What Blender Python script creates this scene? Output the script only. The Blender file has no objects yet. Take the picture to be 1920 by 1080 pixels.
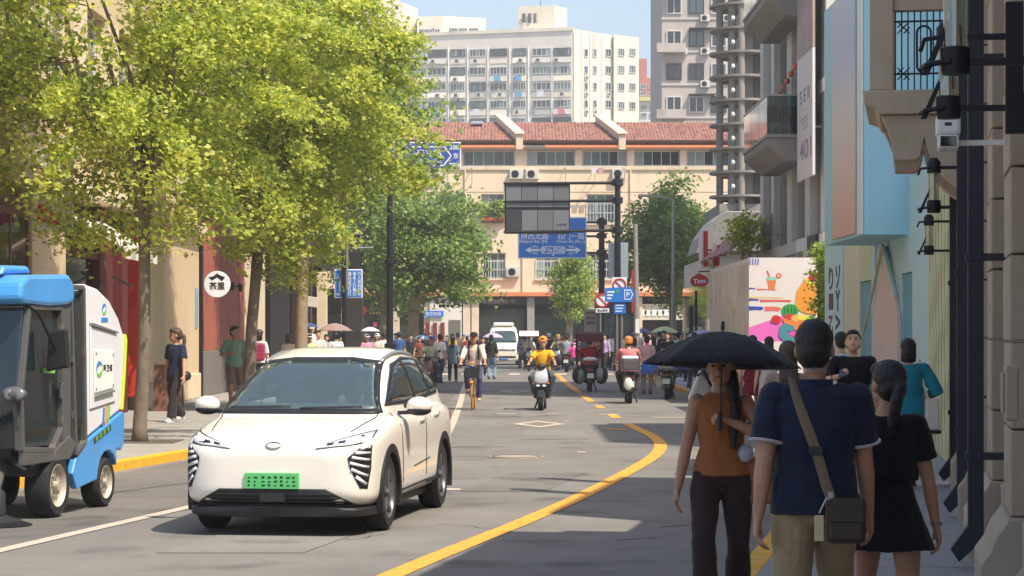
import bpy, bmesh, math, random
import numpy as np
from mathutils import Vector, Matrix
from mathutils.bvhtree import BVHTree
from mathutils.geometry import delaunay_2d_cdt
R = math.radians
SC = bpy.context.scene
COL = SC.collection
# ------------------------------------------------------------------ camera, world, sun, exposure
F, CX, HY, EYE = 4200.0, 960.0, 622.0, 1.80          # focal length in photo pixels, principal column, horizon row, eye height
cam_d = bpy.data.cameras.new('camera'); cam = bpy.data.objects.new('camera', cam_d); COL.objects.link(cam)
cam.location = (0, 0, EYE); cam.rotation_euler = (R(90), 0, 0)
cam_d.sensor_width = 36; cam_d.lens = F/1920*36; cam_d.shift_y = (HY-540)/1920
cam_d.clip_start = .5; cam_d.clip_end = 6000
SC.camera = cam
SUN_EL, SUN_AZ = 56.0, (0.74, -0.67)                 # elevation, horizontal direction towards the sun
w = bpy.data.worlds.new('World'); SC.world = w; w.use_nodes = True
nt = w.node_tree; nt.nodes.clear()
sky = nt.nodes.new('ShaderNodeTexSky'); sky.sky_type = 'NISHITA'; sky.sun_disc = False
sky.sun_elevation = R(SUN_EL); sky.sun_rotation = math.atan2(SUN_AZ[0], SUN_AZ[1])
sky.air_density = 1.0; sky.dust_density = 2.0; sky.ozone_density = 1.2
bg = nt.nodes.new('ShaderNodeBackground'); bg.inputs['Strength'].default_value = .14
ow = nt.nodes.new('ShaderNodeOutputWorld')
nt.links.new(sky.outputs[0], bg.inputs[0]); nt.links.new(bg.outputs[0], ow.inputs[0])
sd = bpy.data.lights.new('sun', 'SUN'); sd.energy = 3.9; sd.angle = R(.5); sd.color = (1, .91, .77)
sun = bpy.data.objects.new('sun', sd); COL.objects.link(sun)
_az = Vector((SUN_AZ[0], SUN_AZ[1], 0)).normalized()*math.cos(R(SUN_EL))
sun.rotation_euler = Vector((_az.x, _az.y, math.sin(R(SUN_EL)))).to_track_quat('Z', 'Y').to_euler()
SC.view_settings.view_transform = 'Standard'; SC.view_settings.look = 'None'
SC.view_settings.gamma = 1; SC.view_settings.use_curve_mapping = False
SC.view_settings.exposure = .74
SC.cycles.use_adaptive_sampling = True; SC.cycles.max_bounces = 6; SC.cycles.diffuse_bounces = 3
SC.cycles.transparent_max_bounces = 8
SC.cycles.use_denoising = True
# ------------------------------------------------------------------ helpers
def G(px, py, z=0.0):                    # ground point (height z) seen at photo pixel
    Y = F*(EYE-z)/(py-HY); return Vector(((px-CX)/F*Y, Y, z))
def PX(px, Y): return (px-CX)/F*Y
def PZ(py, Y): return EYE-(py-HY)/F*Y
def lin(c):
    return tuple((x/255/12.92 if x/255 <= .04045 else ((x/255+.055)/1.055)**2.4) for x in c)
_mats = {}
def mat(name, c, rough=.65, metal=0., var=.12, scale=3., bump=0., bscale=60., stretch=(1,1,1), coat=0., spec=.5, hue=None, wear=None, sheen=0.):
    """c: albedo as sRGB 0-255; two octaves of noise vary it; wear=(colour, threshold, scale) adds shaped stains"""
    if name in _mats: return _mats[name]
    m = bpy.data.materials.new(name); m.use_nodes = True; n = m.node_tree.nodes; L = m.node_tree.links
    b = n['Principled BSDF']; b.inputs['Roughness'].default_value = rough; b.inputs['Metallic'].default_value = metal
    b.inputs['Specular IOR Level'].default_value = spec; b.inputs['Coat Weight'].default_value = coat
    b.inputs['Coat Roughness'].default_value = .06
    if sheen: b.inputs['Sheen Weight'].default_value = sheen
    c = lin(c); tc = n.new('ShaderNodeTexCoord'); mp = n.new('ShaderNodeMapping'); mp.inputs['Scale'].default_value = stretch
    L.new(tc.outputs['Object'], mp.inputs[0])
    if var:
        nz = n.new('ShaderNodeTexNoise'); nz.inputs['Scale'].default_value = scale; nz.inputs['Detail'].default_value = 6; nz.inputs['Roughness'].default_value = .65
        L.new(mp.outputs[0], nz.inputs['Vector'])
        rp = n.new('ShaderNodeValToRGB'); rp.color_ramp.elements[0].position = .28; rp.color_ramp.elements[1].position = .72
        c2 = lin(hue) if hue else tuple(x*(1+var) for x in c)
        rp.color_ramp.elements[0].color = (*[max(0, x*(1-var)) for x in c], 1); rp.color_ramp.elements[1].color = (*[min(1, x) for x in c2], 1)
        L.new(nz.outputs['Fac'], rp.inputs[0]); out = rp.outputs[0]
        if wear:
            n2 = n.new('ShaderNodeTexNoise'); n2.inputs['Scale'].default_value = wear[2]; n2.inputs['Detail'].default_value = 8
            L.new(mp.outputs[0], n2.inputs['Vector'])
            r2 = n.new('ShaderNodeValToRGB'); r2.color_ramp.elements[0].position = wear[1]; r2.color_ramp.elements[1].position = min(1, wear[1]+.12)
            L.new(n2.outputs['Fac'], r2.inputs[0])
            mx = n.new('ShaderNodeMixRGB'); mx.inputs[2].default_value = (*lin(wear[0]), 1)
            L.new(r2.outputs[0], mx.inputs[0]); L.new(out, mx.inputs[1]); out = mx.outputs[0]
        L.new(out, b.inputs['Base Color'])
    else: b.inputs['Base Color'].default_value = (*c, 1)
    if bump:
        nb = n.new('ShaderNodeTexNoise'); nb.inputs['Scale'].default_value = bscale; nb.inputs['Detail'].default_value = 5
        L.new(mp.outputs[0], nb.inputs['Vector'])
        bp = n.new('ShaderNodeBump'); bp.inputs['Strength'].default_value = bump; bp.inputs['Distance'].default_value = .02
        L.new(nb.outputs['Fac'], bp.inputs['Height']); L.new(bp.outputs[0], b.inputs['Normal'])
    _mats[name] = m; return m
def glassmat(name, c, rough=.05, var=.3):
    m = mat(name, c, rough, 0, var, 1.3, spec=.8); return m
def clearmat(name, tint, gloss=.12):
    """thin tinted see-through pane"""
    if name in _mats: return _mats[name]
    m = bpy.data.materials.new(name); m.use_nodes = True; n = m.node_tree.nodes; L = m.node_tree.links; n.clear()
    o = n.new('ShaderNodeOutputMaterial'); t = n.new('ShaderNodeBsdfTransparent'); g = n.new('ShaderNodeBsdfGlossy'); g.inputs['Roughness'].default_value = .03
    t.inputs[0].default_value = (*lin(tint), 1); mx = n.new('ShaderNodeMixShader'); fr = n.new('ShaderNodeFresnel'); fr.inputs[0].default_value = 1.5
    ad = n.new('ShaderNodeMath'); ad.operation = 'ADD'; ad.inputs[1].default_value = gloss
    ge = n.new('ShaderNodeNewGeometry'); iv = n.new('ShaderNodeMath'); iv.operation = 'SUBTRACT'; iv.inputs[0].default_value = 1; L.new(ge.outputs['Backfacing'], iv.inputs[1]); mu = n.new('ShaderNodeMath'); mu.operation = 'MULTIPLY'; L.new(fr.outputs[0], mu.inputs[0]); L.new(iv.outputs[0], mu.inputs[1])
    L.new(mu.outputs[0], ad.inputs[0]); L.new(ad.outputs[0], mx.inputs[0]); L.new(t.outputs[0], mx.inputs[1]); L.new(g.outputs[0], mx.inputs[2]); L.new(mx.outputs[0], o.inputs[0])
    _mats[name] = m; return m
def leafmat(name, c1, c2, trans=.45):
    m = bpy.data.materials.new(name); m.use_nodes = True; n = m.node_tree.nodes; L = m.node_tree.links; n.clear()
    o = n.new('ShaderNodeOutputMaterial'); g = n.new('ShaderNodeNewGeometry'); rp = n.new('ShaderNodeValToRGB')
    rp.color_ramp.elements[0].color = (*lin(c1), 1); rp.color_ramp.elements[1].color = (*lin(c2), 1)
    L.new(g.outputs['Random Per Island'], rp.inputs[0])
    p = n.new('ShaderNodeBsdfPrincipled'); p.inputs['Roughness'].default_value = .5; p.inputs['Specular IOR Level'].default_value = .35
    t = n.new('ShaderNodeBsdfTranslucent'); mx = n.new('ShaderNodeMixShader'); mx.inputs[0].default_value = trans
    hs = n.new('ShaderNodeHueSaturation'); hs.inputs['Hue'].default_value = .485; hs.inputs['Saturation'].default_value = 1.1; hs.inputs['Value'].default_value = 1.35
    L.new(rp.outputs[0], p.inputs['Base Color']); L.new(rp.outputs[0], hs.inputs['Color']); L.new(hs.outputs[0], t.inputs[0])
    L.new(p.outputs[0], mx.inputs[1]); L.new(t.outputs[0], mx.inputs[2]); L.new(mx.outputs[0], o.inputs[0]); return m
def tag(o, label=None, cat=None, group=None, kind=None):
    if label: o['label'] = label
    if cat: o['category'] = cat
    if group: o['group'] = group
    if kind: o['kind'] = kind
    return o
def thing(name, label, cat, loc=(0,0,0), rz=0., group=None):
    o = bpy.data.objects.new(name, None); COL.objects.link(o); o.empty_display_size = .2
    o.location = loc; o.rotation_euler = (0, 0, rz); return tag(o, label, cat, group)
def copy_tree(o, parent=None):
    c = o.copy(); COL.objects.link(c); c.parent = parent
    for ch in list(o.children): copy_tree(ch, c)
    return c
def inv_root(p):                          # world -> local of the top-level thing above p
    while p.parent: p = p.parent
    return (Matrix.Translation(p.location) @ p.rotation_euler.to_matrix().to_4x4()).inverted()
class MB:
    def __init__(s): s.v = []; s.f = []
    def add(s, vs, fs):
        k = len(s.v); s.v += [tuple(v) for v in vs]; s.f += [tuple(i+k for i in f) for f in fs]; return s
    def box(s, x0, x1, y0, y1, z0, z1, M=None):
        vs = [Vector(p) for p in ((x0,y0,z0),(x1,y0,z0),(x1,y1,z0),(x0,y1,z0),(x0,y0,z1),(x1,y0,z1),(x1,y1,z1),(x0,y1,z1))]
        if M: vs = [M @ v for v in vs]
        return s.add(vs, ((3,2,1,0),(4,5,6,7),(0,1,5,4),(1,2,6,5),(2,3,7,6),(3,0,4,7)))
    def bar(s, a, b, w, h=None, up=(0,0,1)):       # rectangular bar from a to b
        a, b = Vector(a), Vector(b); h = h or w; d = (b-a); L = d.length
        if L < 1e-6: return s
        d /= L; u = Vector(up)
        if abs(d.dot(u)) > .98: u = Vector((0,1,0))
        x = d.cross(u).normalized(); u = x.cross(d)
        M = Matrix((( *x, 0), (*d, 0), (*u, 0), (0,0,0,1))).transposed(); M.translation = a
        return s.box(-w/2, w/2, 0, L, -h/2, h/2, M)
    def prism(s, poly, axis, a, b):                # 2-D outline extruded along an axis
        n = len(poly)
        f = {'x': lambda p, t: (t, p[0], p[1]), 'y': lambda p, t: (p[0], t, p[1]), 'z': lambda p, t: (p[0], p[1], t)}[axis]
        A = sum(poly[i][0]*poly[(i+1)%n][1]-poly[(i+1)%n][0]*poly[i][1] for i in range(n))
        if (A < 0) != (axis == 'y'): poly = poly[::-1]
        if a > b: a, b = b, a
        vs = [f(p, a) for p in poly]+[f(p, b) for p in poly]
        fs = [tuple(range(n-1, -1, -1)), tuple(range(n, 2*n))]+[(i, (i+1)%n, n+(i+1)%n, n+i) for i in range(n)]
        return s.add(vs, fs)
    def loft(s, rings, cap=True, closed=False):
        n = len(rings[0]); vs = [p for r in rings for p in r]; m = len(rings)
        fs = [(i*n+j, i*n+(j+1)%n, (i+1)*n+(j+1)%n, (i+1)*n+j) for i in range(m-1) for j in range(n)]
        if closed: fs += [((m-1)*n+j, (m-1)*n+(j+1)%n, (j+1)%n, j) for j in range(n)]
        elif cap: fs += [tuple(range(n-1, -1, -1)), tuple(range((m-1)*n, m*n))]
        return s.add(vs, fs)
    def tube(s, pts, r, n=8, ax=None, ry=None, cap=True):   # tapered tube; ry = second radius list; ax = side axis
        pts = [Vector(p) for p in pts]; m = len(pts)
        r = [r]*m if isinstance(r, (int, float)) else list(r); ry = list(ry) if ry else r
        side = Vector(ax) if ax else None; rings = []
        for i in range(m):
            d = (pts[min(i+1, m-1)]-pts[max(i-1, 0)]); d = d.normalized() if d.length > 1e-9 else Vector((0,0,1))
            if side is None:
                side = d.cross(Vector((0,0,1)));
                if side.length < .2: side = Vector((1,0,0))
            u = (side-d*side.dot(d)).normalized(); v = d.cross(u)
            if not ax: side = u
            rings.append([pts[i]+u*(r[i]*math.cos(2*math.pi*k/n))+v*(ry[i]*math.sin(2*math.pi*k/n)) for k in range(n)])
        return s.loft(rings, cap)
    def ell(s, c, r, n=14, m=9, M=None):
        c = Vector(c); rings = []
        for i in range(m+1):
            t = math.pi*(i+.0001)/(m+.0002); z = -math.cos(t); q = math.sin(t)
            ring = [Vector((r[0]*q*math.cos(2*math.pi*k/n), r[1]*q*math.sin(2*math.pi*k/n), r[2]*z)) for k in range(n)]
            rings.append([c+(M @ p if M else p) for p in ring])
        return s.loft(rings)
    def lathe(s, prof, c=(0,0,0), n=20, axis='z', closed=False):
        c = Vector(c); rings = []
        for (r, z) in prof:
            ring = []
            for k in range(n):
                a = 2*math.pi*k/n; x, y = r*math.cos(a), r*math.sin(a)
                ring.append(c+Vector({'z': (x, y, z), 'x': (z, x, y), 'y': (y, z, x)}[axis]))
            rings.append(ring)
        return s.loft(rings, cap=not closed, closed=closed)
    def disc(s, c, r, t, axis='y', n=20): return s.lathe([(r, -t/2), (r, t/2)], c, n, axis)
    def build(s, name, m, parent=None, smooth=False, bevel=0., kind=None, label=None, world=True, angle=40, mods=None):
        vs = s.v
        if parent is not None and world:
            Mi = inv_root(parent); vs = [tuple(Mi @ Vector(v)) for v in vs]
        me = bpy.data.meshes.new(name); me.from_pydata(vs, [], s.f); me.update()
        if smooth:
            me.polygons.foreach_set('use_smooth', [True]*len(me.polygons))
            if angle < 180: me.set_sharp_from_angle(angle=R(angle))
        me.materials.append(m)
        o = bpy.data.objects.new(name, me); COL.objects.link(o); o.parent = parent
        if bevel:
            b = o.modifiers.new('bevel', 'BEVEL'); b.width = bevel; b.segments = 2; b.limit_method = 'ANGLE'; b.angle_limit = R(35)
        if kind: o['kind'] = kind
        if label: o['label'] = label
        return o
def npmesh(name, V, Fq, m, parent=None, smooth=False):
    """V (n,3) float array, Fq (k,q) int array"""
    me = bpy.data.meshes.new(name); V = np.asarray(V, dtype=np.float32); Fq = np.asarray(Fq, dtype=np.int32)
    me.vertices.add(len(V)); me.vertices.foreach_set('co', V.ravel())
    k, q = Fq.shape; me.loops.add(k*q); me.loops.foreach_set('vertex_index', Fq.ravel())
    me.polygons.add(k); me.polygons.foreach_set('loop_start', np.arange(0, k*q, q, dtype=np.int32)); me.polygons.foreach_set('loop_total', np.full(k, q, dtype=np.int32))
    if smooth: me.polygons.foreach_set('use_smooth', np.ones(k, dtype=bool))
    me.update(calc_edges=True); me.materials.append(m)
    o = bpy.data.objects.new(name, me); COL.objects.link(o); o.parent = parent; return o
def bx(name, m, parent, x0, x1, y0, y1, z0, z1, bevel=0., **k):
    return MB().box(x0, x1, y0, y1, z0, z1).build(name, m, parent, bevel=bevel, **k)
_texts = []
def text(s, m, parent, origin, right, up, w=None, h=None, bold=0., name='lettering', rot=None):
    """flat writing centred on origin (world), fitted to width w and/or height h (metres)"""
    cu = bpy.data.curves.new(name, 'FONT'); cu.body = s; cu.align_x = 'CENTER'; cu.align_y = 'CENTER'; cu.size = 1; cu.extrude = .004; cu.offset = bold
    o = bpy.data.objects.new(name, cu); COL.objects.link(o)
    _texts.append((o, m, parent, Vector(origin), Vector(right).normalized(), Vector(up).normalized(), w, h))
def finish_texts():
    bpy.context.view_layer.update(); dg = bpy.context.evaluated_depsgraph_get()
    for (o, m, parent, c, r, u, w, h) in _texts:
        me = bpy.data.meshes.new_from_object(o.evaluated_get(dg)); n = len(me.vertices)
        if not n: print('EMPTY TEXT', o.data.body); bpy.data.objects.remove(o); continue
        a = np.zeros(n*3); me.vertices.foreach_get('co', a); a = a.reshape(-1, 3)
        lo, hi = a.min(0), a.max(0); a -= (lo+hi)/2; d = hi-lo
        sx = w/d[0] if w else None; sy = h/d[1] if h else None
        sx = sx or sy; sy = sy or sx
        nn = r.cross(u); P = np.outer(a[:,0]*sx, r)+np.outer(a[:,1]*sy, u)+np.outer(a[:,2], nn)+np.array(c)
        Mi = np.array(inv_root(parent)); P = P @ Mi[:3,:3].T+Mi[:3,3]
        me.vertices.foreach_set('co', P.ravel()); me.update(); me.materials.clear(); me.materials.append(m)
        q = bpy.data.objects.new('lettering', me); COL.objects.link(q); q.parent = parent
        bpy.data.objects.remove(o)
# ------------------------------------------------------------------ shared materials
M_black = mat('black_metal', (28,29,32), .5, .3, .2, 4)
M_dark = mat('dark_grey_metal', (58,58,60), .5, .4, .15, 4)
M_grey = mat('grey_metal', (140,142,144), .4, .6, .12, 4)
M_steel = mat('galvanised_steel', (165,165,160), .45, .7, .12, 5)
M_white = mat('white_paint', (232,230,224), .5, 0, .05, 3)
M_rubber = mat('tyre_rubber', (30,30,31), .85, 0, .25, 12, .15, 80)
M_plast = mat('black_plastic', (32,32,34), .55, 0, .2, 8)
M_chrome = mat('chrome', (215,215,215), .15, 1, 0)
M_glassd = glassmat('dark_glass', (34,44,46))
M_lens = mat('lamp_lens', (225,228,232), .12, 0, .06, 20, coat=.6)
M_redl = mat('red_lens', (150,20,18), .2, 0, .1, 20, coat=.5)
M_blue = mat('sign_blue', (38,120,212), .35, 0, .06, 2)
M_signw = mat('sign_white', (235,238,240), .4, 0, .03, 3)
M_signr = mat('sign_red', (190,28,30), .4, 0, .06, 3)
# ------------------------------------------------------------------ the setting: ground, road, pavements, markings
def KL(Y): return -4.35+.18*min(0, Y-33)             # left kerb line
def KR(Y): return 5.05+.19*min(0, Y-34)              # right kerb line
def FL(Y): return -8.0+.18*min(0, Y-33)              # left facade line
def asphalt(name, c, joints=False):
    m = mat(name, c, .85, 0, .20, .35, .45, 90, wear=(tuple(int(x*.80) for x in c), .56, .9), spec=.3)
    n = m.node_tree.nodes; L = m.node_tree.links; b = n['Principled BSDF']      # fine aggregate speckle on top
    src = b.inputs['Base Color'].links[0].from_socket
    tc = [x for x in n if x.type == 'TEX_COORD'][0]
    v = n.new('ShaderNodeTexNoise'); v.inputs['Scale'].default_value = 55; v.inputs['Detail'].default_value = 4; v.inputs['Roughness'].default_value = .8
    L.new(tc.outputs['Object'], v.inputs['Vector'])
    mr = n.new('ShaderNodeMapRange'); mr.inputs['From Min'].default_value = .3; mr.inputs['From Max'].default_value = .7; mr.inputs['To Min'].default_value = .74; mr.inputs['To Max'].default_value = 1.26
    L.new(v.outputs['Fac'], mr.inputs['Value'])
    mx = n.new('ShaderNodeMixRGB'); mx.blend_type = 'MULTIPLY'; mx.inputs[0].default_value = 1
    L.new(src, mx.inputs[1]); L.new(mr.outputs[0], mx.inputs[2]); L.new(mx.outputs[0], b.inputs['Base Color'])
    return m
M_road = asphalt('asphalt', (124,120,114))
M_lane = asphalt('lane_asphalt', (110,106,100))
M_ground = asphalt('ground_paving', (120,116,108))
M_pave = mat('pavement_granite', (150,145,138), .8, 0, .14, 2.0, .25, 70, wear=((128,122,114), .55, 1.4))
M_slab = mat('grey_slab', (146,146,145), .75, 0, .10, 2.5, .2, 70, wear=((128,127,124), .55, 2.2))
M_kerbY = mat('yellow_kerb_paint', (222,166,38), .7, 0, .10, 5, .2, 60, wear=((176,140,72), .60, 6.))
M_lineW = mat('road_paint_white', (190,175,156), .8, 0, .12, 6, .2, 90, wear=((150,146,140), .58, 9.))
M_lineY = mat('road_paint_yellow', (226,160,58), .8, 0, .10, 6, .2, 90, wear=((160,128,80), .56, 9.))
g = MB().add([(-900,-60,-.05),(900,-60,-.05),(900,1500,-.05),(-900,1500,-.05)], [(0,1,2,3)]).build('ground', M_ground); tag(g, kind='structure')
# road sheet with the T junction
ys = [4,14,24,33,34,60,98]
left = [(KL(y)-.02, y, 0) for y in ys]; right = [(KR(y)+.02, y, 0) for y in ys]
vs = left+right; n = len(ys)
rb = MB().add(vs, [(i, n+i, n+i+1, i+1) for i in range(n-1)])
road = rb.build('road', M_road); tag(road, kind='structure')
cross = MB().add([(-160,98,0),(160,98,0),(160,126,0),(-160,126,0)], [(0,1,2,3)]).build('cross_street', M_road); tag(cross, kind='structure')
def ribbon(name, pts, wd, m, z=.004, parent=road, fn=None, skirt=0.):
    """flat strip of width wd along pts"""
    pts = [Vector((p[0], p[1], 0)) for p in pts]; a = []; b_ = []
    for i, p in enumerate(pts):
        d = (pts[min(i+1, len(pts)-1)]-pts[max(i-1, 0)]).normalized(); q = Vector((-d.y, d.x, 0))*(wd/2)
        a.append((p.x+q.x, p.y+q.y, z)); b_.append((p.x-q.x, p.y-q.y, z))
    k = len(pts); return MB().add(a+b_, [(i, i+1, k+i+1, k+i) for i in range(k-1)]).build(name, m, parent)
def spline(P, n=10):
    out = []
    for i in range(len(P)-1):
        p0, p1, p2, p3 = [Vector(P[max(0, min(len(P)-1, j))]) for j in (i-1, i, i+1, i+2)]
        for k in range(n):
            t = k/n; out.append(.5*((2*p1)+(-p0+p2)*t+(2*p0-5*p1+4*p2-p3)*t*t+(-p0+3*p1-3*p2+p3)*t**3))
    return out+[Vector(P[-1])]
# darker worn lane along the left kerb
vs = [(KL(y)+.18, y, .003) for y in (8,20,33,34,98)]+[(KL(y)+2.72, y, .003) for y in (8,20,33,34,98)]
MB().add(vs, [(i, 5+i, 6+i, i+1) for i in range(4)]).build('cycle_lane', M_lane, road)
ribbon('white_lane_line', spline([(-6.2,8,0),(-4.2,18.4,0),(-3.3,23,0),(-2.2,28.8,0),(-1.45,33.5,0),(-1.18,37.5,0),(-1.16,42.5,0),(-1.3,56,0),(-1.6,77,0),(-1.7,95,0)]), .15, M_lineW, .007)
ribbon('yellow_solid_line', spline([(-2.4,8.6,0),(-.87,16.6,0),(.13,21.3,0),(.83,24.9,0),(1.68,29.9,0),(2.12,32.9,0),(2.36,35.6,0),(2.42,38.2,0),(2.34,41,0),(2.24,43.8,0)]), .2, M_lineY, .007)
for (y0, y1) in ((46.6,48.6),(52.5,54.6),(57.6,62.8)): ribbon('yellow_dash', [(2.2-(y0-45)*.012, y0, 0), (2.2-(y1-45)*.012, y1, 0)], .2, M_lineY, .007)
ribbon('yellow_far_line', [(1.98,66,0),(1.9,80,0),(1.9,96,0)], .2, M_lineY, .007)
ribbon('yellow_stop_mark', [(PX(1130,41.3),41.3,0),(PX(1174,41.0),41.0,0)], .3, M_lineY, .0085)
def diamond(px, y0, y1, half, t=.15):
    yc = (y0+y1)/2; x = PX(px, yc); a = (y1-y0)/2
    o = [(x,y0),(x+half,yc),(x,y1),(x-half,yc)]; k = .62
    i = [(x,yc-a*k),(x+half*k,yc),(x,yc+a*k),(x-half*k,yc)]
    MB().add([(p[0],p[1],.006) for p in o+i], [(j, (j+1)%4, 4+(j+1)%4, 4+j) for j in range(4)]).build('diamond_mark', M_lineW, road)
diamond(1010, 42.0, 45.2, .52); diamond(965, 66, 69.5, .5)
for (px, py, wpx) in ((950,776,36),(1036,777,20),(1142,777,40),(1062,790,12),(1255,783,60),(850,918,26),(1090,848,16)):
    p = G(px, py); ww = wpx/F*p.y; ribbon('worn_white_mark', [(p.x-ww/2, p.y, 0), (p.x+ww/2, p.y, 0)], .28, M_lineW, .006)
p = G(968, 857); mh = MB().disc((p.x, p.y, .006), .40, .012, 'z', 32)
mh = mh.build('manhole_cover', mat('worn_iron', (176,160,140), .6, .2, .2, 14, .6, 30), road)
MB().lathe([(.36,.0125),(.36,.0155),(.33,.0155),(.33,.0125)], (p.x,p.y,0), 32, 'z', True).build('cover_ring', M_dark, mh)
# crossing stripes at the junction
for k in range(9):
    x = -3.9+k*1.0; ribbon('crossing_stripe', [(x, 93.2, 0), (x, 96.8, 0)], .45, M_lineW, .006)
# thin sealed cracks
random.seed(5)
M_tar = mat('crack_sealer', (52,50,48), .8, 0, .1, 9)
for (x, y, a, l) in ((-1.75,28.3,1.15,1.5),(-1.2,35.,1.4,1.2),(.9,19.3,.7,.5),(1.35,20.6,.5,.4),(-4.4,24.5,1.35,5),(-5.0,20.5,1.3,3)):
    pts = []; cx, cy = x, y
    for i in range(10):
        pts.append((cx, cy, 0)); a2 = a+random.uniform(-.4,.4); cx += math.cos(a2)*l/9; cy += math.sin(a2)*l/9
    ribbon('sealed_crack', pts, .028, M_tar, .0055)
M_patch = asphalt('asphalt_patch', (117,113,108)); M_patch2 = asphalt('pale_asphalt_patch', (128,124,118))
for (x0, x1, y0, y1, m_) in ((-.6,.35,25.2,28.6,M_patch),(-2.9,-1.7,18.2,19.8,M_patch2),(.2,1.3,37.5,41.5,M_patch2),(-.9,.2,47.5,50.5,M_patch),(2.4,3.6,24.5,27.5,M_patch)):
    sk_ = .18 if y0 < 33 else 0; MB().add([(x0,y0,.0045),(x1,y0,.0045),(x1+sk_*(y1-y0),y1,.0045),(x0+sk_*(y1-y0),y1,.0045)], [(0,1,2,3)]).build('asphalt_patch', m_, road)
for k in range(26):
    x = random.uniform(-2.6,3.2); y = random.uniform(17.5,60); x += .18*min(0, y-33); l = random.uniform(.5,1.8); a = random.uniform(.2,2.6); pts = []
    for i in range(8):
        pts.append((x, y, 0)); a2 = a+random.uniform(-.5,.5); x += math.cos(a2)*l/7; y += math.sin(a2)*l/7
    ribbon('hairline_crack', pts, .012, M_tar, .0058)
# pavements: raised sheets + kerb stones
def pavement(name, kf, ff, y0, y1, m, kw, side):
    yy = [y0, 14, 24, 33, 34, 45, 60, y1]; k = len(yy)
    A = [(kf(y)+side*kw, y) for y in yy]; B = [(ff(y), y) for y in yy]
    vs = [(x, y, .12) for x, y in A]+[(x, y, .12) for x, y in B]
    fs = [(i, i+1, k+i+1, k+i) if side < 0 else (i, k+i, k+i+1, i+1) for i in range(k-1)]
    o = MB().add(vs, fs).build(name, m); return tag(o, kind='structure')
def FR(Y): return 11.0+.18*min(0, Y-34)
pvl = pavement('pavement_left', KL, lambda y: FL(y)-1, 6, 98, M_pave, .16, -1)
pvr = pavement('pavement_right', KR, FR, 4, 98, M_slab, .16, 1)
random.seed(2)
def kerb(par, kf, side, y0, y1):
    y = y0
    while y < y1-.01:
        y2 = min(y+.98, y1); a, b_ = kf(y), kf(y2); h = .125+random.uniform(-.004,.006); j = random.uniform(-.006,.006)
        w_ = .17*side; c = MB(); g_ = .012
        P = [(a+j, y+g_), (b_+j, y2-g_), (b_+w_, y2-g_), (a+w_, y+g_)]
        c.prism(P, 'z', -.02, h).build('kerb_stone', M_kerbY, par, bevel=.015); y = y2
kerb(pvl, KL, -1, 18, 98); kerb(pvr, KR, 1, 12, 98)
# paving slabs on the near right pavement, each its own piece
slab_me = {}
th = math.atan(.19)
for r_ in range(34):
    y = 11.5+r_*.62
    for c_ in range(6):
        off = .45 if r_ % 2 else 0
        x = KR(y)+.2+c_*.92-off*0+.02
        if x+.4 > 3.78+.18*(y-18.7)+1.6: continue
        if not slab_me: 
            s0 = MB().prism([(0,0),(.905,.905*-.0),(.905+.605*.19,.605),(.605*.19,.605)], 'z', 0, .016).build('paving_slab', M_slab, pvr, bevel=.004); slab_me['o'] = s0; o = s0
        else: o = slab_me['o'].copy(); COL.objects.link(o)
        o.location = (x, y, .117+random.uniform(-.0015,.0015))
far = MB().box(-160,160,126,150,-.02,.12).build('far_pavement', M_pave); tag(far, kind='structure')
# ------------------------------------------------------------------ windows: shared meshes, one object per window and pane
_wc = {}
M_frameW = mat('window_frame_white', (205,205,198), .5, 0, .08, 3)
M_frameD = mat('window_frame_dark', (52,54,56), .5, .2, .15, 3)
M_pane = [glassmat('window_glass_a', (66,82,84), .08, .35), glassmat('window_glass_b', (96,112,110), .1, .3), glassmat('window_glass_c', (38,44,48), .06, .3), glassmat('window_glass_d', (140,150,146), .12, .2)]
def window(parent, c, w, h, rz=0., nx=2, nz=1, frame=M_frameW, pane=0, depth=.08, t=.06, sill=False):
    """c world centre on the wall plane; faces local -Y turned by rz"""
    key = (round(w,2), round(h,2), nx, nz, frame.name, depth, t)
    if key not in _wc:
        m = MB()
        for s in (-1, 1): m.box(s*w/2-(t if s > 0 else 0), s*w/2+(0 if s > 0 else t), -depth, .02, -h/2, h/2)
        for s in (-1, 1): m.box(-w/2+t, w/2-t, -depth, .02, s*h/2-(t if s > 0 else 0), s*h/2+(0 if s > 0 else t))
        for i in range(1, nx): m.box(-w/2+w*i/nx-t*.4, -w/2+w*i/nx+t*.4, -depth*.8, .015, -h/2+t, h/2-t)
        for i in range(1, nz): m.box(-w/2+t, w/2-t, -depth*.7, .01, -h/2+h*i/nz-t*.35, -h/2+h*i/nz+t*.35)
        fo = m.build('window', frame); fm = fo.data; bpy.data.objects.remove(fo)
        po = MB().box(-w/nx/2+t*.3, w/nx/2-t*.3, -.035, -.01, -h/2+t*.8, h/2-t*.8).build('pane', M_pane[0]); pm = po.data; bpy.data.objects.remove(po)
        _wc[key] = (fm, pm, {})
    fm, pm, var = _wc[key]
    o = bpy.data.objects.new('window', fm); COL.objects.link(o); o.parent = parent
    Mi = inv_root(parent); o.matrix_local = Mi @ Matrix.Translation(c) @ Matrix.Rotation(rz, 4, 'Z')
    for i in range(nx):
        pi = pane if pane is not None else random.choice((0,0,1,2,2,3))
        if pi not in var:
            q = pm.copy(); q.materials.clear(); q.materials.append(M_pane[pi]); var[pi] = q
        p = bpy.data.objects.new('pane', var[pi]); COL.objects.link(p); p.parent = o; p.location = (-w/2+w*(i+.5)/nx, 0, 0)
    return o
_acme = {}
M_ac = mat('ac_casing', (205,202,192), .5, 0, .1, 4)
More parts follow.
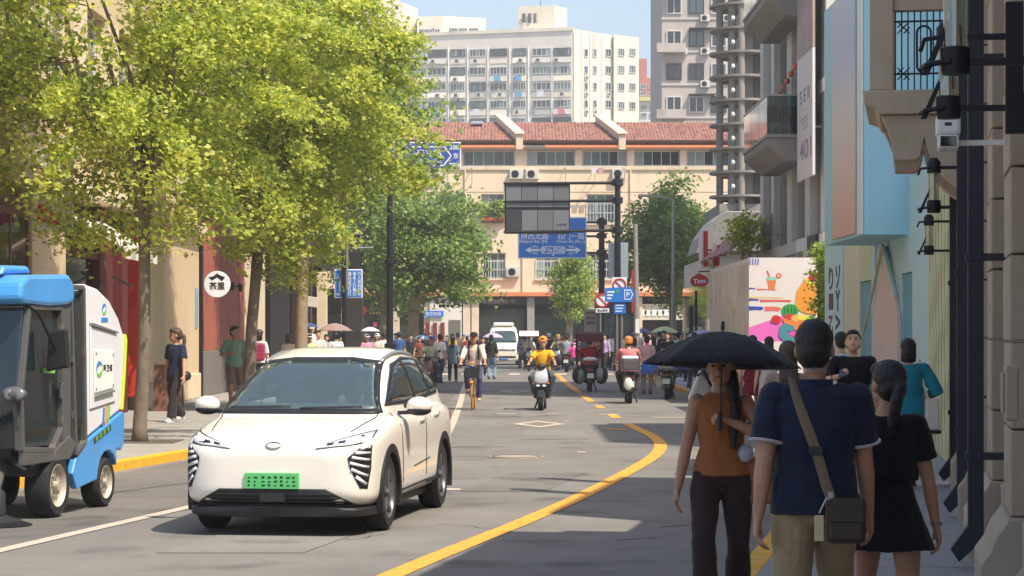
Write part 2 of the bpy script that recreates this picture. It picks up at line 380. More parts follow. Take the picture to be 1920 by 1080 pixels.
def ac_unit(parent, c, rz=0., s=1.):
    """wall air conditioner: casing, fan grille ring, bracket (parts of the building)"""
    if 'a' not in _acme:
        a = MB().box(-.42,.42,-.34,0,-.3,.3).build('ac_unit', M_ac, bevel=.015); 
        f = MB().lathe([(.24,-.345),(.24,-.36),(.20,-.36),(.20,-.345)], (-.08,0,0), 18, 'y', True)
        for k in range(6): f.box(-.30,.14,-.357,-.350,-.19+k*.076-.006,-.19+k*.076+.006)
        f = f.build('fan_grille', M_dark); b = MB().disc((-.08,-.3425,0), .2, .003, 'y', 18).build('fan', M_plast)
        _acme['a'] = (a.data, f.data, b.data)
        for x in (a, f, b): bpy.data.objects.remove(x)
    A, Fm, B = _acme['a']
    o = bpy.data.objects.new('ac_unit', A); COL.objects.link(o); o.parent = parent
    o.matrix_local = inv_root(parent) @ Matrix.Translation(c) @ Matrix.Rotation(rz, 4, 'Z') @ Matrix.Scale(s, 4)
    for nm, d in (('fan_grille', Fm), ('fan', B)):
        p = bpy.data.objects.new(nm, d); COL.objects.link(p); p.parent = o
    return o
# ------------------------------------------------------------------ terrace across the junction (facade at Y = 131)
random.seed(11)
YT = 131.0; sT = F/YT
def tx(px): return PX(px, YT)
def tz(py): return PZ(py, YT)
M_peach = mat('peach_render', (230,206,176), .85, 0, .08, .8, .2, 12, stretch=(1,1,.35), wear=((206,182,154), .60, .9))
M_tile = mat('clay_tile', (150,92,74), .85, 0, .35, 1.6, .3, 30, hue=(180,124,104), wear=((120,78,64), .62, 2.5))
M_eave = mat('terracotta_paint', (214,126,88), .8, 0, .15, 2)
M_coping = mat('coping_stone', (216,196,170), .85, 0, .15, 2)
T = thing('terrace_building', 'long peach terrace with red tiled roof and parapet ridges across the junction', 'building', (0, YT, 0))
x0, x1 = tx(470), tx(1500)
bx('wall', M_peach, T, x0, x1, YT+.30, YT+9, .12, tz(262))
# floor bands and piers stand proud of the wall so the windows sit in recesses
zA = (tz(262), tz(283)); zW3 = (tz(283), tz(312))
bx('spandrel', M_peach, T, x0, x1, YT, YT+.299, tz(360), tz(313), .01)
bx('sill_course', M_coping, T, x0, x1, YT-.10, YT+.296, tz(319), tz(311.5), .02)
bx('lintel', M_peach, T, x0, x1, YT, YT+.297, tz(281), tz(263), .01)
bays = [(745,862),(868,965),(988,1078),(1092,1176),(1189,1275),(1287,1372),(1384,1460),(650,738),(560,640)]
edges = sorted(bays)
for i in range(len(edges)-1):
    bx('pier', M_peach, T, tx(edges[i][1]), tx(edges[i+1][0]), YT-.02, YT+.298, tz(311), tz(281), .01)
for (a, b_) in bays:
    w_ = tx(b_)-tx(a)
    window(T, (tx(a)+w_/2, YT+.27, (tz(282)+tz(311))/2), w_-.04, tz(282)-tz(311)-.04, 0, 5, 1, M_frameW, None, .06, .05)
# lower floors: wall with window openings
rows = [((360,418),[(800,870),(902,945),(1100,1152),(1215,1262),(1000,1048),(700,760),(600,650)]), ((470,522),[(905,948),(1005,1048),(1100,1150),(800,850),(1215,1262),(700,750)])]
zprev = tz(360)
for (pya, pyb), wins in rows:
    wins = sorted(wins); zt, zb = tz(pya+4), tz(pyb)
    bx('spandrel', M_peach, T, x0, x1, YT+.003, YT+.297, zt, zprev if pya > 400 else tz(361), .0)
    xs = [x0]+[tx(v) for wv in wins for v in wv]+[x1]
    for i in range(0, len(xs), 2): bx('pier', M_peach, T, xs[i], xs[i+1], YT+.003, YT+.297, zb, zt)
    for (a, b_) in wins:
        cx = (tx(a)+tx(b_))/2; w_ = tx(b_)-tx(a)
        window(T, (cx, YT+.25, (zt+zb)/2), w_-.02, zt-zb-.02, 0, 3, 3, M_frameW, None, .06, .055)
        bx('sill', M_coping, T, cx-w_/2-.1, cx+w_/2+.1, YT-.12, YT+.002, zb-.12, zb-.005, .01)
        bars = MB()
        for k in range(9): bars.bar((cx-w_/2+w_*k/8, YT-.06, zb+.02), (cx-w_/2+w_*k/8, YT-.06, zb+.75*(zt-zb)), .03)
        for k in range(3): bars.bar((cx-w_/2, YT-.06, zb+.05+k*.33*(zt-zb)), (cx+w_/2, YT-.06, zb+.05+k*.33*(zt-zb)), .03)
        bars.build('window_bars', M_frameW, T)
    zprev = zb
bx('spandrel', M_peach, T, x0, x1, YT+.003, YT+.297, tz(552), zprev)
bx('cornice', M_eave, T, x0, x1, YT-.55, YT+.29, tz(556), tz(548), .02)
# ground floor: shop openings between columns, dark interiors, one white kiosk front
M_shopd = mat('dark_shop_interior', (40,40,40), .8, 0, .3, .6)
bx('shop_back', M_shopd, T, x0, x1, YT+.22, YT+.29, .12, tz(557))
for px in (560,640,735,795,868,884,988,1100,1190,1290,1390):
    bx('column', M_coping if px not in (988,) else mat('grey_column', (150,146,138), .8, 0, .1, 2), T, tx(px), tx(px+14), YT-.25, YT+.21, .12, tz(557), .02)
bx('fascia', mat('shop_fascia_dark', (46,44,44), .6, 0, .2, 1), T, tx(900), tx(1095), YT-.1, YT+.2, tz(572), tz(557.5), .01)
text('南京西路 931 号', mat('fascia_letter', (190,186,178), .6, 0, 0), T, (tx(935), YT-.112, tz(565)), (1,0,0), (0,0,1), w=1.9)
bx('fascia', mat('cream_fascia', (214,200,176), .7, 0, .06, 1), T, tx(1190), tx(1400), YT-.15, YT+.2, tz(600), tz(570), .01)
for k, px in enumerate((1205,1215,1226,1238,1248)): MB().disc((tx(px), YT-.17, tz(586)), .22, .03, 'y', 16).build('letter_disc', M_white, T)
bx('glazing', M_glassd, T, tx(1000), tx(1190), YT-.05, YT+.15, .12, tz(590), .0)
bx('white_shopfront', mat('white_shopfront', (220,212,198), .6, 0, .06, 1), T, tx(806), tx(866), YT-.35, YT-.26, .5, tz(558), .01)
bx('shop_door', mat('grey_shutter', (110,108,102), .6, .2, .1, 3), T, tx(842), tx(864), YT-.40, YT-.352, .3, tz(600), .01)
bx('glazing', M_glassd, T, tx(900), tx(985), YT-.02, YT+.18, .12, tz(580))
for k in range(3): bx('red_door_panel', mat('red_lacquer', (120,44,30), .5, 0, .15, 4), T, tx(798+k*14), tx(806+k*14), YT-.46, YT-.41, .3, tz(605), .01)
bx('shop_sign', M_blue, T, tx(795), tx(832), YT-.48, YT-.42, tz(594), tz(583), .01)
text('南京西路', M_signw, T, (tx(813), YT-.492, tz(588.5)), (1,0,0), (0,0,1), w=.9)
# roof: sloping slab with courses of separate pantiles, parapet ridges, skylight
zE, zR = tz(264), tz(216); dR = 4.6
rl = MB().prism([(YT-.3, zE-.1), (YT-.3, zE), (YT+dR, zR), (YT+dR+4.6, zE), (YT+dR+4.6, zE-.1)], 'x', x0, x1)
roof = rl.build('roof', M_tile, T)
tl = MB(); ncol = int((x1-x0)/.2); nrow = 20; sl = math.hypot(dR+.3, zR-zE)
ux = Vector((0, (dR+.3)/sl, (zR-zE)/sl)); nrm = Vector((0, -ux.z, ux.y))
for r_ in range(nrow):
    for c_ in range(ncol):
        x = x0+(c_+.5)*.2; a = Vector((x, YT-.3, zE))+ux*(r_*sl/nrow+random.uniform(-.02,.02)); b_ = a+ux*(sl/nrow+.05); hh = .04+random.uniform(0,.03)
        P = [a+Vector((-.09,0,0))+nrm*.005, a+nrm*hh, a+Vector((.09,0,0))+nrm*.005, b_+Vector((-.08,0,0)), b_+nrm*(hh-.02), b_+Vector((.08,0,0))]
        tl.add(P, [(0,1,4,3),(1,2,5,4),(0,2,1)])
# tiles sit in ranges between the parapets
M_tile2 = M_tile.copy(); M_tile2.name = 'clay_tile_pieces'
nn = M_tile2.node_tree.nodes; b = nn['Principled BSDF']; gi = nn.new('ShaderNodeNewGeometry'); rp = nn.new('ShaderNodeValToRGB')
rp.color_ramp.elements[0].color = (*lin((124,82,70)),1); rp.color_ramp.elements[1].color = (*lin((172,126,110)),1)
M_tile2.node_tree.links.new(gi.outputs['Random Per Island'], rp.inputs[0]); M_tile2.node_tree.links.new(rp.outputs[0], b.inputs['Base Color'])
tl.build('roof_tiles', M_tile2, roof, kind='stuff')
for px in (948, 1140):                       # parapet walls climbing the roof
    A, B = Vector((tx(px+26), YT-.5, zE+.05)), Vector((tx(px-12), YT+dR, zR+.12)); sk = lambda p, dx, dz: (p.x+dx, p.y, p.z+dz)
    MB().loft([[sk(p, -.2, -.6), sk(p, .2, -.6), sk(p, .2, .28), sk(p, -.2, .28)] for p in (A, B)]).build('parapet', M_coping, roof, bevel=.02)
    MB().loft([[sk(p, -.3, .285), sk(p, .3, .285), sk(p, .3, .40), sk(p, -.3, .40)] for p in (A+Vector((0,-.1,0)), B+Vector((0,.1,0)))]).build('coping', M_coping, roof, bevel=.02)
xs_ = tx(893); MB().box(-.35,.35,0,.75,.1,.16, Matrix.Translation((xs_, YT+dR*.72, zE+(zR-zE)*.78)) @ Matrix.Rotation(math.atan2(zR-zE, dR+.5), 4, 'X')).build('skylight', M_pane[3], roof)
# projecting eave strip of terracotta sheets under the tiles
for k in range(28):
    xa = x0+k*(x1-x0)/28; xb = xa+(x1-x0)/28-.03
    if 14 <= k <= 14: mm = M_grey
    else: mm = M_eave
    MB().prism([(YT-.48, tz(278)), (YT-.48, tz(278)+.06), (YT+.0, tz(268)), (YT+.0, tz(268)-.06)], 'x', xa, xb).build('eave_sheet', mm, T)
bx('gutter', mat('gutter_dark', (74,52,44), .7, .1, .2, 2), T, x0, x1, YT-.42, YT-.302, zE-.12, zE+.02, .02)
for (px, py) in ((968,327),(998,327),(1160,326),(815,325),(962,510),(1048,540),(745,420)): ac_unit(T, (tx(px), YT-.02, tz(py)), 0, .9)
# clothes rails and folded awnings below the third-floor windows
for (px, wpx) in ((840,90),(1115,110)):
    a = MB(); xa, xb = tx(px-wpx/2), tx(px+wpx/2)
    a.bar((xa, YT-1.0, tz(316)), (xb, YT-1.0, tz(316)), .05)
    for q in (xa, (xa+xb)/2, xb): a.bar((q, YT-1.0, tz(316)), (q, YT, tz(345)), .04); a.bar((q, YT-1.0, tz(316)), (q, YT, tz(314)), .04)
    a.build('drying_rack', M_frameW, T)
for k, (px, c_) in enumerate(((1108,(210,206,214)),(1121,(200,150,150)))):
    bx('laundry', mat('laundry%d' % k, c_, .9, 0, .1, 4), T, tx(px), tx(px+9), YT-1.02, YT-.99, tz(328), tz(317))
for (px, py0, py1) in ((903,395,415),): bx('planter', mat('red_planter', (180,84,62), .8, 0, .1, 4), T, tx(px), tx(px+42), YT-.45, YT-.14, tz(py1), tz(py1)+.22, .02)
for px in (872, 980, 1182): MB().tube([(tx(px), YT-.06, tz(314)), (tx(px), YT-.06, tz(548))], .05, 8).build('downpipe', M_coping, T)
# ------------------------------------------------------------------ apartment blocks behind
random.seed(21)
M_apA = mat('apartment_render', (220,212,198), .85, 0, .07, .25, .15, 6, stretch=(1,1,.3), wear=((190,182,168), .6, .22))
M_apB = mat('apartment_cream', (226,214,192), .85, 0, .06, .25, .15, 6, stretch=(1,1,.3), wear=((204,190,166), .6, .25))
M_apG = mat('apartment_grey_panel', (186,182,174), .85, 0, .06, .5)
YA = 360.0
def wallprism(name, pts, z0, z1, m, par, **k): return MB().prism([(p[0], p[1]) for p in pts], 'z', z0, z1).build(name, m, par, **k)
A_ = thing('apartment_block', 'big pale nine-storey apartment block with window bands above the terrace roof', 'building', (PX(1075,YA), YA, 0))
pA = (PX(640,371), 371); pB = (PX(1075,YA), YA); pC = (PX(1150,368), 368); pD = (PX(1151,366.5), 366.5); pE = (PX(1198,371), 371)
zTop = PZ(54, YA)
wallprism('wall', [pA, pB, pC, (pC[0]+2, pC[1]+22), (pA[0]+4, pA[1]+22)], 0, zTop, M_apA, A_)
wallprism('wing', [(pC[0]+.02, pC[1]-1.0), (pE[0], pE[1]), (pE[0]+1, pE[1]+20), (pC[0]+.3, pC[1]+20)], 0, PZ(66,368), M_apB, A_)
wallprism('roof_house', [(PX(972,364),364),(PX(1040,363),363),(PX(1063,366),366),(PX(1058,376),376),(PX(972,378),378)], zTop-.5, PZ(12,364), M_apB, A_)
for px in (982,993,1004): window(A_, (PX(px,363.6), 363.6-.05, PZ(34,363.6)), .55, 1.5, 0, 1, 1, M_frameD, 2)
uL = (Vector((pA[0]-pB[0], pA[1]-pB[1], 0))).normalized(); LA = math.hypot(pA[0]-pB[0], pA[1]-pB[1]); aL = math.atan2(-uL.y, -uL.x)
nL = Vector((uL.y, -uL.x, 0)); nL = nL if nL.y < 0 else -nL
def pos(px, py):                     # point on the long front
    d = Vector(((px-CX)/F, 1, 0)); t = (pB[0]*uL.y-pB[1]*uL.x)/(d.x*uL.y-d.y*uL.x); q = d*t; return Vector((q.x, q.y, PZ(py, q.y)))
segs = [(664,700),(706,752),(760,800),(801,838),(844,873),(880,912),(918,952),(961,987),(997,1034),(1037,1072)]
ryA = [97,131,161,194,227]
for si, (a, b_) in enumerate(segs):
    for ri, py in enumerate(ryA):
        c = pos((a+b_)/2, py-(si-9)*-.9*0+ (9-si)*.55); w_ = (b_-a)/F*c.y*.98
        window(A_, c+nL*.06, w_, 1.25, aL, random.choice((4,5)), 1, random.choice((M_frameW, M_frameW, M_frameD)), random.choice((None,None,2,1)), .12, .10)
        # sloping spandrel apron under each band
        cz = c.z-.75; hw = w_/2; mm = random.choice((M_apA, M_apG, M_apG, M_apB))
        o = MB(); q0, q1 = c-uL*hw, c+uL*hw; tilt = random.choice((.1,.25,.45))
        for q in (q0, q1): pass
        P = [q0+nL*.05+Vector((0,0,-.68)), q1+nL*.05+Vector((0,0,-.68)), q1+nL*tilt+Vector((0,0,-1.75)), q0+nL*tilt+Vector((0,0,-1.75)), q0-nL*.0+Vector((0,0,-1.75)), q1-nL*.0+Vector((0,0,-1.75))]
        o.add(P, [(0,1,2,3),(3,2,5,4),(0,3,4),(1,5,2),(0,4,5,1)]).build('apron', mm, A_)
        if random.random() < .7: ac_unit(A_, c+nL*.35+uL*random.uniform(-.5,.9)+Vector((0,0,-1.35)), aL, 1.05)
        if random.random() < .28 and ri > 0:
            k0 = c+nL*.9+Vector((0,0,-.8)); cc = random.choice(((210,120,130),(90,160,190),(220,220,225),(230,150,170)))
            MB().box(-.55,.55,-.03,.03,-1.0,0, Matrix.Translation(k0) @ Matrix.Rotation(aL,4,'Z')).build('laundry', mat('washing%s' % cc[0], cc, .9, 0, .15, 2), A_)
for px in (801,841,877,915,956,991,1035): 
    a, b_ = pos(px, 88)+nL*.12, pos(px, 240)+nL*.12; MB().tube([a, b_], .10, 6).build('drainpipe', M_white, A_)
# windows on the turned flank
uC = Vector((pC[0]-pB[0], pC[1]-pB[1], 0)).normalized(); aC = math.atan2(uC.y, uC.x); LC = math.hypot(pC[0]-pB[0], pC[1]-pB[1]); nC = Vector((uC.y, -uC.x, 0))
for f_ in (.30, .52, .86):
    for ri, py in enumerate((99,131,162,195)):
        q = Vector((pB[0], pB[1], 0))+uC*(LC*f_); q.z = PZ(py, q.y)
        window(A_, q+nC*.05, .95 if f_ < .8 else 1.5, 1.3, aC, 1 if f_ < .8 else 2, 1, M_frameW, random.choice((0,2,1)), .12, .10)
        if random.random() < .6: ac_unit(A_, q+nC*.02+Vector((0,0,-1.3)), aC, 1.0)
for f_ in (.02, .2, .41, .7): 
    q = Vector((pB[0], pB[1], 0))+uC*(LC*f_); MB().box(-.22,.22,-.16,.05,0,zTop-.6, Matrix.Translation(q) @ Matrix.Rotation(aC,4,'Z')).build('pilaster', M_apB, A_)
uE = Vector((pE[0]-(pC[0]+.02), pE[1]-(pC[1]-1), 0)); LE = uE.length; uE.normalize(); aE = math.atan2(uE.y, uE.x); nE = Vector((uE.y, -uE.x, 0))
for f_ in (.28, .72):
    for py in (98,130,163,198):
        q = Vector((pC[0]+.02, pC[1]-1, 0))+uE*(LE*f_); q.z = PZ(py, q.y)
        window(A_, q+nE*.05, 1.5, 1.3, aE, 3, 1, M_frameW, random.choice((0,2,1)), .12, .10)
bx('roof_mast', M_dark, A_, PX(1014,364)-.06, PX(1014,364)+.06, 368, 368.12, PZ(12,364), PZ(-6,364))
MB().box(-LA/2,LA/2,-.25,.1,-.3,.25, Matrix.Translation((pB[0]+uL.x*LA/2, pB[1]+uL.y*LA/2, zTop+.05)) @ Matrix.Rotation(aL,4,'Z')).build('roof_parapet', M_apB, A_)
# second block with pitched top, behind the trees
B_ = thing('stepped_apartment_block', 'tall cream apartment block with stepped pitched top behind the tree crowns', 'building', (PX(700,385), 385, 0))
wallprism('wall', [(PX(600,384),384),(PX(756,381),381),(PX(783,388),388),(PX(780,410),410),(PX(600,412),412)], 0, PZ(10,384), M_apB, B_)
MB().prism([(PX(640,384), PZ(10,384)), (PX(756,384), PZ(10,384)), (PX(700,384), PZ(-40,384))], 'y', 382, 410).build('gable', M_apB, B_)
wallprism('lower_wing', [(PX(782,383),383),(PX(830,382),382),(PX(911,385),385),(PX(908,405),405),(PX(782,405),405)], 0, PZ(33,384), M_apB, B_)
wallprism('front_wing', [(PX(600,377),377),(PX(735,376),376),(PX(756,379),379),(PX(756,384),384),(PX(600,385),385)], 0, PZ(80,377), M_apA, B_)
for px in (648,664,686,704,722):
    for py in (112,148,184): window(B_, (PX(px,376), 376.6, PZ(py,376)), 1.5, 1.3, 0, 3, 1, M_frameW, random.choice((0,1,3)), .6, .1)
for (px, py, w_) in ((800,62,2.8),(818,62,1.4),(850,60,1.6),(868,60,1.6),(888,60,1.8)): window(B_, (PX(px,382), 381.9, PZ(py,382)), w_, 1.3, 0, 3, 1, M_frameW, 3, .5, .1)
# red brick block far right
Rb = thing('red_brick_block', 'distant red brick apartment block with pale lower storeys at right', 'building', (PX(1222,470), 470, 0))
M_rbr = mat('red_brick_far', (186,104,86), .85, 0, .1, 1)
bx('wall', M_rbr, Rb, PX(1199,470), PX(1246,470), 470, 490, PZ(180,470), PZ(146,470)); bx('lower_wall', M_apA, Rb, PX(1199,468), PX(1250,468), 468, 488, 0, PZ(182,468))
bx('stair_tower', M_rbr, Rb, PX(1199,472), PX(1213,472), 472, 486, PZ(150,472), PZ(110,472)); bx('balcony_band', mat('yellow_band', (210,200,120), .8, 0, .1, 1), Rb, PX(1199,467), PX(1246,467), 467, 468, PZ(189,467), PZ(181,467))
for px in (1207,1223,1236):
    for py in (160,173,202,216): window(Rb, (PX(px,468), 467.9 if py > 180 else 469.9, PZ(py,468)), 1.3, 1.0, 0, 2, 1, M_frameW, 0, .1, .1)
# ------------------------------------------------------------------ left-hand shop row (facade X = -8, faces +X)
random.seed(31)
XF = -8.0
M_beige = mat('beige_render', (206,182,146), .85, 0, .08, .9, .2, 14, stretch=(1,1,.4), wear=((182,158,126), .62, 1.2))
M_beige2 = mat('cream_trim', (220,200,168), .8, 0, .07, 1.2)
M_wine = mat('wine_red_paint', (96,36,32), .55, 0, .15, 2)
M_red = mat('sign_red_paint', (200,52,34), .5, 0, .1, 3)
M_brown = mat('brown_timber', (110,72,50), .6, 0, .2, 3, stretch=(1,1,.2))
M_terra = mat('terracotta_board', (170,92,74), .6, 0, .10, 1.5, .1, 30, stretch=(1,1,.3))
M_plinth = mat('grey_plinth', (120,114,106), .8, 0, .1, 2)
M_awn = mat('awning_canvas', (214,206,190), .85, 0, .08, 4)
S1 = thing('beige_shop_building', 'beige rendered shop building behind the nearest street tree on the left', 'building', (XF, 45, 0))
bx('wall', M_beige, S1, -17, XF-.36, 26, 57.3, .12, 12.4)
bx('upper_wall', M_beige, S1, XF-.355, XF, 26, 57.3, 4.55, 5.6, .01); bx('cornice', M_beige2, S1, XF-.35, XF+.22, 26, 57.3, 4.25, 4.545, .03)
for z in (8.0, 11.4): bx('upper_band', M_beige, S1, XF-.352, XF-.003, 26, 57.3, z-.05, z+1.0, .01)
for k in range(9):
    y = 27.3+k*3.4; bx('pier', M_beige2, S1, XF-.354, XF+.02, y, y+1.2, 5.602, 7.945, .01); bx('pier', M_beige2, S1, XF-.354, XF+.02, y, y+1.2, 9.004, 11.345, .01)
    if k < 8:
        window(S1, (XF-.31, y+2.3, 6.77), 2.15, 2.25, R(90), 3, 2, M_frameW, None, .08, .07); window(S1, (XF-.31, y+2.3, 10.17), 2.15, 2.25, R(90), 3, 2, M_frameW, None, .08, .07)
for (a, b_) in ((26,34.2),(37.4,40.2),(48.6,57.28)): bx('pillar', M_beige, S1, XF-.356, XF-.004, a, b_, .12, 4.245, .02)
bx('pillar_base', M_beige2, S1, XF-.30, XF+.05, 48.5, 57.29, .12, .75, .02)
for k in range(6): MB().tube([(XF+.06, 48.75+k*.36, .7), (XF+.06, 48.75+k*.36, 4.24)], .11, 10).build('flute', M_beige2, S1, True)
bx('window_surround', M_brown, S1, XF-.35, XF-.06, 34.25, 37.35, .9, 4.0, .01); window(S1, (XF-.055, 35.8, 2.5), 2.7, 2.6, R(90), 2, 2, M_brown, 2, .06, .12)
bx('shop_interior', M_shopd, S1, XF-.358, XF-.30, 40.3, 48.5, .13, 4.2)
bx('door_frame', M_wine, S1, XF-.3, XF-.02, 43.6, 45.0, .12, 4.2, .02); bx('door_frame', M_wine, S1, XF-.3, XF-.02, 46.2, 46.8, .12, 4.2, .02)
bx('shop_glass', M_glassd, S1, XF-.2, XF-.16, 40.4, 43.5, .5, 3.2); bx('shop_sill', M_brown, S1, XF-.25, XF-.02, 40.35, 43.55, .12, .5, .02); bx('shop_transom', M_brown, S1, XF-.25, XF-.05, 40.35, 43.55, 3.2, 3.35, .01)
bx('red_strip', M_red, S1, XF-.28, XF+.04, 47.95, 48.3, .4, 4.15, .02)
for k in range(7):
    y = 40.4+k*.5; c = M_awn if k % 2 == 0 else mat('awning_canvas_dark', (176,166,150), .85, 0, .08, 4)
    MB().prism([(XF-.02, 3.95), (XF+1.05, 3.30), (XF+1.05, 3.12), (XF+1.02, 3.12), (XF+1.02, 3.27), (XF-.02, 3.9)], 'y', y, y+.5-.004).build('awning_strip', c, S1)
for y in (41.2, 44.4): MB().bar((XF+.08, y, 2.9), (XF+.45, y, 2.7), .05).build('awning_arm', M_dark, S1)
bl = thing('shop_blade_sign', 'narrow white projecting sign with red marks half hidden in leaves', 'sign', (XF+.1, 37.0, 3.9))
bx('panel', M_white, bl, XF+.1, XF+.75, 36.95, 37.05, 3.45, 4.8, .01); bx('bracket', M_black, bl, XF-.01, XF+.1, 36.97, 37.03, 4.5, 4.56)
for (a, b_, c, d) in ((.18,.34,3.6,3.9),(.36,.56,3.55,3.75),(.2,.5,4.35,4.5),(.3,.42,4.1,4.3)): bx('red_mark', M_red, bl, XF+a, XF+b_, 36.93, 36.949, c, d)
for (y, z0, z1) in ((50.7,1.9,2.9),(56.6,1.9,2.9)):
    ps = tag(bx('wall_poster', mat('poster_blue', (120,170,205), .5, 0, .3, 3), None, XF+.003, XF+.02, y, y+.34, z0, z1), 'narrow blue and white notice strip on beige pillar, %s' % ('nearer the tree trunk' if y < 52 else 'beside the terracotta boards'), 'poster')
ab = thing('pavement_board', 'brown folding menu board standing on the pavement behind the tree trunk', 'board', (-7.3, 47.6, .12))
for s in (-1, 1): MB().box(-.3,.3,-.015,.015,0,1.0, Matrix.Translation((-7.3,47.6+s*.2,.12)) @ Matrix.Rotation(R(11*s),4,'X')).build('board_panel', M_brown, ab)
# terracotta boarded front
S2 = thing('terracotta_shop_front', 'shop front of tall terracotta boards on a grey plinth', 'building', (XF, 62, 0))
bx('wall', M_beige, S2, -17, XF-.3, 57.31, 67.2, .12, 11.8); bx('plinth', M_plinth, S2, XF-.29, XF+.03, 57.5, 67.1, .12, 1.3, .02)
ysb = [57.6+k*1.36 for k in range(8)]
for k in range(7): bx('board', M_terra, S2, XF-.28, XF-.02+random.uniform(-.01,.01), ysb[k]+.02, ysb[k+1]-.02, 1.305, 4.9, .01)
bx('corner_post', M_black, S2, XF-.28, XF+.08, 57.32, 57.49, .12, 4.9); bx('fascia', M_beige2, S2, XF-.28, XF+.1, 57.32, 67.2, 4.905, 5.4, .02)
for k in range(4): 
    y = 58.6+k*1.9; l = MB().lathe([(.05,0),(.07,.16),(.07,.22),(.0,.22)], (XF+.2, y, 2.95), 12).build('spot_lamp', M_black, S2); MB().bar((XF-.02, y, 3.1), (XF+.2, y, 3.1), .03).build('lamp_arm', M_black, l)
for k in range(3): window(S2, (XF-.28, 59+k*3, 7.2), 1.6, 1.9, R(90), 2, 2, M_frameW, None, .08, .07)
rs = thing('round_shop_sign', 'round white projecting sign with black brush lettering on the terracotta boards', 'sign', (XF+.42, 57.6, 3.0))
MB().disc((XF+.42, 57.6, 3.02), .34, .09, 'y', 32).build('disc', mat('sign_disc_white', (232,230,236), .5, 0, .03, 3), rs, True, bevel=.01); bx('bracket', M_black, rs, XF-.02, XF+.09, 57.57, 57.63, 3.0, 3.05)
text('茶里', M_black, rs, (XF+.42, 57.55, 2.98), (1,0,0), (0,0,1), w=.40, bold=.02)
MB().prism([(XF+.2,3.2),(XF+.3,3.12),(XF+.42,3.2),(XF+.55,3.1),(XF+.63,3.2),(XF+.5,3.25),(XF+.42,3.3),(XF+.32,3.22)], 'y', 57.548, 57.553).build('leaf_emblem', M_black, rs)
# dark corner building
S3 = thing('dark_corner_building', 'dark clad corner building with black pillars beyond the terracotta boards', 'building', (XF, 80, 0))
M_dclad = mat('dark_cladding', (52,48,46), .5, .1, .2, 1)
bx('wall', mat('corner_render', (150,136,118), .85, 0, .1, .8), S3, -17, XF-.4, 67.25, 96.5, .12, 13)
bx('pillar', M_beige2, S3, XF-.39, XF, 67.3, 72.6, .12, 4.4, .02); bx('pillar', M_black, S3, XF-.38, XF+.12, 73, 79.5, .12, 4.4, .02)
bx('shop_glass', M_glassd, S3, XF-.36, XF-.3, 79.5, 96, .12, 4.4); bx('fascia', M_dclad, S3, XF-.35, XF+.25, 72.6, 96.5, 4.405, 5.6, .02)
for y in (84, 88.5, 93): bx('pillar', M_dclad, S3, XF-.29, XF+.05, y, y+.7, .12, 4.39, .02)
for k in range(6): window(S3, (XF-.38, 70+k*4.4, 7.6), 2.4, 2.0, R(90), 3, 2, M_frameD, None, .08, .08); window(S3, (XF-.38, 70+k*4.4, 10.8), 2.4, 2.0, R(90), 3, 2, M_frameD, None, .08, .08)
bx('pillar', M_beige2, S3, XF+.0+.15, XF+.55, 90, 90.5, .12, 4.2, .02)
sg = thing('black_shop_sign', 'large black sign board projecting over the crowd at the corner', 'sign', (PX(605,92), 92, 3))
bx('panel', M_black, sg, PX(572,92), PX(640,92), 92, 92.2, PZ(590,92), PZ(541,92), .02); bx('arm', M_black, sg, XF-.2, PX(572,92), 92.05, 92.15, PZ(548,92), PZ(545,92))
bx('post', M_black, sg, PX(566,92), PX(571.9,92), 92.04, 92.16, .12, PZ(541,92))
for (px, py, wd, lb) in ((563,562,20,'left'),(586,566,21,'right')):
    h = thing('hanging_board', 'small cream board hanging on a bracket above the crowd, %s of the pair' % lb, 'sign', (PX(px,88), 88, PZ(py,88)))
    a = R(8 if lb == 'right' else -3); MB().box(-wd/2/48,wd/2/48,-.03,.03,-.2,.2, Matrix.Translation((PX(px,88),88,PZ(py,88))) @ Matrix.Rotation(a,4,'Y')).build('panel', M_awn, h, bevel=.01)
    MB().bar((PX(px,88), 88.05, PZ(py,88)+.15), (PX(562,88)-.3, 88.05, PZ(535,88)), .03).build('bracket', M_dark, h)
# dark shop with a red disc and gold lettering across the junction, left part of the terrace front
ks = thing('lantern_shop_front', 'dark shop front with round red sign and gold lettering across the junction', 'shop', (PX(700,126.5), 129, 0))
yk = 128.6
bx('wall', M_dclad, ks, PX(655,yk), PX(730,yk), yk, yk+2.1, .12, PZ(552,yk)); bx('canopy', mat('brown_canopy', (120,96,74), .7, 0, .1, 2), ks, PX(650,yk), PX(740,yk), yk-.8, yk+.1, PZ(556,yk), PZ(548,yk), .02)
MB().disc((PX(680,yk), yk-.05, PZ(581,yk)), .27, .08, 'y', 24).build('red_disc', M_red, ks, True)
text('老街', mat('gold_letter', (220,160,70), .4, .2, 0), ks, (PX(680,yk), yk-.095, PZ(581,yk)), (1,0,0), (0,0,1), w=.3)
text('点心世家', mat('gold_letter', (220,160,70), .4, .2, 0), ks, (PX(704,yk), yk-.01, PZ(578,yk)), (1,0,0), (0,0,1), w=.72, bold=.02)
for k in range(4): MB().lathe([(.0,-.08),(.07,-.05),(.07,.05),(.0,.08)], (PX(695+k*6,yk), yk-.1, PZ(587,yk)), 10).build('lantern', mat('lantern_cream', (225,180,120), .5, 0, .1, 4), ks, True)
bx('window', M_glassd, ks, PX(692,yk), PX(722,yk), yk-.03, yk-.002, PZ(622,yk), PZ(600,yk)); bx('window_poster', mat('poster_pink', (200,80,110), .6, 0, .2, 4), ks, PX(700,yk), PX(707,yk), yk-.05, yk-.031, PZ(612,yk), PZ(604,yk))
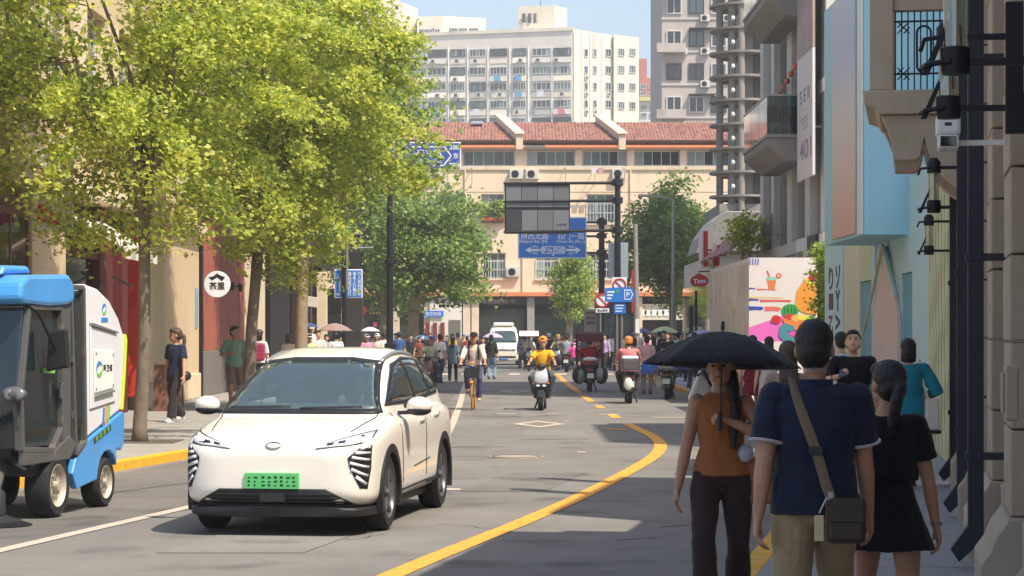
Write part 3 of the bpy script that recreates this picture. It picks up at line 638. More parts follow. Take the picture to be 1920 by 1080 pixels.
# ------------------------------------------------------------------ near stone building on the right
random.seed(41)
M_stone = mat('grey_beige_stone', (178,160,138), .85, 0, .12, 2.2, .35, 40, wear=((150,134,116), .60, 3.))
M_stone2 = mat('carved_stone', (178,162,142), .85, 0, .10, 3, .25, 50)
M_pipe = mat('pipe_dark', (36,38,46), .5, .1, .15, 4)
thW = math.atan(.18)
def XW(Y): return 3.78+.18*(Y-18.7)
NB = thing('stone_building', 'grey stone building with pilasters along the right edge', 'building', (XW(9)+.27, 9, 0), -thW)
kw = dict(world=False)
def sY(Y): return (Y-9)*math.sqrt(1+.18**2)
bx('wall', M_stone, NB, .26, 7, -9, sY(17.1), 0, 7.1, **kw); bx('wall', M_stone, NB, .26, 7, sY(17.1), sY(18.6), 0, 6.1, **kw); bx('wall', M_stone, NB, .26, 7, sY(18.6), sY(24.2), 0, 7.9, **kw)
pil = [(-1.2,-.2),(.9,1.8),(4.3,5.3),(7.6,8.6),(11.0,12.0),(14.6,15.6)]
courses = [.70+.52*k for k in range(9)]
blk = {}
def block(x0, x1, y0, y1, z0, z1):
    j = .006; key = (round(x1-x0,3), round(y1-y0,3), round(z1-z0,3))
    if key not in blk:
        o = MB().box(0, x1-x0, j, y1-y0-j, j, z1-z0-j).build('stone_block', M_stone, NB, bevel=.012, world=False); blk[key] = o
    else: o = blk[key].copy(); COL.objects.link(o)
    o.location = (x0+random.uniform(-.004,.004), y0, z0)
for (a, b_) in pil:
    for ci, z in enumerate(courses): block(-.12, .3, a, b_, z, z+.52)
    m = MB(); m.prism([(-.30,.12),(-.30,.42),(-.24,.50),(-.2,.60),(-.14,.68),(-.14,.699),(.25,.699),(.25,.12)], 'y', a-.12, b_+.12).build('pilaster_base', M_stone2, NB, bevel=.01, world=False)
for i in range(len(pil)-1):
    a, b_ = pil[i][1], pil[i+1][0]
    for ci, z in enumerate(courses[:]):
        h = (b_-a)/2; o = .0 if ci % 2 else .3*h
        block(.06, .3, a, a+h-o, z, z+.52); block(.06, .3, a+h-o, b_, z, z+.52)
    bx('plinth', M_stone2, NB, -.06, .25, a+.121, b_-.121, .12, .698, .02, **kw)
bx('string_course', M_stone2, NB, -.3, .28, -9, sY(17.0), 6.75, 7.0, .03, **kw)
for (i, (Y, zb)) in enumerate(((15.75,.22),(20.0,.22),(24.2,.22))):
    s = sY(Y); pp = MB(); pp.box(-.26,-.15, s-.06, s+.06, .42, 5.5)
    d = thing('downpipe', 'square black downpipe with kicked foot on stone wall, %s' % ('nearest the camera', 'second from the camera', 'farthest, beside the pale hoarding')[i], 'pipe', (XW(Y)+.22, Y, 0), -thW, 'downpipes on the stone wall')
    q = MB().box(-.26,-.15,-.06,.06,.42,5.5).build('pipe', M_pipe, d, bevel=.008, world=False)
    MB().prism([(-.15,.44),(-.26,.44),(-.38,.27),(-.32,.18),(-.15,.34)], 'y', -.065, .065).build('foot', M_pipe, d, bevel=.008, world=False)
    for z in (.9,2.3,3.7,5.1): MB().box(-.275,.0,-.07,.07,z,z+.05).build('clip', M_pipe, d, world=False)
# lanterns on arms
M_clear = clearmat('lantern_glass', (235,235,228))
def lantern(Y, lab, zb=2.88, sc=1.):
    o = thing('wall_lantern', lab, 'lantern', (XW(Y)+.06, Y, zb), -thW, 'wall lanterns on the stone building')
    x = -.30*sc; k = dict(world=False)
    MB().lathe([(.0,0),(.058,0),(.062,.02),(.062,.11),(.05,.115),(.0,.115)], (x,0,0), 20).build('base_cap', M_black, o, True, **k)
    MB().lathe([(.05,.115),(.05,.36),(.046,.36),(.046,.115)], (x,0,0), 20, 'z', True).build('glass_tube', M_clear, o, True, **k)
    MB().lathe([(.014,.116),(.014,.35),(.0,.35)], (x,0,0), 10).build('lamp_tube', M_awn, o, True, **k)
    MB().lathe([(.0,.36),(.062,.36),(.062,.46),(.03,.50),(.0,.5)], (x,0,0), 20).build('top_cap', M_black, o, True, **k)
    for z in (.05, .41):
        MB().bar((x+.05,0,z), (-.0,0,z), .028, .03).build('arm', M_black, o, **k)
        MB().tube([(x-.02,-.062,z),(x-.12,-.03,z-.01),(x-.14,.02,z-.06 if z > .1 else z-.02)], .012, 8).build('scroll', M_black, o, True, **k)
    MB().prism([(x-.14,.0),(x-.04,.22),(x-.02,.22),(x-.11,.0)], 'y', -.012, .012).build('brace', M_black, o, **k)
    MB().box(-.02,.12,-.05,.05,-.08,.58).build('wall_plate', M_black, o, bevel=.005, **k)
lantern(9.35, 'black and glass wall lantern nearest the camera at top right'); lantern(11.3, 'black and glass wall lantern above the white security camera'); lantern(20.3, 'black and glass wall lantern just below the security camera'); lantern(27.6, 'small wall lantern farthest off, beside the pale green panel', 2.75)
cc = thing('security_camera', 'white box security camera on an arm below the lanterns', 'camera', (XW(13.0)+.05, 13.0, 2.85), -thW)
cx_ = -.27
MB().box(cx_-.07,cx_+.07,-.22,.1,.08,.2).build('housing', M_white, cc, bevel=.02, world=False); MB().box(cx_-.06,cx_+.06,-.24,.05,.0,.078).build('lens_housing', M_white, cc, bevel=.015, world=False)
MB().box(cx_-.045,cx_+.045,-.246,-.2405,.012,.07).build('lens_window', M_glassd, cc, bevel=.003, world=False); MB().box(cx_+.02,.05,-.05,-.01,.03,.06).build('bracket', M_white, cc, world=False)
MB().box(cx_-.02,cx_+.02,-.2205,-.2201,.13,.15).build('maker_mark', M_dark, cc, world=False)
jb = thing('junction_box', 'small grey junction box on the stone wall', 'box', (XW(12.1)+.27, 12.1, 1.32), -thW); MB().box(-.20,-.125,-.13,.13,0,.3).build('box_body', M_stone2, jb, bevel=.015, world=False); MB().box(-.215,-.2005,-.1,.1,.04,.26).build('lid', M_stone2, jb, bevel=.01, world=False)
# stone balcony with iron railing
sB = sY(22.0); BL = thing('stone_balcony', 'carved stone balcony with black iron railing above the pavement', 'balcony', (XW(22)+.1, 22, 4.0), -thW)
o_ = dict(world=False)
zt = .19
MB().prism([(-1.02,zt),(.5,zt),(.5,-.05),(-.86,-.05),(-.90,.02),(-1.0,.05)], 'y', 0, 2.2).build('slab', M_stone2, BL, bevel=.012, **o_)
prof = [(-.84,-.055),(.2,-.055),(.2,-.9)]; 
for k in range(9):
    t = k/8; prof.append((.2-.62*math.sin(t*1.45)**1.0, -.9+.62*t**1.5))
prof += [(-.46,-.47),(-.50,-.50),(-.72,-.50),(-.74,-.3),(-.80,-.14)]
for y in (.06, 1.75): MB().prism(prof, 'y', y, y+.34).build('bracket', M_stone2, BL, bevel=.01, **o_)
MB().box(-.95,-.72,.03,.26,zt+.002,3.2).build('corner_pillar', M_stone2, BL, bevel=.01, **o_); MB().box(-.95,-.72,1.95,2.18,zt+.002,3.2).build('corner_pillar', M_stone2, BL, bevel=.01, **o_)
MB().box(-.719,.2,.07,.21,.98,1.12).build('stone_rail', M_stone2, BL, bevel=.01, **o_)
rail = MB(); x = -.70; y = .14
for k in range(15):
    xx = -.70+k*.062; rail.bar((xx,y,zt+.002),(xx,y,.98 if k % 3 else .979), .014)
for z in (zt+.17,): rail.bar((-.715,y,z),(.2,y,z), .018)
rail.bar((-.715,y,.88),(.2,y,.88), .018)
rail.build('railing_bars', M_black, BL, **o_)
for xc in (-.42, -.05):
    pts = [(xc+.07*math.cos(a), y-.012, .60+(.16 if math.sin(a) > 0 else -.16)+.07*math.sin(a)) for a in np.linspace(0, 2*math.pi, 25)]
    MB().tube(pts, .011, 6).build('railing_oval', M_black, BL, True, **o_)
for zc in (.36, .82):
    for xc in (-.62,): 
        m = MB(); 
        for (a, b_) in ((-1,-1),(1,-1)): m.bar((xc-.06*a,y-.012,zc-.06),(xc+.06*a,y-.012,zc+.06), .012)
        m.bar((xc-.06,y-.012,zc),(xc,y-.012,zc+.06), .012); m.bar((xc+.06,y-.012,zc),(xc,y-.012,zc-.06), .012); m.build('railing_lozenge', M_black, BL, **o_)
rail2 = MB()
for k in range(14): rail2.bar((-.84,.3+k*.12,zt+.002),(-.84,.3+k*.12,1.0), .014)
rail2.bar((-.84,.26,.99),(-.84,1.94,.99), .04); rail2.bar((-.84,.26,.36),(-.84,1.94,.36), .016); rail2.build('side_railing', M_black, BL, **o_)
MB().box(.24,.26,.6,1.6,zt+.2,2.6).build('balcony_door', M_glassd, BL, **o_)
# ------------------------------------------------------------------ pale blue pop-up hoarding
M_pb = mat('pale_blue_board', (186,220,228), .55, 0, .04, .6); M_pb2 = mat('sky_blue_board', (164,214,228), .55, 0, .04, .6); M_teal = mat('teal_recess', (104,164,182), .6, 0, .04, .6)
M_pg = mat('pale_green_board', (204,206,164), .6, 0, .05, .6); M_pink = mat('pale_pink_board', (226,200,192), .6, 0, .05, .6); M_bg2 = mat('beige_board', (214,208,182), .6, 0, .05, .6)
H_ = thing('popup_hoarding', 'pale blue and green pop-up shop hoarding with gabled pink panel', 'hoarding', (6.3, 36, 0))
P1, P2, P3 = Vector((5.12, 25.4, 0)), Vector((6.26, 33.7, 0)), Vector((7.0, 50, 0))
def seg(name, m, A, B, f0, f1, z0, z1, d0=0., d1=.12, parent=H_, bevel=.006):
    """panel on the wall line A-B from fraction f0 to f1, face pushed d0 towards the street"""
    u = (B-A); L = u.length; u = u.normalized(); nrm = Vector((-u.y, u.x, 0))
    a, b_ = A+u*L*f0, A+u*L*f1
    P = [a+nrm*d0, b_+nrm*d0, b_+nrm*(d0-d1), a+nrm*(d0-d1)]
    return MB().prism([(p.x, p.y) for p in P], 'z', z0, z1).build(name, m, parent, bevel=bevel)
seg('wave_panel', M_pg, P1, P2, .10, 1., .12, 4.4, 0); seg('end_board', M_white, P1, P2, .0, .097, .12, 4.4, .02); seg('upper_panel', M_pb, P1, P2, 0, .42, 4.402, 6.2, -.02); seg('upper_panel', M_pb, P1, P2, .423, 1., 4.402, 4.7, -.02)
u = (P2-P1).normalized(); nrm = Vector((-u.y, u.x, 0))
for k in range(9):                       # raised wavy ribs on the green panel
    pts = [P1+u*((P2-P1).length*(.18+.09*k)+.07*math.sin(z*7+k))+nrm*.012+Vector((0,0,z)) for z in np.linspace(.2,4.3,60)]
    MB().tube(pts, .014, 5).build('wave_rib', mat('rib_green', (212,212,176), .6, 0, .03, 1), H_, True)
# second stretch, from its near end: blue strip, doorway, pink gabled panel, strip, green, doorway, beige, lettering
cuts = [(0.,.111,M_pb,0),(.111,.20,M_teal,-.05),(.20,.42,M_pb,-.02),(.42,.455,M_pb,0),(.455,.575,M_teal,-.05),(.575,.758,M_bg2,0),(.758,1.,M_pb,.02)]
for (a, b_, m, d) in cuts:
    if m is M_teal:
        seg('door_recess', m, P2, P3, a, b_, .12, 2.75, d); seg('door_head', M_pg if a > .4 else M_pb, P2, P3, a+.001, b_-.001, 2.755, 4.4, 0)
    else: seg('panel', m, P2, P3, a+.0005, b_-.0005, .12, 4.4, d)
uu = (P3-P2).normalized(); LL = (P3-P2).length; nn_ = Vector((-uu.y, uu.x, 0))
def gable(name, m, f0, f1, zs, zt_, d):
    a, b_ = P2+uu*LL*f0+nn_*d, P2+uu*LL*f1+nn_*d; t = .06; mid = (a+b_)/2
    vs = [a+Vector((0,0,.12)), b_+Vector((0,0,.12)), b_+Vector((0,0,zs)), mid+Vector((0,0,zt_)), a+Vector((0,0,zs))]
    vs = vs+[v-nn_*t for v in vs]; n = 5
    return MB().add(vs, [tuple(range(n)), tuple(range(2*n-1, n-1, -1))]+[(i, n+i, n+(i+1)%n, (i+1)%n) for i in range(n)]).build(name, m, H_)
gable('gable_panel', M_pink, .20, .415, 2.1, 3.28, .05)
a, b_ = P2+uu*LL*.308+nn_*.08, P2+uu*LL*.49+nn_*.08
MB().bar((*a.xy, 3.3), (*b_.xy, 1.75), .05).build('gable_trim', M_bg2, H_); MB().bar((*(P2+uu*LL*.20+nn_*.08).xy, 2.4), (*a.xy, 3.3), .05).build('gable_trim', M_pb, H_)
for f_, s_, hh in ((.955,'ソイ\nアプ\nりリ','a'),(.885,'S\nI\nP','b')):
    pass
ltr = P2+uu*LL*.955+nn_*.03
for i, (f_, ch, z, h) in enumerate(((.91,'り',2.95,.5),(.82,'ソ',2.95,.5),(.91,'丨',2.45,.35),(.82,'Y',2.45,.45),(.91,'乙',1.95,.4),(.82,'>',2.0,.35),(.91,'丿',1.5,.35))):
    q = P2+uu*LL*f_+nn_*.024
    if len(ch) > 1: text(ch, M_plast, H_, (q.x,q.y,z-.15), (0,0,-1), -uu, w=.75, bold=.01)
    else: text(ch, M_plast, H_, (q.x,q.y,z), -uu, (0,0,1), h=h, w=.95, bold=.03)
# projecting upper box with a tall colour-fade sign on its street side
bx('projecting_box', M_pb2, H_, 5.66, 9, 36, 40.6, 3.36, 7.6, .01)
gm = bpy.data.materials.new('fade_print'); gm.use_nodes = True; n_ = gm.node_tree.nodes; b = n_['Principled BSDF']; b.inputs['Roughness'].default_value = .5
tc = n_.new('ShaderNodeTexCoord'); sp = n_.new('ShaderNodeSeparateXYZ'); mr = n_.new('ShaderNodeMapRange'); mr.inputs[1].default_value = 3.4; mr.inputs[2].default_value = 8.2; rp = n_.new('ShaderNodeValToRGB')
e = rp.color_ramp.elements; e[0].position = 0; e[0].color = (*lin((226,176,156)),1); e[1].position = 1; e[1].color = (*lin((206,216,226)),1)
for p_, c_ in ((.22,(230,200,186)),(.45,(222,212,212)),(.66,(192,196,222))): x = e.new(p_); x.color = (*lin(c_),1)
L_ = gm.node_tree.links; L_.new(tc.outputs['Object'], sp.inputs[0]); L_.new(sp.outputs['Z'], mr.inputs[0]); L_.new(mr.outputs[0], rp.inputs[0]); L_.new(rp.outputs[0], b.inputs['Base Color'])
bx('colour_fade_print', gm, H_, 5.625, 5.655, 36.8, 39.4, 3.42, 7.55, .004); bx('edge_strip', M_white, H_, 5.62, 5.657, 36.05, 36.5, 3.37, 7.55, .004)
bx('back_building', M_pb, H_, 7.15, 12, 34.2, 51, .12, 6.5); bx('added_shade_block', M_beige, H_, 9.8, 17, 29, 36, .12, 16.5); bx('near_return', M_pg, H_, 6.3, 12, 33.75, 34.15, .12, 4.4)  # tall beige block is added out of view to keep sun off the projecting box
# ------------------------------------------------------------------ right-hand blocks farther down the street
random.seed(51)
M_conc = mat('weathered_concrete', (142,136,128), .85, 0, .14, 1.2, .25, 20, wear=((112,106,100), .6, 1.8))
M_cream2 = mat('pale_stone_cladding', (204,198,188), .7, 0, .07, 1.2)
M_mirror = mat('mirror_glazing', (150,160,166), .06, .75, .1, 1)
M_tealg = clearmat('teal_balustrade_glass', (120,168,164), .1)
MG = thing('balcony_mall_building', 'pale stone building with grey balconies and mirrored glazing on the right', 'building', (7.9, 66, 0))
xw = 7.88
bx('wall', M_cream2, MG, xw+.3, 17, 56.2, 71.2, .12, 21)
for k in range(5):
    z0 = 4.3+k*3.9
    for (a, b_) in ((56.25,57.2),(59.3,60.3),(63.2,64.2),(67.4,68.2),(70.3,71.1)): bx('pier', M_cream2, MG, xw, xw+.299, a, b_, z0, z0+3.88, .01)
    bx('floor_band', M_cream2, MG, xw-.06, xw+.298, 56.25, 71.1, z0-.35, z0-.002, .02)
    for (a, b_) in ((57.25,59.25),(60.35,63.15),(64.25,67.35),(68.25,70.25)):
        nn = max(2, int((b_-a)/.9)); wv = (b_-a)/nn
        for j in range(nn): bx('glazing_panel', M_mirror if random.random() < .7 else M_glassd, MG, xw+.2, xw+.24, a+j*wv+.02, a+(j+1)*wv-.02, z0+.02, z0+3.5)
bx('ground_wall', M_cream2, MG, xw+.02, xw+.299, 56.25, 71.1, .12, 3.945)
for k in range(11): bx('wall_panel', mat('metal_panel', (168,168,168), .45, .3, .08, 2), MG, xw-.04, xw+.018, 60+k*1.0+.01, 60+k*1.0+.99, 2.4, 3.9, .005)
def balcony(z, y0=60, y1=66.0, x0=6.83):
    B = thing('grey_balcony', 'grey slab balcony with teal glass rail, %s' % ('lower of the two' if z < 8 else 'upper one cut by the picture top'), 'balcony', (x0, y0, z))
    MB().prism([(x0+.35,-.42),(xw,-.42),(xw,0),(x0,0),(x0,-.14)], 'y', y0, y1).build('slab', M_conc, B) if False else None
    sl = MB().prism([(x0+.5,z-.62),(xw-.002,z-.62),(xw-.002,z),(x0,z),(x0,z-.2)], 'y', y0, y1).build('slab', M_conc, B, bevel=.02)
    MB().box(x0-.04,xw-.003,y0-.05,y1+.02,z+.001,z+.09).build('edge_trim', mat('balcony_trim', (150,148,142), .6, .2, .1, 2), B, bevel=.01)
    bx('glass_panel', M_tealg, B, x0+.03, xw-.01, y0, y0+.02, z+.1, z+1.12)
    for k in range(3): bx('glass_panel', M_mirror, B, x0, x0+.02, y0+.05+k*1.98, y0+1.97+k*1.98, z+.1, z+1.12)
    bx('handrail', M_steel, B, x0-.02, xw-.01, y0-.02, y0+.04, z+1.121, z+1.16); bx('handrail', M_steel, B, x0-.02, x0+.04, y0+.041, y1, z+1.121, z+1.16)
    return B
balcony(7.0); balcony(10.9)
for k in range(2):
    ch = thing('balcony_chair', 'dark chair behind the glass of the lower balcony, %s' % ('nearer the rail corner' if k == 0 else 'nearer the wall'), 'chair', (7.15+k*.45, 61+k*.3, 7.09))
    x, y, z = 7.15+k*.45, 61+k*.3, 7.09
    bx('seat', M_dark, ch, x-.2, x+.2, y-.2, y+.2, z+.42, z+.46); bx('backrest', M_dark, ch, x-.2, x+.2, y+.17, y+.2, z+.46, z+.88)
    for (a, b_) in ((-.18,-.18),(.16,-.18),(-.18,.16),(.16,.16)): bx('leg', M_dark, ch, x+a, x+a+.025, y+b_, y+b_+.025, z, z+.42)
fl = thing('flower_string', 'string of small orange bulbs strung along the upper facade', 'lights', (7.7, 62, 9)); 
pts = [Vector((7.75, 58.6+k*.9, 9.35-.28*k*.35)) for k in range(8)]; MB().tube(pts, .012, 5).build('cord', M_dark, fl)
for p in pts: MB().ell(p, (.09,.09,.09), 8, 6).build('bulb', mat('orange_bulb', (224,120,80), .4, 0, .1, 4), fl, True)
bb = thing('advert_banner', 'tall pale advertising banner with grey lettering on the right facade', 'banner', (7.85, 57.7, 5.8)); bx('sheet', mat('banner_print', (218,208,206), .6, 0, .05, .8), bb, 7.55, 7.62, 56.3, 59.3, 5.75, 8.95, .005); bx('photo_area', mat('banner_photo', (164,140,128), .6, 0, .3, 1.4), bb, 7.55, 7.62, 56.3, 59.3, 8.96, 13.5, .005)
text('401', mat('banner_letter', (140,136,140), .6, 0, 0), bb, (7.544, 57.6, 6.5), (0,-1,0), (0,0,1), w=2.2, h=.5); text('S E R', mat('banner_letter', (140,136,140), .6, 0, 0), bb, (7.544, 57.7, 7.9), (0,-1,0), (0,0,1), w=2.0, h=.35)
for k in range(4): bx('small_print', mat('banner_letter', (140,136,140), .6, 0, 0), bb, 7.545, 7.549, 57.2, 58.6-.2*k, 7.3-.09*k, 7.33-.09*k)
bx('bracket', M_steel, bb, 7.62, 7.9, 57, 57.05, 7, 7.05); bx('bracket', M_steel, bb, 7.62, 7.9, 58.9, 58.95, 7, 7.05)
for k in range(2):
    pl = thing('wall_notice', 'framed brown notice board on pale wall beside the hedge' if k == 0 else 'dark framed poster right of the brown notice board', 'sign', (7.8, 57.4+k*2.4, 3.0)); y = 59.3-k*2.2
    bx('frame', M_white if k == 0 else M_dark, pl, 7.74, 7.83, y, y+1.7, 2.1, 4.3, .01)
    for j in range(2): bx('print', mat('bronze_print', (150,122,80), .6, 0, .3, 6), pl, 7.725, 7.739, y+.25, y+1.45, 2.35+j*1.1, 3.0+j*.95)
# stair tower of round slabs
ST = thing('round_slab_tower', 'grey concrete stair tower of stacked half-round slabs', 'building', (PX(1395,100), 100, 0))
cx, cy, rr = PX(1395,100), 100.0, 1.55
bx('core', M_conc, ST, cx-.15, cx+5.5, cy-.6, cy+6, .12, 24); bx('core_panel', mat('core_dark', (84,82,80), .7, 0, .12, 1), ST, cx+.35, cx+2.4, cy-.64, cy-.602, 6, 24)
for k in range(18):
    z = PZ(372,100)+k*1.06
    m = MB(); ring = [(cx+rr*math.cos(a), cy+rr*1.0*math.sin(a)) for a in np.linspace(math.pi*.5, math.pi*1.5, 22)]+[(cx+.1, cy-rr), (cx+2.6, cy-.66), (cx+2.6, cy+rr)]
    m.prism(ring, 'z', z, z+.10); i2 = [(cx+(rr-.35)*math.cos(a), cy+(rr-.35)*math.sin(a)) for a in np.linspace(math.pi*.5, math.pi*1.5, 22)]; m.prism(i2, 'z', z-.13, z-.001)
    m.build('slab', M_conc, ST)
    MB().ell((cx-.62, cy-rr*.85, z+.45), (.09,.09,.11), 10, 7).build('lamp_globe', M_white, ST, True)
for (dx, dy) in ((-1.1,-.2),(-.62,-.95),(-.25,-1.3)): MB().tube([(cx+dx, cy+dy, 3.5), (cx+dx, cy+dy, 24)], .16, 10).build('column', M_conc, ST, True)
bx('base', M_conc, ST, cx-1.2, cx+5, cy-1.2, cy+6, .12, PZ(385,100))
# white tiled residential tower
RT = thing('tiled_residential_tower', 'grimy white residential tower with small balconies at upper right', 'building', (PX(1300,185), 185, 0))
M_tilew = mat('grimy_white_tile', (180,170,162), .8, 0, .12, .5, .15, 8, stretch=(1,1,.3), wear=((150,142,138), .6, .5))
xa, xb = PX(1241,185), PX(1420,185)
bx('wall', M_tilew, RT, xa, xb, 185, 200, 0, 40)
for r_ in range(8):
    z = PZ(196,185)+r_*2.72
    for j in range(5):
        x = xa+1.0+j*1.85; window(RT, (x, 184.97, z), 1.25, 1.35, 0, 2, 1, M_frameW if random.random() < .5 else M_frameD, random.choice((0,2,2)), .10, .08)
        if random.random() < .5: ac_unit(RT, (x+.7, 184.95, z-1.05), 0, .9)
    if r_ % 2 == 0: bx('balcony_slab', M_tilew, RT, xa-.5, xa+1.9, 183.9, 184.98, z-1.25, z-.5, .02); bx('awning', M_dark, RT, xa+2.2, xa+4.4, 184.2, 184.97, z+.75, z+.82)
    bx('band', M_apG, RT, xa-.05, xb, 184.9, 184.99, z-1.15, z-1.0)
# cafe front with awnings under the tower
CF = thing('cafe_front', 'cafe front with grey hood canopy and pink striped awning', 'shop', (8.5, 78, 0))
hood = MB(); Mh = mat('grey_hood_sheet', (150,148,142), .5, .2, .12, 1.2)
hood.prism([(6.55,4.6),(6.75,5.2),(7.15,5.75),(7.6,6.1),(9.6,6.1),(9.6,4.6)], 'y', 79.9, 84).build('hood', Mh, CF, bevel=.03)
M_pk = [mat('awning_pink', (196,140,136), .8, 0, .1, 3), mat('awning_wine', (134,84,84), .8, 0, .1, 3)]
for k in range(12):
    y = 68+k*.9; MB().prism([(xw-.05,5.35),(6.55,4.25),(6.58,4.2),(xw-.05,5.28)], 'y', y, y+.445).build('awning_stripe', M_pk[k%2], CF); MB().prism([(xw-.05,5.35),(6.55,4.25),(6.58,4.2),(xw-.05,5.28)], 'y', y+.45, y+.895).build('awning_stripe', M_pk[(k+1)%2], CF)
MB().bar((xw-.02,67.9,5.36),(6.5,67.9,4.2), .12).build('awning_frame', M_steel, CF); MB().bar((6.9,67.9,4.5),(xw-.02,67.9,3.3), .1).build('awning_strut', M_steel, CF); MB().bar((6.6,67.95,4.22),(xw-.05,67.95,4.22), .07).build('awning_tie', M_steel, CF)
MB().bar((6.6,79,4.5),(7.6,79,3.6), .09).build('strut', M_steel, CF); bx('shop_wall', M_cream2, CF, 7.3, 9.6, 80.2, 95, .12, 4.58); bx('shop_glass', M_glassd, CF, 7.2, 7.29, 80.4, 94.5, .5, 3.6)
bx('upper_wall', M_conc, CF, 8.6, 14, 84.1, 96, 4.6, 6.2)
s1 = thing('red_blade_sign', 'tall red and white projecting sign above the cafe', 'sign', (PX(1320,78), 78, 4)); bx('red_face', M_signr, s1, PX(1319,78), PX(1327,78), 77.9, 78.6, PZ(500,78), PZ(433,78), .01); bx('white_edge', M_white, s1, PX(1313,78), PX(1318.8,78), 77.95, 78.55, PZ(500,78), PZ(433,78), .01); bx('bracket', M_black, s1, PX(1327.1,78), 7.2, 78.2, 78.3, PZ(470,78), PZ(467,78))
s2 = thing('red_letter_sign', 'red letter sign half behind the small tree above the mural box', 'sign', (PX(1342,76), 76, 3.6)); 
for k, (a, b_, c, d) in enumerate(((1337,1340,472,500),(1341,1344,468,500),(1345,1349,460,498))): bx('letter_bar', M_signr, s2, PX(a,76), PX(b_,76), 75.9, 76.2, PZ(d,76), PZ(c,76), .01)
bx('backing', M_white, s2, PX(1336,76), PX(1350,76), 76.21, 76.26, PZ(500,76), PZ(458,76)); bx('bracket', M_black, s2, PX(1350,76), 7.3, 76.22, 76.25, PZ(480,76), PZ(478,76))
s3 = thing('oval_cafe_sign', 'small red oval hanging sign with white script', 'sign', (PX(1311,75), 75, 3.4)); MB().prism([(PX(1311,75)+.31*math.cos(a)*(1 if abs(math.cos(a)) < .9 else .97), PZ(527,75)+.21*math.sin(a)+(.03 if abs(math.cos(a)) < .35 else 0)) for a in np.linspace(0, 2*math.pi, 28)[:-1]], 'y', 74.9, 75.02).build('plate', M_signr, s3, bevel=.01)
text('Tims', M_signw, s3, (PX(1311,75), 74.893, PZ(527,75)), (1,0,.08), (0,0,1), w=.42, bold=.02); bx('hanger', M_black, s3, PX(1311,75)-.02, 7.3, 75.0, 75.04, PZ(510,75), PZ(508,75)); bx('hanger_rod', M_black, s3, PX(1311,75)-.015, PX(1311,75)+.015, 75.0, 75.04, PZ(515,75), PZ(510.2,75))
# mural hoarding: white box painted with fruit and colour bands
MU = thing('mural_box', 'white hoarding box painted with fruit, a drink and bright bands', 'hoarding', (6.6, 60, 0))
xm, ym = 5.82, 55.0; M_mw = mat('mural_white', (226,214,208), .6, 0, .03, 1)
bx('front_board', M_mw, MU, xm, 7.5, ym, ym+.1, .12, 3.62); bx('roof_board', M_mw, MU, xm+.01, 7.5, ym+.101, 66, 3.5, 3.615)
for k in range(5): bx('side_board', mat('side_board_print', (222,210,192), .6, 0, .35, .7, hue=(238,226,208), wear=((196,176,96), .60, .8)), MU, xm, xm+.1, ym+.102+k*2.19, ym+.102+(k+1)*2.19-.006, .12, 3.498)
zf = lambda py: PZ(py, ym); xf = lambda px: PX(px, ym)
_layer = [0]
def paint(poly, c, name='painted_shape'):
    _layer[0] += 1; d = .0006*_layer[0]
    m = mat('mural_%02x%02x%02x' % c, c, .6, 0, .05, 2)
    MB().prism([(xf(p[0]), zf(p[1])) for p in poly], 'y', ym-d-.0012, ym-d-.0004).build(name, m, MU)
def oval(cx, cy, rx, ry, a=0, n=20): return [(cx+rx*math.cos(t)*math.cos(a)-ry*math.sin(t)*math.sin(a), cy+rx*math.cos(t)*math.sin(a)+ry*math.sin(t)*math.cos(a)) for t in np.linspace(0, 2*math.pi, n+1)[:-1]]
paint([(1404,614),(1468,592),(1500,600),(1500,640),(1404,640)], (232,110,188), 'pink_ground')
for (y, h, c, xa, xb) in ((541,4,(70,84,170),1404,1418),(543,3,(222,96,80),1419,1458),(558,3,(226,190,90),1404,1470),(562,5,(70,84,170),1404,1424),(564,5,(222,96,80),1425,1485),(578,8,(58,76,168),1404,1432),(579,9,(226,110,96),1434,1465)):
    paint([(xa,y-h/2),(xb-4,y-h/2+1),(xb,y),(xb-5,y+h/2),((xa+xb)/2,y+h/2-1),(xa,y+h/2)], c, 'colour_band')
paint([(1437,520),(1456,519),(1452,543),(1442,544)], (232,122,64), 'drink_glass'); paint([(1437,520),(1456,519),(1455.3,525),(1438,526)], (140,206,176), 'drink_top'); paint([(1437,508),(1440,507),(1444,520),(1442,520)], (222,90,80), 'straw'); paint(oval(1460,517,5,5), (224,96,80), 'citrus_slice'); paint(oval(1460,517,2.4,2.4), (240,200,180), 'citrus_centre')
for k in range(4): paint([(1406+k*5,484),(1408+k*5,484),(1404+k*5+3,497),(1402+k*5+3,495)], (96,110,190), 'blue_stroke')
paint([(1490,575),(1494,545),(1505,528),(1531,530),(1531,590),(1510,588),(1498,582)], (236,152,54), 'orange_fruit_shape'); paint([(1512,526),(1520,512),(1531,510),(1531,528)], (190,44,62), 'berry_shape'); paint([(1506,524),(1510,520),(1531,532),(1531,537),(1520,534)], (226,206,70), 'yellow_band')
paint(oval(1481,583,16,13), (60,160,74), 'watermelon')
for k in range(4): paint(oval(1471+k*6.5,583,1.5,11-abs(k-1.5)*2), (34,110,56), 'melon_stripe')
paint(oval(1455,599,9,8), (206,44,52), 'cherry'); paint([(1449,604),(1447,607),(1445,601)], (60,110,60), 'stem'); paint([(1466,596),(1531,600),(1524,616),(1500,620),(1474,614)], (230,130,60), 'fruit_bowl')
for (x, y, c) in ((1480,594,(206,60,50)),(1492,596,(236,180,90)),(1505,595,(236,214,90)),(1520,598,(150,200,70))): paint(oval(x,y,9,6), c, 'fruit')
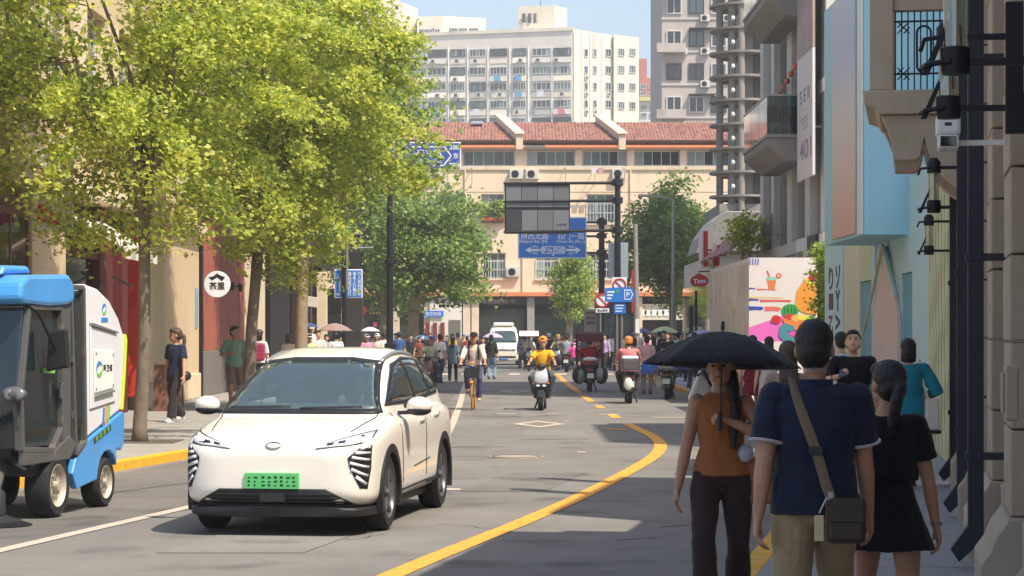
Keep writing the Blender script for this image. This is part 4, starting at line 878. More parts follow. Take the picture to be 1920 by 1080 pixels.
paint([(1462,612),(1474,606),(1490,612),(1486,622),(1476,620),(1480,630),(1492,634),(1490,640),(1470,640),(1460,630)], (70,140,150), 'teal_shape'); paint([(1476,624),(1492,620),(1496,628),(1484,632)], (214,90,170), 'magenta_shape')
# ------------------------------------------------------------------ trees
M_bark = mat('grey_bark', (104,92,78), .9, 0, .25, 4, .7, 22, stretch=(1,1,.35), hue=(132,120,104), wear=((96,84,72), .6, 5.))
M_bark2 = mat('plane_bark', (150,132,108), .9, 0, .2, 5, .4, 22, wear=((110,96,80), .56, 6.))
LM = {'lime': leafmat('lime_leaves', (116,146,56), (212,214,112), .55), 'mid': leafmat('mid_leaves', (100,132,60), (176,192,98), .46), 'dark': leafmat('dark_leaves', (84,118,60), (156,178,96), .42)}
def tree(name, label, x, y, z0, fork, crown, rad, nclus, per, leaf, lm, tr, seed, lean=0., bark=None, group=None, spread=.5, limbs=7, sprays=0):
    """trunk forks into limbs that reach leaf clusters scattered through the crown's volume"""
    rg = np.random.default_rng(seed); o = thing(name, label, 'tree', (x, y, z0), 0, group)
    C = np.array(crown); Rd = np.array(rad)
    P = rg.normal(size=(nclus, 3)); P /= np.linalg.norm(P, axis=1)[:, None]; rr = rg.uniform(.35, 1.0, nclus)**.6
    lump = 1+.26*np.sin(P[:,0]*5+seed)+.2*np.sin(P[:,1]*7+P[:,2]*4+seed*2)
    P = C+P*Rd*(rr*lump)[:, None]
    P = P[P[:,2] > z0+fork*.82]
    # wood
    m = MB(); top = Vector((x+lean*fork, y, z0+fork)); b0 = Vector((x, y, z0-.05))
    mid = b0.lerp(top, .5)+Vector((rg.uniform(-.06,.06), rg.uniform(-.05,.05), 0))
    m.tube([b0, b0+Vector((0,0,.25)), b0.lerp(mid,.6), mid, mid.lerp(top,.6), top], [tr*1.45, tr*1.1, tr, tr*.95, tr*.9, tr*.95], 12)
    ends = []
    for k in range(limbs):
        a = 2*math.pi*k/limbs+rg.uniform(-.4,.4); e = Vector((C[0]+Rd[0]*.62*math.cos(a), C[1]+Rd[1]*.62*math.sin(a), C[2]+Rd[2]*rg.uniform(-.15,.7)))
        s = top-Vector((0,0,rg.uniform(0,.35)*fork*.25)); c1 = s.lerp(e,.35)+Vector((0,0,.12*Rd[2]))+Vector(rg.normal(size=3)*.12)
        c2 = s.lerp(e,.7)+Vector((0,0,.10*Rd[2]))+Vector(rg.normal(size=3)*.15)
        pts = [s, s.lerp(c1,.5)+Vector(rg.normal(size=3)*.04), c1, c2, e]; m.tube(pts, [tr*.62, tr*.5, tr*.40, tr*.25, tr*.08], 8); ends.append(pts)
    nodes = [q for pts in ends for q in spline([tuple(p) for p in pts[1:]], 4)]
    N = np.array([tuple(q) for q in nodes])
    for q in P[::2]:
        j = int(np.argmin(((N-q)**2).sum(1)+np.where(N[:,2] > q[2]+.3, 3., 0))); a = Vector(N[j]); b_ = Vector(q); c = a.lerp(b_,.55)+Vector((0,0,.08*(b_-a).length))
        m.tube([a, c, b_], [tr*.14, tr*.09, .006], 5)
    m.build('trunk', bark or M_bark, o, True, angle=180)
    # leaves, with loose sprays reaching out of the crown
    SP = np.full(len(P), spread)
    if sprays:
        ex = []
        for k in range(sprays):
            dv = rg.normal(size=3); dv[2] = dv[2]*.6-.1; dv /= np.linalg.norm(dv); st = C+dv*Rd*.86; L = rg.uniform(.7,1.5)
            ex += [st+dv*L*t*np.array([1,1,.5])+np.array([0,0,-.25*t*t]) for t in np.linspace(0,1,6)]
        ex = np.array(ex); ex = ex[ex[:,2] > z0+fork*.8]; P = np.concatenate([P, ex]); SP = np.concatenate([SP, np.full(len(ex), .15)])
    rep = np.where(SP < spread*.9, int(per*.45), per); cen = np.repeat(P, rep, axis=0); n = len(cen)
    off = rg.normal(size=(n,3))*np.array([1, 1, .55])*np.repeat(SP, rep)[:,None]; cen = cen+off
    nr = rg.normal(size=(n,3))*.62+np.array([.28,-.18,.75]); nr /= np.linalg.norm(nr, axis=1)[:,None]
    d = rg.normal(size=(n,3)); d -= (d*nr).sum(1)[:,None]*nr; d /= np.linalg.norm(d, axis=1)[:,None]; sd_ = np.cross(nr, d)
    L = (leaf*rg.uniform(.45,1.35,n))[:,None]; wd = L*.42
    base = cen-d*L*.5; tip = cen+d*L*.5-nr*L*.12
    l1 = cen-d*L*.08+sd_*wd+nr*L*.10; r1 = cen-d*L*.08-sd_*wd+nr*L*.10
    V = np.stack([base, r1, tip, l1], axis=1).reshape(-1,3)-np.array([x,y,z0])
    i = np.arange(n)[:,None]*4; Fq = np.concatenate([i+np.array([0,1,2]), i+np.array([0,2,3])])
    c = npmesh('crown', V, Fq, LM[lm], o); c['kind'] = 'stuff'; return o
p = G(262, 828, .12)
tree('street_tree', 'slender street tree with lime green crown beside the blue sweeper', p.x, p.y, .12, 3.5, (-6.3,34.6,6.9), (3.2,2.0,3.9), 255, 160, .092, 'lime', .10, 1, .02, spread=.28, sprays=60)
tree('street_tree', 'large lime green street tree spreading over the white car', -5.65, 48, .12, 3.3, (-5.0,48.3,7.2), (2.6,2.1,3.8), 245, 155, .108, 'lime', .13, 2, .06, spread=.30, sprays=70)
tree('street_tree', 'street tree behind the car with grey trunk and mid green lower leaves', -5.75, 61, .12, 4.4, (-5.3,61.5,7.6), (2.5,2.2,3.3), 210, 90, .18, 'mid', .17, 3, .02, bark=M_bark2, spread=.42)
tree('plane_tree', 'dark green tree on the left corner behind the black post', PX(775,101), 101, .12, 2.6, (PX(805,101),101.5,5.5), (2.35,2.4,2.55), 210, 95, .2, 'dark', .26, 5, .0, bark=M_bark2, spread=.42)
tree('plane_tree', 'dark green tree left of the junction behind the blue pedestrian sign', PX(716,108), 108, .12, 2.6, (PX(718,108),108.5,6.2), (2.2,2.4,3.3), 200, 90, .2, 'dark', .2, 6, .05, bark=M_bark2, spread=.42)
tree('plane_tree', 'tall dark green tree on the right corner behind the lamp post', PX(1262,112), 112, .12, 3.0, (PX(1262,112),112.5,6.3), (2.1,2.2,3.0), 230, 95, .19, 'dark', .2, 7, .0, bark=M_bark2, spread=.4)
tree('small_tree', 'small green tree in front of the terrace below the blue guide sign', PX(1068,122), 122, .02, 2.4, (PX(1076,122),122,4.3), (1.25,1.2,1.75), 90, 85, .17, 'mid', .2, 8, .0, bark=M_bark2, spread=.34)
tree('small_tree', 'light green sapling behind the top of the mural box', PX(1402,67), 67.2, .12, 3.3, (PX(1402,67),67.2,4.75), (.55,.5,.5), 30, 40, .12, 'lime', .05, 9, .0, spread=.20, limbs=5)
tree('climbing_hedge', 'narrow upright hedge between the mural box and pale blue panel', 7.36, 52.6, .12, .5, (7.36,52.7,2.1), (.26,.5,2.1), 70, 95, .09, 'mid', .04, 10, .0, spread=.13, limbs=5)
for k, (px, py) in enumerate(((905,404),(930,402),(940,408))):
    x, z = tx(px), tz(py); tree('window_plant', 'leafy plant in the terrace window box, %s' % ('left end','middle','right end')[k], x, YT-.3, z-.3, .2, (x,YT-.3,z+.35), (.45,.2,.5), 14, 40, .14, 'mid', .02, 20+k, spread=.14, limbs=3)
# fallen-leaf litter and grass-free tree pits
for (x, y, lb) in ((p.x, p.y, 'first'), (-5.65, 48, 'second')):
    t_ = bx('tree_pit', mat('tree_pit_grate', (86,78,68), .9, 0, .25, 9, .5, 30), pvl, x-.6, x+.6, y-.6, y+.6, .121, .128)
# ------------------------------------------------------------------ poles, gantries and signs
def clampband(m, x, y, z, r, h=.22):
    m.lathe([(r,z),(r*1.5,z+.03),(r*1.5,z+h-.03),(r,z+h)], (x,y,0), 16)
Y1 = 95.0; x1p = PX(1158,Y1); s1p = F/Y1
gp = thing('display_gantry', 'black pole carrying a grey display board seen from behind on three arms', 'gantry', (x1p, Y1, .12))
MB().tube([(x1p,Y1,.12),(x1p,Y1,PZ(330,Y1))], [.15,.12], 16).build('pole', M_black, gp, True)
MB().lathe([(.12,0),(.2,0),(.2,.5),(.15,.55),(.15,.55)], (x1p,Y1,.12), 16).build('pole_base', M_black, gp, True)
for py in (343,376,432):
    z = PZ(py,Y1); m = MB(); clampband(m, x1p, Y1, z-.14, .15, .30); m.build('clamp', M_black, gp, True)
    dz = (PZ(345 if py == 343 else py+6 if py == 376 else 440,Y1)-z); MB().tube([(x1p,Y1,z),(PX(944,Y1),Y1,z+dz*.35)], [.07,.05], 10).build('arm', M_black, gp, True)
    MB().bar((x1p-.3,Y1-.02,z),(x1p+.12,Y1-.02,z), .2,.16).build('arm_socket', M_black, gp, bevel=.02)
z0, z1 = PZ(438,Y1), PZ(345,Y1); xa, xb = PX(946,Y1), PX(1069,Y1)
M_led = [mat('display_back_%d' % k, c, .5, .3, .06, 2) for k, c in enumerate(((112,114,116),(122,124,127),(60,62,66)))]
bx('cabinet', M_dark, gp, xa, xb, Y1+.08, Y1+.35, z0, z1, .02)
for r_ in range(2):
    for c_ in range(4):
        w_ = (xb-xa-.1)/4; mm = M_led[2] if (r_ == 0 and c_ == 0) else M_led[(r_+c_)%2]
        zz0 = z0+.09+r_*(z1-z0-.04)/2; bx('back_panel', mm, gp, xa+.06+c_*w_, xa+.04+(c_+1)*w_, Y1+.03, Y1+.079, zz0, zz0+(z1-z0)/2-.16, .012)
text('上海交警', mat('panel_print', (70,80,96), .6, 0, 0), gp, (PX(1052,Y1), Y1+.022, PZ(421,Y1)), (1,0,0), (0,0,1), w=.45)
bx('rear_sign', mat('sign_back', (176,188,196), .4, .5, .08, 2), gp, PX(1141,Y1), PX(1178,Y1), Y1+.16, Y1+.2, PZ(522,Y1), PZ(455,Y1), .01)
# blue guide sign on its own gantry
Y2 = 110.0; x2p = PX(1128,Y2); gs = thing('guide_sign_gantry', 'blue road guide sign with white arrows on a black pole behind the display board', 'sign', (x2p, Y2, .12))
MB().tube([(x2p,Y2,.12),(x2p,Y2,PZ(408,Y2))], [.17,.14], 14).build('pole', M_black, gs, True)
for py in (417,443,474):
    z = PZ(py,Y2); m = MB(); clampband(m, x2p, Y2, z-.12, .17, .28); m.build('clamp', M_black, gs, True)
    MB().tube([(x2p,Y2,z),(PX(975,Y2),Y2,z)], .055, 8).build('arm', M_black, gs, True)
xa, xb, z0, z1 = PX(971,Y2), PX(1100,Y2), PZ(485,Y2), PZ(407,Y2); zc = lambda py: PZ(py,Y2); xc = lambda px: PX(px,Y2); yf = Y2-.13
bx('white_border', M_signw, gs, xa, xb, yf, yf+.04, z0, z1, .02); bx('blue_face', M_blue, gs, xa+.06, xb-.06, yf-.012, yf-.002, z0+.06, z1-.06)
R_, U_ = (1,0,0), (0,0,1)
text('陕西北路', M_signw, gs, (xc(1003), yf-.018, zc(443)), R_, U_, w=1.35, bold=.012); text('Shaanxi Rd. (N)', M_signw, gs, (xc(1000), yf-.018, zc(453.5)), R_, U_, w=1.38, bold=.012)
text('石门一路', M_signw, gs, (xc(1070), yf-.018, zc(443)), R_, U_, w=1.35, bold=.012); text('Shimen Rd. (No.1)', M_signw, gs, (xc(1070), yf-.018, zc(453.5)), R_, U_, w=1.38, bold=.012)
text('南京西路', M_signw, gs, (xc(1036.5), yf-.026, zc(469)), R_, U_, w=1.15, bold=.015)
bxx = [(xc(1012),zc(469)),(xc(1017),zc(462)),(xc(1057),zc(462)),(xc(1062),zc(469)),(xc(1057),zc(476)),(xc(1017),zc(476))]
MB().prism(bxx, 'y', yf-.016, yf-.013).build('road_name_frame', M_signw, gs); MB().prism([(xc(1037)+(p_[0]-xc(1037))*.93, zc(469)+(p_[1]-zc(469))*.8) for p_ in bxx], 'y', yf-.020, yf-.017).build('road_name_field', M_blue, gs)
for s in (-1, 1):
    c = 1037; q = lambda d: xc(c+s*d)
    MB().prism([(q(26),zc(467)),(q(42),zc(467)),(q(42),zc(463)),(q(52),zc(469)),(q(42),zc(475)),(q(42),zc(471)),(q(26),zc(471))], 'y', yf-.016, yf-.013).build('arrow', M_signw, gs)
    text(('970','968')[s > 0], M_signw, gs, (q(34), yf-.018, zc(463)), R_, U_, w=.26); text(('993','931')[s > 0], M_signw, gs, (q(34), yf-.018, zc(475.5)), R_, U_, w=.26)
bx('stem', M_signw, gs, xc(1035.5), xc(1038.5), yf-.016, yf-.013, zc(480), zc(476.5))
# blue street name sign among the leaves, on the black post on the left
Y3 = 80.0; x3 = PX(731,Y3); ps = thing('street_name_post', 'tall black post carrying a blue street name sign among the leaves', 'sign', (x3, Y3, .12))
MB().tube([(x3,Y3,.12),(x3,Y3,8.9)], [.125,.105], 14).build('post', M_black, ps, True); m = MB(); clampband(m, x3, Y3, 1.0, .13, .4); clampband(m, x3, Y3, 4.2, .125, .2); m.build('band', M_black, ps, True)
xa, xb, z0, z1 = PX(700,Y3), PX(864.5,Y3), PZ(318,Y3), PZ(267,Y3)
for z in (z0+.25, z1-.25): MB().tube([(x3,Y3,z),(PX(850,Y3),Y3-.05,z)], .05, 8).build('arm', M_black, ps, True)
yf = Y3-.16; M_blue2 = mat('street_sign_blue', (52,84,178), .4, 0, .05, 2)
bx('white_border', M_signw, ps, xa, xb, yf, yf+.04, z0, z1, .02); bx('blue_face', M_blue2, ps, xa+.04, xb-.04, yf-.012, yf-.002, z0+.04, z1-.04)
zc = lambda py: PZ(py,Y3); xc = lambda px: PX(px,Y3)
ln = MB(); ln.bar((xc(772),yf-.016,zc(311)),(xc(832),yf-.016,zc(311)), .006,.05); ln.bar((xc(832),yf-.016,zc(311)),(xc(846),yf-.016,zc(293)), .006,.05); ln.bar((xc(846),yf-.016,zc(293)),(xc(834),yf-.016,zc(276)), .006,.05); ln.bar((xc(834),yf-.016,zc(276)),(xc(772),yf-.016,zc(276)), .006,.05); ln.build('name_frame', M_signw, ps)
text('泰兴路', M_signw, ps, (xc(805), yf-.018, zc(288)), R_, U_, w=.9, bold=.012); text('Taixing Rd.', M_signw, ps, (xc(806), yf-.018, zc(303)), R_, U_, w=.85, bold=.012); text('东', M_signw, ps, (xc(855), yf-.018, zc(293)), R_, U_, w=.2, bold=.015); text('289', M_signw, ps, (xc(852), yf-.018, zc(311)), R_, U_, w=.38, bold=.02); text('288', M_signw, ps, (xc(852), yf-.018, zc(277)), R_, U_, w=.34, bold=.015)
# blue pedestrian notice on a slim post, dark kiosk pillar behind
Y4 = 75.0; x4 = PX(646,Y4); pn = thing('pedestrian_notice', 'blue notice with columns of white characters on a slim black post', 'sign', (x4, Y4, .12))
MB().tube([(x4,Y4-.2,.12),(x4,Y4-.2,PZ(470,Y4))], .075, 12).build('post', M_black, pn, True); MB().tube([(x4+.09,Y4-.2,PZ(542,Y4)),(x4+.09,Y4-.2,PZ(440,Y4))], .05, 8).build('grey_tube', M_steel, pn, True)
xa, xb, z0, z1 = PX(627,Y4), PX(680,Y4), PZ(559,Y4), PZ(505,Y4)
bx('white_border', M_signw, pn, xa, xb, Y4-.06, Y4-.02, z0, z1, .02); bx('blue_face', M_blue, pn, xa+.035, xb-.035, Y4-.07, Y4-.062, z0+.035, z1-.035)
for k, s in enumerate(('行人非机动车', '请走人行横道', '请勿闯红灯')):
    text('\n'.join(s), M_signw, pn, (PX(674-k*9.2,Y4), Y4-.076, (z0+z1)/2), R_, U_, w=.12, h=.80, bold=.015)
text('人', M_signw, pn, (PX(634,Y4), Y4-.076, z1-.25), R_, U_, w=.16, bold=.02); bx('arrow_stem', M_signw, pn, PX(636,Y4), PX(638.5,Y4), Y4-.076, Y4-.072, z0+.2, z0+.55); bx('digits', M_signw, pn, PX(632,Y4), PX(638,Y4), Y4-.076, Y4-.072, z0+.09, z0+.17)
Y5 = 90.0; kp = thing('kiosk_pillar', 'thick dark grey advertising pillar behind the blue notice', 'pillar', (PX(662,Y5), Y5, .12)); bx('shaft', M_dclad, kp, PX(645,Y5), PX(680,Y5), Y5, Y5+.7, .12, PZ(540,Y5), .03); bx('upper_shaft', M_plast, kp, PX(655,Y5), PX(674,Y5), Y5+.1, Y5+.5, PZ(540,Y5), PZ(440,Y5), .02); bx('cap', M_steel, kp, PX(653,Y5), PX(676,Y5), Y5+.05, Y5+.55, PZ(440,Y5), PZ(437,Y5), .01)
# traffic lights hanging at the corner on the left
tl_ = thing('traffic_light', 'traffic light head on a thin arm at the left corner under the leaves', 'traffic light', (PX(660,86), 86, 5)); MB().tube([(PX(660,86),86,PZ(465,86)),(PX(700,86),86,PZ(464,86))], .03, 8).build('arm', M_steel, tl_, True); bx('housing', M_black, tl_, PX(652,86), PX(659,86), 85.9, 86.1, PZ(478,86), PZ(450,86), .02)
for k in range(3): MB().disc((PX(655.5,86), 85.885, PZ(455+k*9,86)), .06, .02, 'y', 14).build('lamp', M_glassd, tl_, True)
# sign cluster on the right corner
Y6 = 90.0; sc = thing('sign_cluster', 'pole with round no-stopping sign, blue arrow sign and small blue plate', 'sign', (PX(1160,Y6), Y6, .12)); xc = lambda px: PX(px,Y6); zc = lambda py: PZ(py,Y6)
for px in (1157,1166): MB().tube([(xc(px),Y6,.12),(xc(px),Y6,zc(535))], .05, 10).build('pole', M_steel, sc, True)
bx('white_plate', M_signw, sc, xc(1147), xc(1175), Y6-.1, Y6-.07, zc(548), zc(520), .005); MB().lathe([(.28,-.11),(.28,-.125),(.22,-.125),(.22,-.11)], (xc(1161),Y6,zc(535)), 28, 'y', True).build('red_ring', M_signr, sc); MB().bar((xc(1161)-.16,Y6-.12,zc(535)+.16),(xc(1161)+.16,Y6-.12,zc(535)-.16), .012,.05).build('red_bar', M_signr, sc)
MB().prism([(xc(1134),zc(566)),(xc(1134),zc(540)),(xc(1185),zc(538)),(xc(1191),zc(552)),(xc(1185),zc(566))], 'y', Y6-.16, Y6-.13).build('arrow_plate', M_blue, sc); bx('green_patch', mat('sign_green', (70,170,80), .4, 0, .05, 2), sc, xc(1155), xc(1160), Y6-.166, Y6-.161, zc(550), zc(542))
for k in range(3): bx('print_line', M_signw, sc, xc(1138), xc(1152-k*3), Y6-.166, Y6-.161, zc(549+k*6), zc(546+k*6))
MB().prism([(xc(1170),zc(562)),(xc(1170),zc(543)),(xc(1182),zc(543)),(xc(1187),zc(552)),(xc(1182),zc(562))], 'y', Y6-.165, Y6-.161).build('white_field', M_signw, sc); MB().prism([(xc(1171.5),zc(560)),(xc(1171.5),zc(545)),(xc(1181.5),zc(545)),(xc(1185),zc(552)),(xc(1181.5),zc(560))], 'y', Y6-.169, Y6-.166).build('blue_field', M_blue, sc)
text('P', M_signw, sc, (xc(1177), Y6-.174, zc(552.5)), R_, U_, h=.2, bold=.02); bx('small_blue_plate', M_blue, sc, xc(1151), xc(1173), Y6-.1, Y6-.07, zc(588), zc(567), .005)
for k in range(3): bx('print_line', M_signw, sc, xc(1154), xc(1170-k*2), Y6-.106, Y6-.101, zc(573.5+k*5.5), zc(571.5+k*5.5))
Y7 = 92.0; rp_ = thing('round_prohibition_sign', 'round white prohibition sign with red ring and white plate on a thin pole', 'sign', (PX(1126,Y7), Y7, .12)); MB().tube([(PX(1126,Y7),Y7,.12),(PX(1126,Y7),Y7,PZ(550,Y7))], .04, 10).build('pole', M_steel, rp_, True)
MB().disc((PX(1129,Y7), Y7-.06, PZ(563,Y7)), .30, .02, 'y', 28).build('disc', M_signw, rp_); MB().lathe([(.30,-.075),(.30,-.09),(.24,-.09),(.24,-.075)], (PX(1129,Y7),Y7,PZ(563,Y7)), 28, 'y', True).build('red_ring', M_signr, rp_); MB().bar((PX(1129,Y7)-.17,Y7-.085,PZ(563,Y7)+.17),(PX(1129,Y7)+.17,Y7-.085,PZ(563,Y7)-.17), .012,.05).build('red_bar', M_signr, rp_)
bx('caption_plate', M_signw, rp_, PX(1117,Y7), PX(1142,Y7), Y7-.08, Y7-.05, PZ(586,Y7), PZ(578,Y7)); text('禁止停车', M_plast, rp_, (PX(1129.5,Y7), Y7-.086, PZ(582,Y7)), R_, U_, w=.42, bold=.01); MB().bar((PX(1126,Y7)-.12,Y7-.05,PZ(555,Y7)),(PX(1126,Y7)+.12,Y7-.05,PZ(555,Y7)), .05).build('bracket', M_steel, rp_)
ip = thing('info_totem', 'slim striped information totem at the right corner of the junction', 'totem', (PX(1107,108), 108, .12)); bx('body', mat('totem_grey', (150,140,134), .6, 0, .15, 3), ip, PX(1096,108), PX(1118,108), 108, 108.3, .0, PZ(580,108), .02)
for k in range(3): bx('stripe', mat('totem_brown', (112,70,64), .6, 0, .1, 3), ip, PX(1098,108), PX(1116,108), 107.97, 107.998, PZ(607-k*9,108), PZ(603-k*9,108))
Y8 = 105.0; lp = thing('street_lamp', 'slim grey street lamp with a single arm on the right corner', 'street lamp', (PX(1262,Y8), Y8, .12)); MB().tube([(PX(1262,Y8),Y8,.12),(PX(1262,Y8),Y8,PZ(374,Y8))], [.10,.06], 12).build('pole', M_steel, lp, True); MB().tube([(PX(1262,Y8),Y8,PZ(375,Y8)),(PX(1250,Y8),Y8,PZ(371,Y8)),(PX(1215,Y8),Y8,PZ(367,Y8))], .04, 8).build('arm', M_steel, lp, True); bx('lamp_head', M_steel, lp, PX(1196,Y8), PX(1216,Y8), Y8-.12, Y8+.12, PZ(369,Y8), PZ(364.5,Y8), .02)
Y9 = 100.0; cp = thing('concrete_pole', 'weathered concrete utility pole left of the street lamp', 'pole', (PX(1194,Y9), Y9, .12)); MB().tube([(PX(1195,Y9),Y9,.12),(PX(1191,Y9),Y9,PZ(420,Y9))], [.16,.10], 12).build('pole', M_conc, cp, True); bx('red_banner', M_signr, cp, PX(1184,Y9), PX(1188,Y9), Y9-.1, Y9-.07, PZ(585,Y9), PZ(505,Y9)); bx('white_band', M_white, cp, PX(1191,Y9)+.0, PX(1198.5,Y9), Y9-.19, Y9-.165, PZ(625,Y9), PZ(598,Y9))
for (px, Y, pt, w_) in ((1305,84,545,.05),(1320,88,560,.05),(1296,90,575,.09)):
    t_ = thing('slim_post', 'slim dark post in front of the far shops, %s' % {1305:'left of the mural box edge',1320:'under the oval red sign',1296:'carrying a small blue panel'}[px], 'post', (PX(px,Y), Y, .12)); MB().tube([(PX(px,Y),Y,.12),(PX(px,Y),Y,PZ(pt,Y))], w_, 10).build('shaft', M_dark, t_, True); MB().lathe([(w_*1.6,0),(w_*1.6,.12),(w_,.14),(w_,.14)], (PX(px,Y),Y,.12), 12).build('foot', M_dark, t_, True)
    if px == 1296: bx('blue_panel', M_blue, t_, PX(1308,Y), PX(1322,Y), Y, Y+.05, PZ(610,Y), PZ(592,Y), .01); MB().bar((PX(1296,Y),Y+.02,PZ(595,Y)),(PX(1309,Y),Y+.02,PZ(595,Y)), .04).build('panel_arm', M_dark, t_)
# ------------------------------------------------------------------ vehicles
def apply_mods(o):
    bpy.context.view_layer.update(); dg = bpy.context.evaluated_depsgraph_get(); me = bpy.data.meshes.new_from_object(o.evaluated_get(dg)); old = o.data; o.modifiers.clear(); o.data = me; return o
def smooth_interp(ys, st, it=6):
    ky = [s[0] for s in st]; out = []
    for c in range(1, len(st[0])):
        v = np.interp(ys, ky, [s[c] for s in st])
        for _ in range(it): v[1:-1] = .25*v[:-2]+.5*v[1:-1]+.25*v[2:]
        out.append(v)
    return out
def shell(m, st, ns=70, n=48, p=5., taper=None):
    """loft of rounded-box sections; st rows: (y, half width, z bottom, z top)"""
    t = np.linspace(0, 1, ns); y0, y1 = st[0][0], st[-1][0]; ys = y0+(y1-y0)*(.5-.5*np.cos(math.pi*t)); hw, zb, zt = smooth_interp(ys, st); rings = []
    for i in range(ns):
        ring = []
        for k in range(n):
            a = 2*math.pi*(k+.5)/n; c, s = math.cos(a), math.sin(a)
            x = math.copysign(abs(c)**(2/p), c); z = (zb[i]+zt[i])/2+(zt[i]-zb[i])/2*math.copysign(abs(s)**(2/p), s); w_ = hw[i]
            if taper: w_ = w_*taper(z)
            ring.append((x*w_, ys[i], z))
        rings.append(ring)
    m.loft(rings); return m
def inpoly(x, y, P):
    c = False; j = len(P)-1
    for i in range(len(P)):
        if (P[i][1] > y) != (P[j][1] > y) and x < (P[j][0]-P[i][0])*(y-P[i][1])/(P[j][1]-P[i][1])+P[i][0]: c = not c
        j = i
    return c
def patch(name, m, parent, bvh, outline, org, dr, off=.006, res=.05, thick=.006, holes=()):
    """panel cut to an outline and laid on the shell by casting rays; org(u,v) start point, dr direction"""
    ol = []
    for i in range(len(outline)):
        a, b_ = Vector(outline[i]), Vector(outline[(i+1)%len(outline)]); k = max(1, int((b_-a).length/res)); ol += [a.lerp(b_, j/k) for j in range(k)]
    us = [q.x for q in ol]; vs_ = [q.y for q in ol]; pts = list(ol)
    def inside(x, y):
        c = False; j = len(ol)-1
        for i in range(len(ol)):
            if (ol[i].y > y) != (ol[j].y > y) and x < (ol[j].x-ol[i].x)*(y-ol[i].y)/(ol[j].y-ol[i].y)+ol[i].x: c = not c
            j = i
        return c
    for x in np.arange(min(us), max(us), res):
        for y in np.arange(min(vs_), max(vs_), res):
            if inside(x, y) and min((Vector((x,y))-q).length for q in ol) > res*.45: pts.append(Vector((x, y)))
    fl_ = [list(range(len(ol)))]
    for hp_ in holes:
        k0 = len(pts)
        for i in range(len(hp_)):
            a, b_ = Vector(hp_[i]), Vector(hp_[(i+1)%len(hp_)]); k = max(1, int((b_-a).length/res)); pts += [a.lerp(b_, j/k) for j in range(k)]
        fl_.append(list(range(k0, len(pts))))
    v2, _, f2, *_ = delaunay_2d_cdt(pts, [], fl_, 1, 1e-5)
    if holes: f2 = [f for f in f2 if not any(inpoly(sum(v2[i].x for i in f)/len(f), sum(v2[i].y for i in f)/len(f), hp_) for hp_ in holes)]
    d = Vector(dr).normalized(); V = []
    for q in v2:
        o_ = Vector(org(q.x, q.y)); h = bvh.ray_cast(o_, d)
        if not h[0] or (d.y > .9 and h[0].y > .2): h = bvh.find_nearest(o_+d*(4.5 if d.y > .9 else 2.2))
        V.append(h[0]-d*off)
    o = MB().add(V, f2).build(name, m, parent, True, world=False, angle=60); s = o.modifiers.new('thick', 'SOLIDIFY'); s.thickness = thick; s.offset = 0; return o
def wheel(parent, c, r, w_, side=1, spokes=5, rimm=None, disc=None):
    """tyre with rim and spokes, axle along local X; side = outward direction"""
    x, y, z = c; t = MB(); h = w_/2
    t.lathe([(r*.66,-h*.95),(r*.9,-h),(r*.985,-h*.75),(r,-h*.3),(r,h*.3),(r*.985,h*.75),(r*.9,h),(r*.66,h*.95)], c, 40, 'x', True)
    W = t.build('wheel', M_rubber, parent, True, world=False); ri = MB(); e = side*h
    ri.lathe([(r*.665,e*.55),(r*.70,e*.9),(r*.66,e*.97),(r*.60,e*.7),(r*.60,e*.5)], c, 36, 'x', True); ri.disc((x+e*.45,y,z), r*.6, .02, 'x', 30); ri.disc((x+e*.72,y,z), r*.14, w_*.3, 'x', 16)
    rim = ri.build('rim', rimm or M_grey, W, True, world=False)
    if spokes:
        sp = MB()
        for k in range(spokes):
            a = 2*math.pi*k/spokes+.3; sp.bar((x+e*.74, y+r*.1*math.cos(a), z+r*.1*math.sin(a)), (x+e*.74, y+r*.62*math.cos(a), z+r*.62*math.sin(a)), r*.16, .03, (1,0,0))
        sp.build('spokes', rimm or M_grey, W, world=False)
    return W
# white electric SUV
c0 = G(554, 992); thC = math.atan(.15); fw = Vector((math.sin(thC), math.cos(thC), 0)); cl = c0+fw*1.36
CAR = thing('white_car', 'cream white electric hatchback with green plate driving in the near lane', 'car', (cl.x, cl.y, 0), -thC); CAR.scale = (.955,.97,1)
M_paint = mat('cream_car_paint', (238,231,219), .32, 0, .015, 1, coat=.9); M_trim = mat('car_black_trim', (26,26,28), .5, 0, .15, 8); M_wind = glassmat('windscreen_glass', (50,72,76), .04, .25); M_sideg = glassmat('side_glass', (30,36,38), .04, .25)
low = [(-2.26,.50,.42,.70),(-2.245,.64,.36,.78),(-2.20,.76,.30,.835),(-2.10,.845,.26,.875),(-1.95,.895,.235,.92),(-1.6,.925,.22,.985),(-1.2,.932,.22,1.045),(-.8,.935,.22,1.07),(0,.935,.22,1.085),(.9,.935,.22,1.11),(1.6,.93,.23,1.12),(2.0,.90,.27,1.08),(2.17,.83,.31,1.02),(2.24,.72,.36,.92),(2.26,.60,.42,.85)]
cab = [(-1.42,.80,.75,.98),(-1.2,.83,.75,1.09),(-.8,.845,.75,1.32),(-.45,.85,.75,1.49),(-.15,.85,.75,1.575),(.3,.85,.75,1.645),(.8,.85,.75,1.65),(1.3,.845,.75,1.60),(1.7,.84,.75,1.50),(1.95,.82,.75,1.34),(2.15,.78,.75,1.08)]
body = MB(); shell(body, low, 80, 56, 6.5); ob = body.build('body', M_paint, CAR, True, world=False, angle=180)
cut = MB()
for y in (-1.36, 1.38):
    for s in (-1, 1): cut.lathe([(.0,s*.55),(.385,s*.55),(.385,s*1.2),(.0,s*1.2)], (0,y,.335), 36, 'x')
co = cut.build('cutter', M_trim, None)
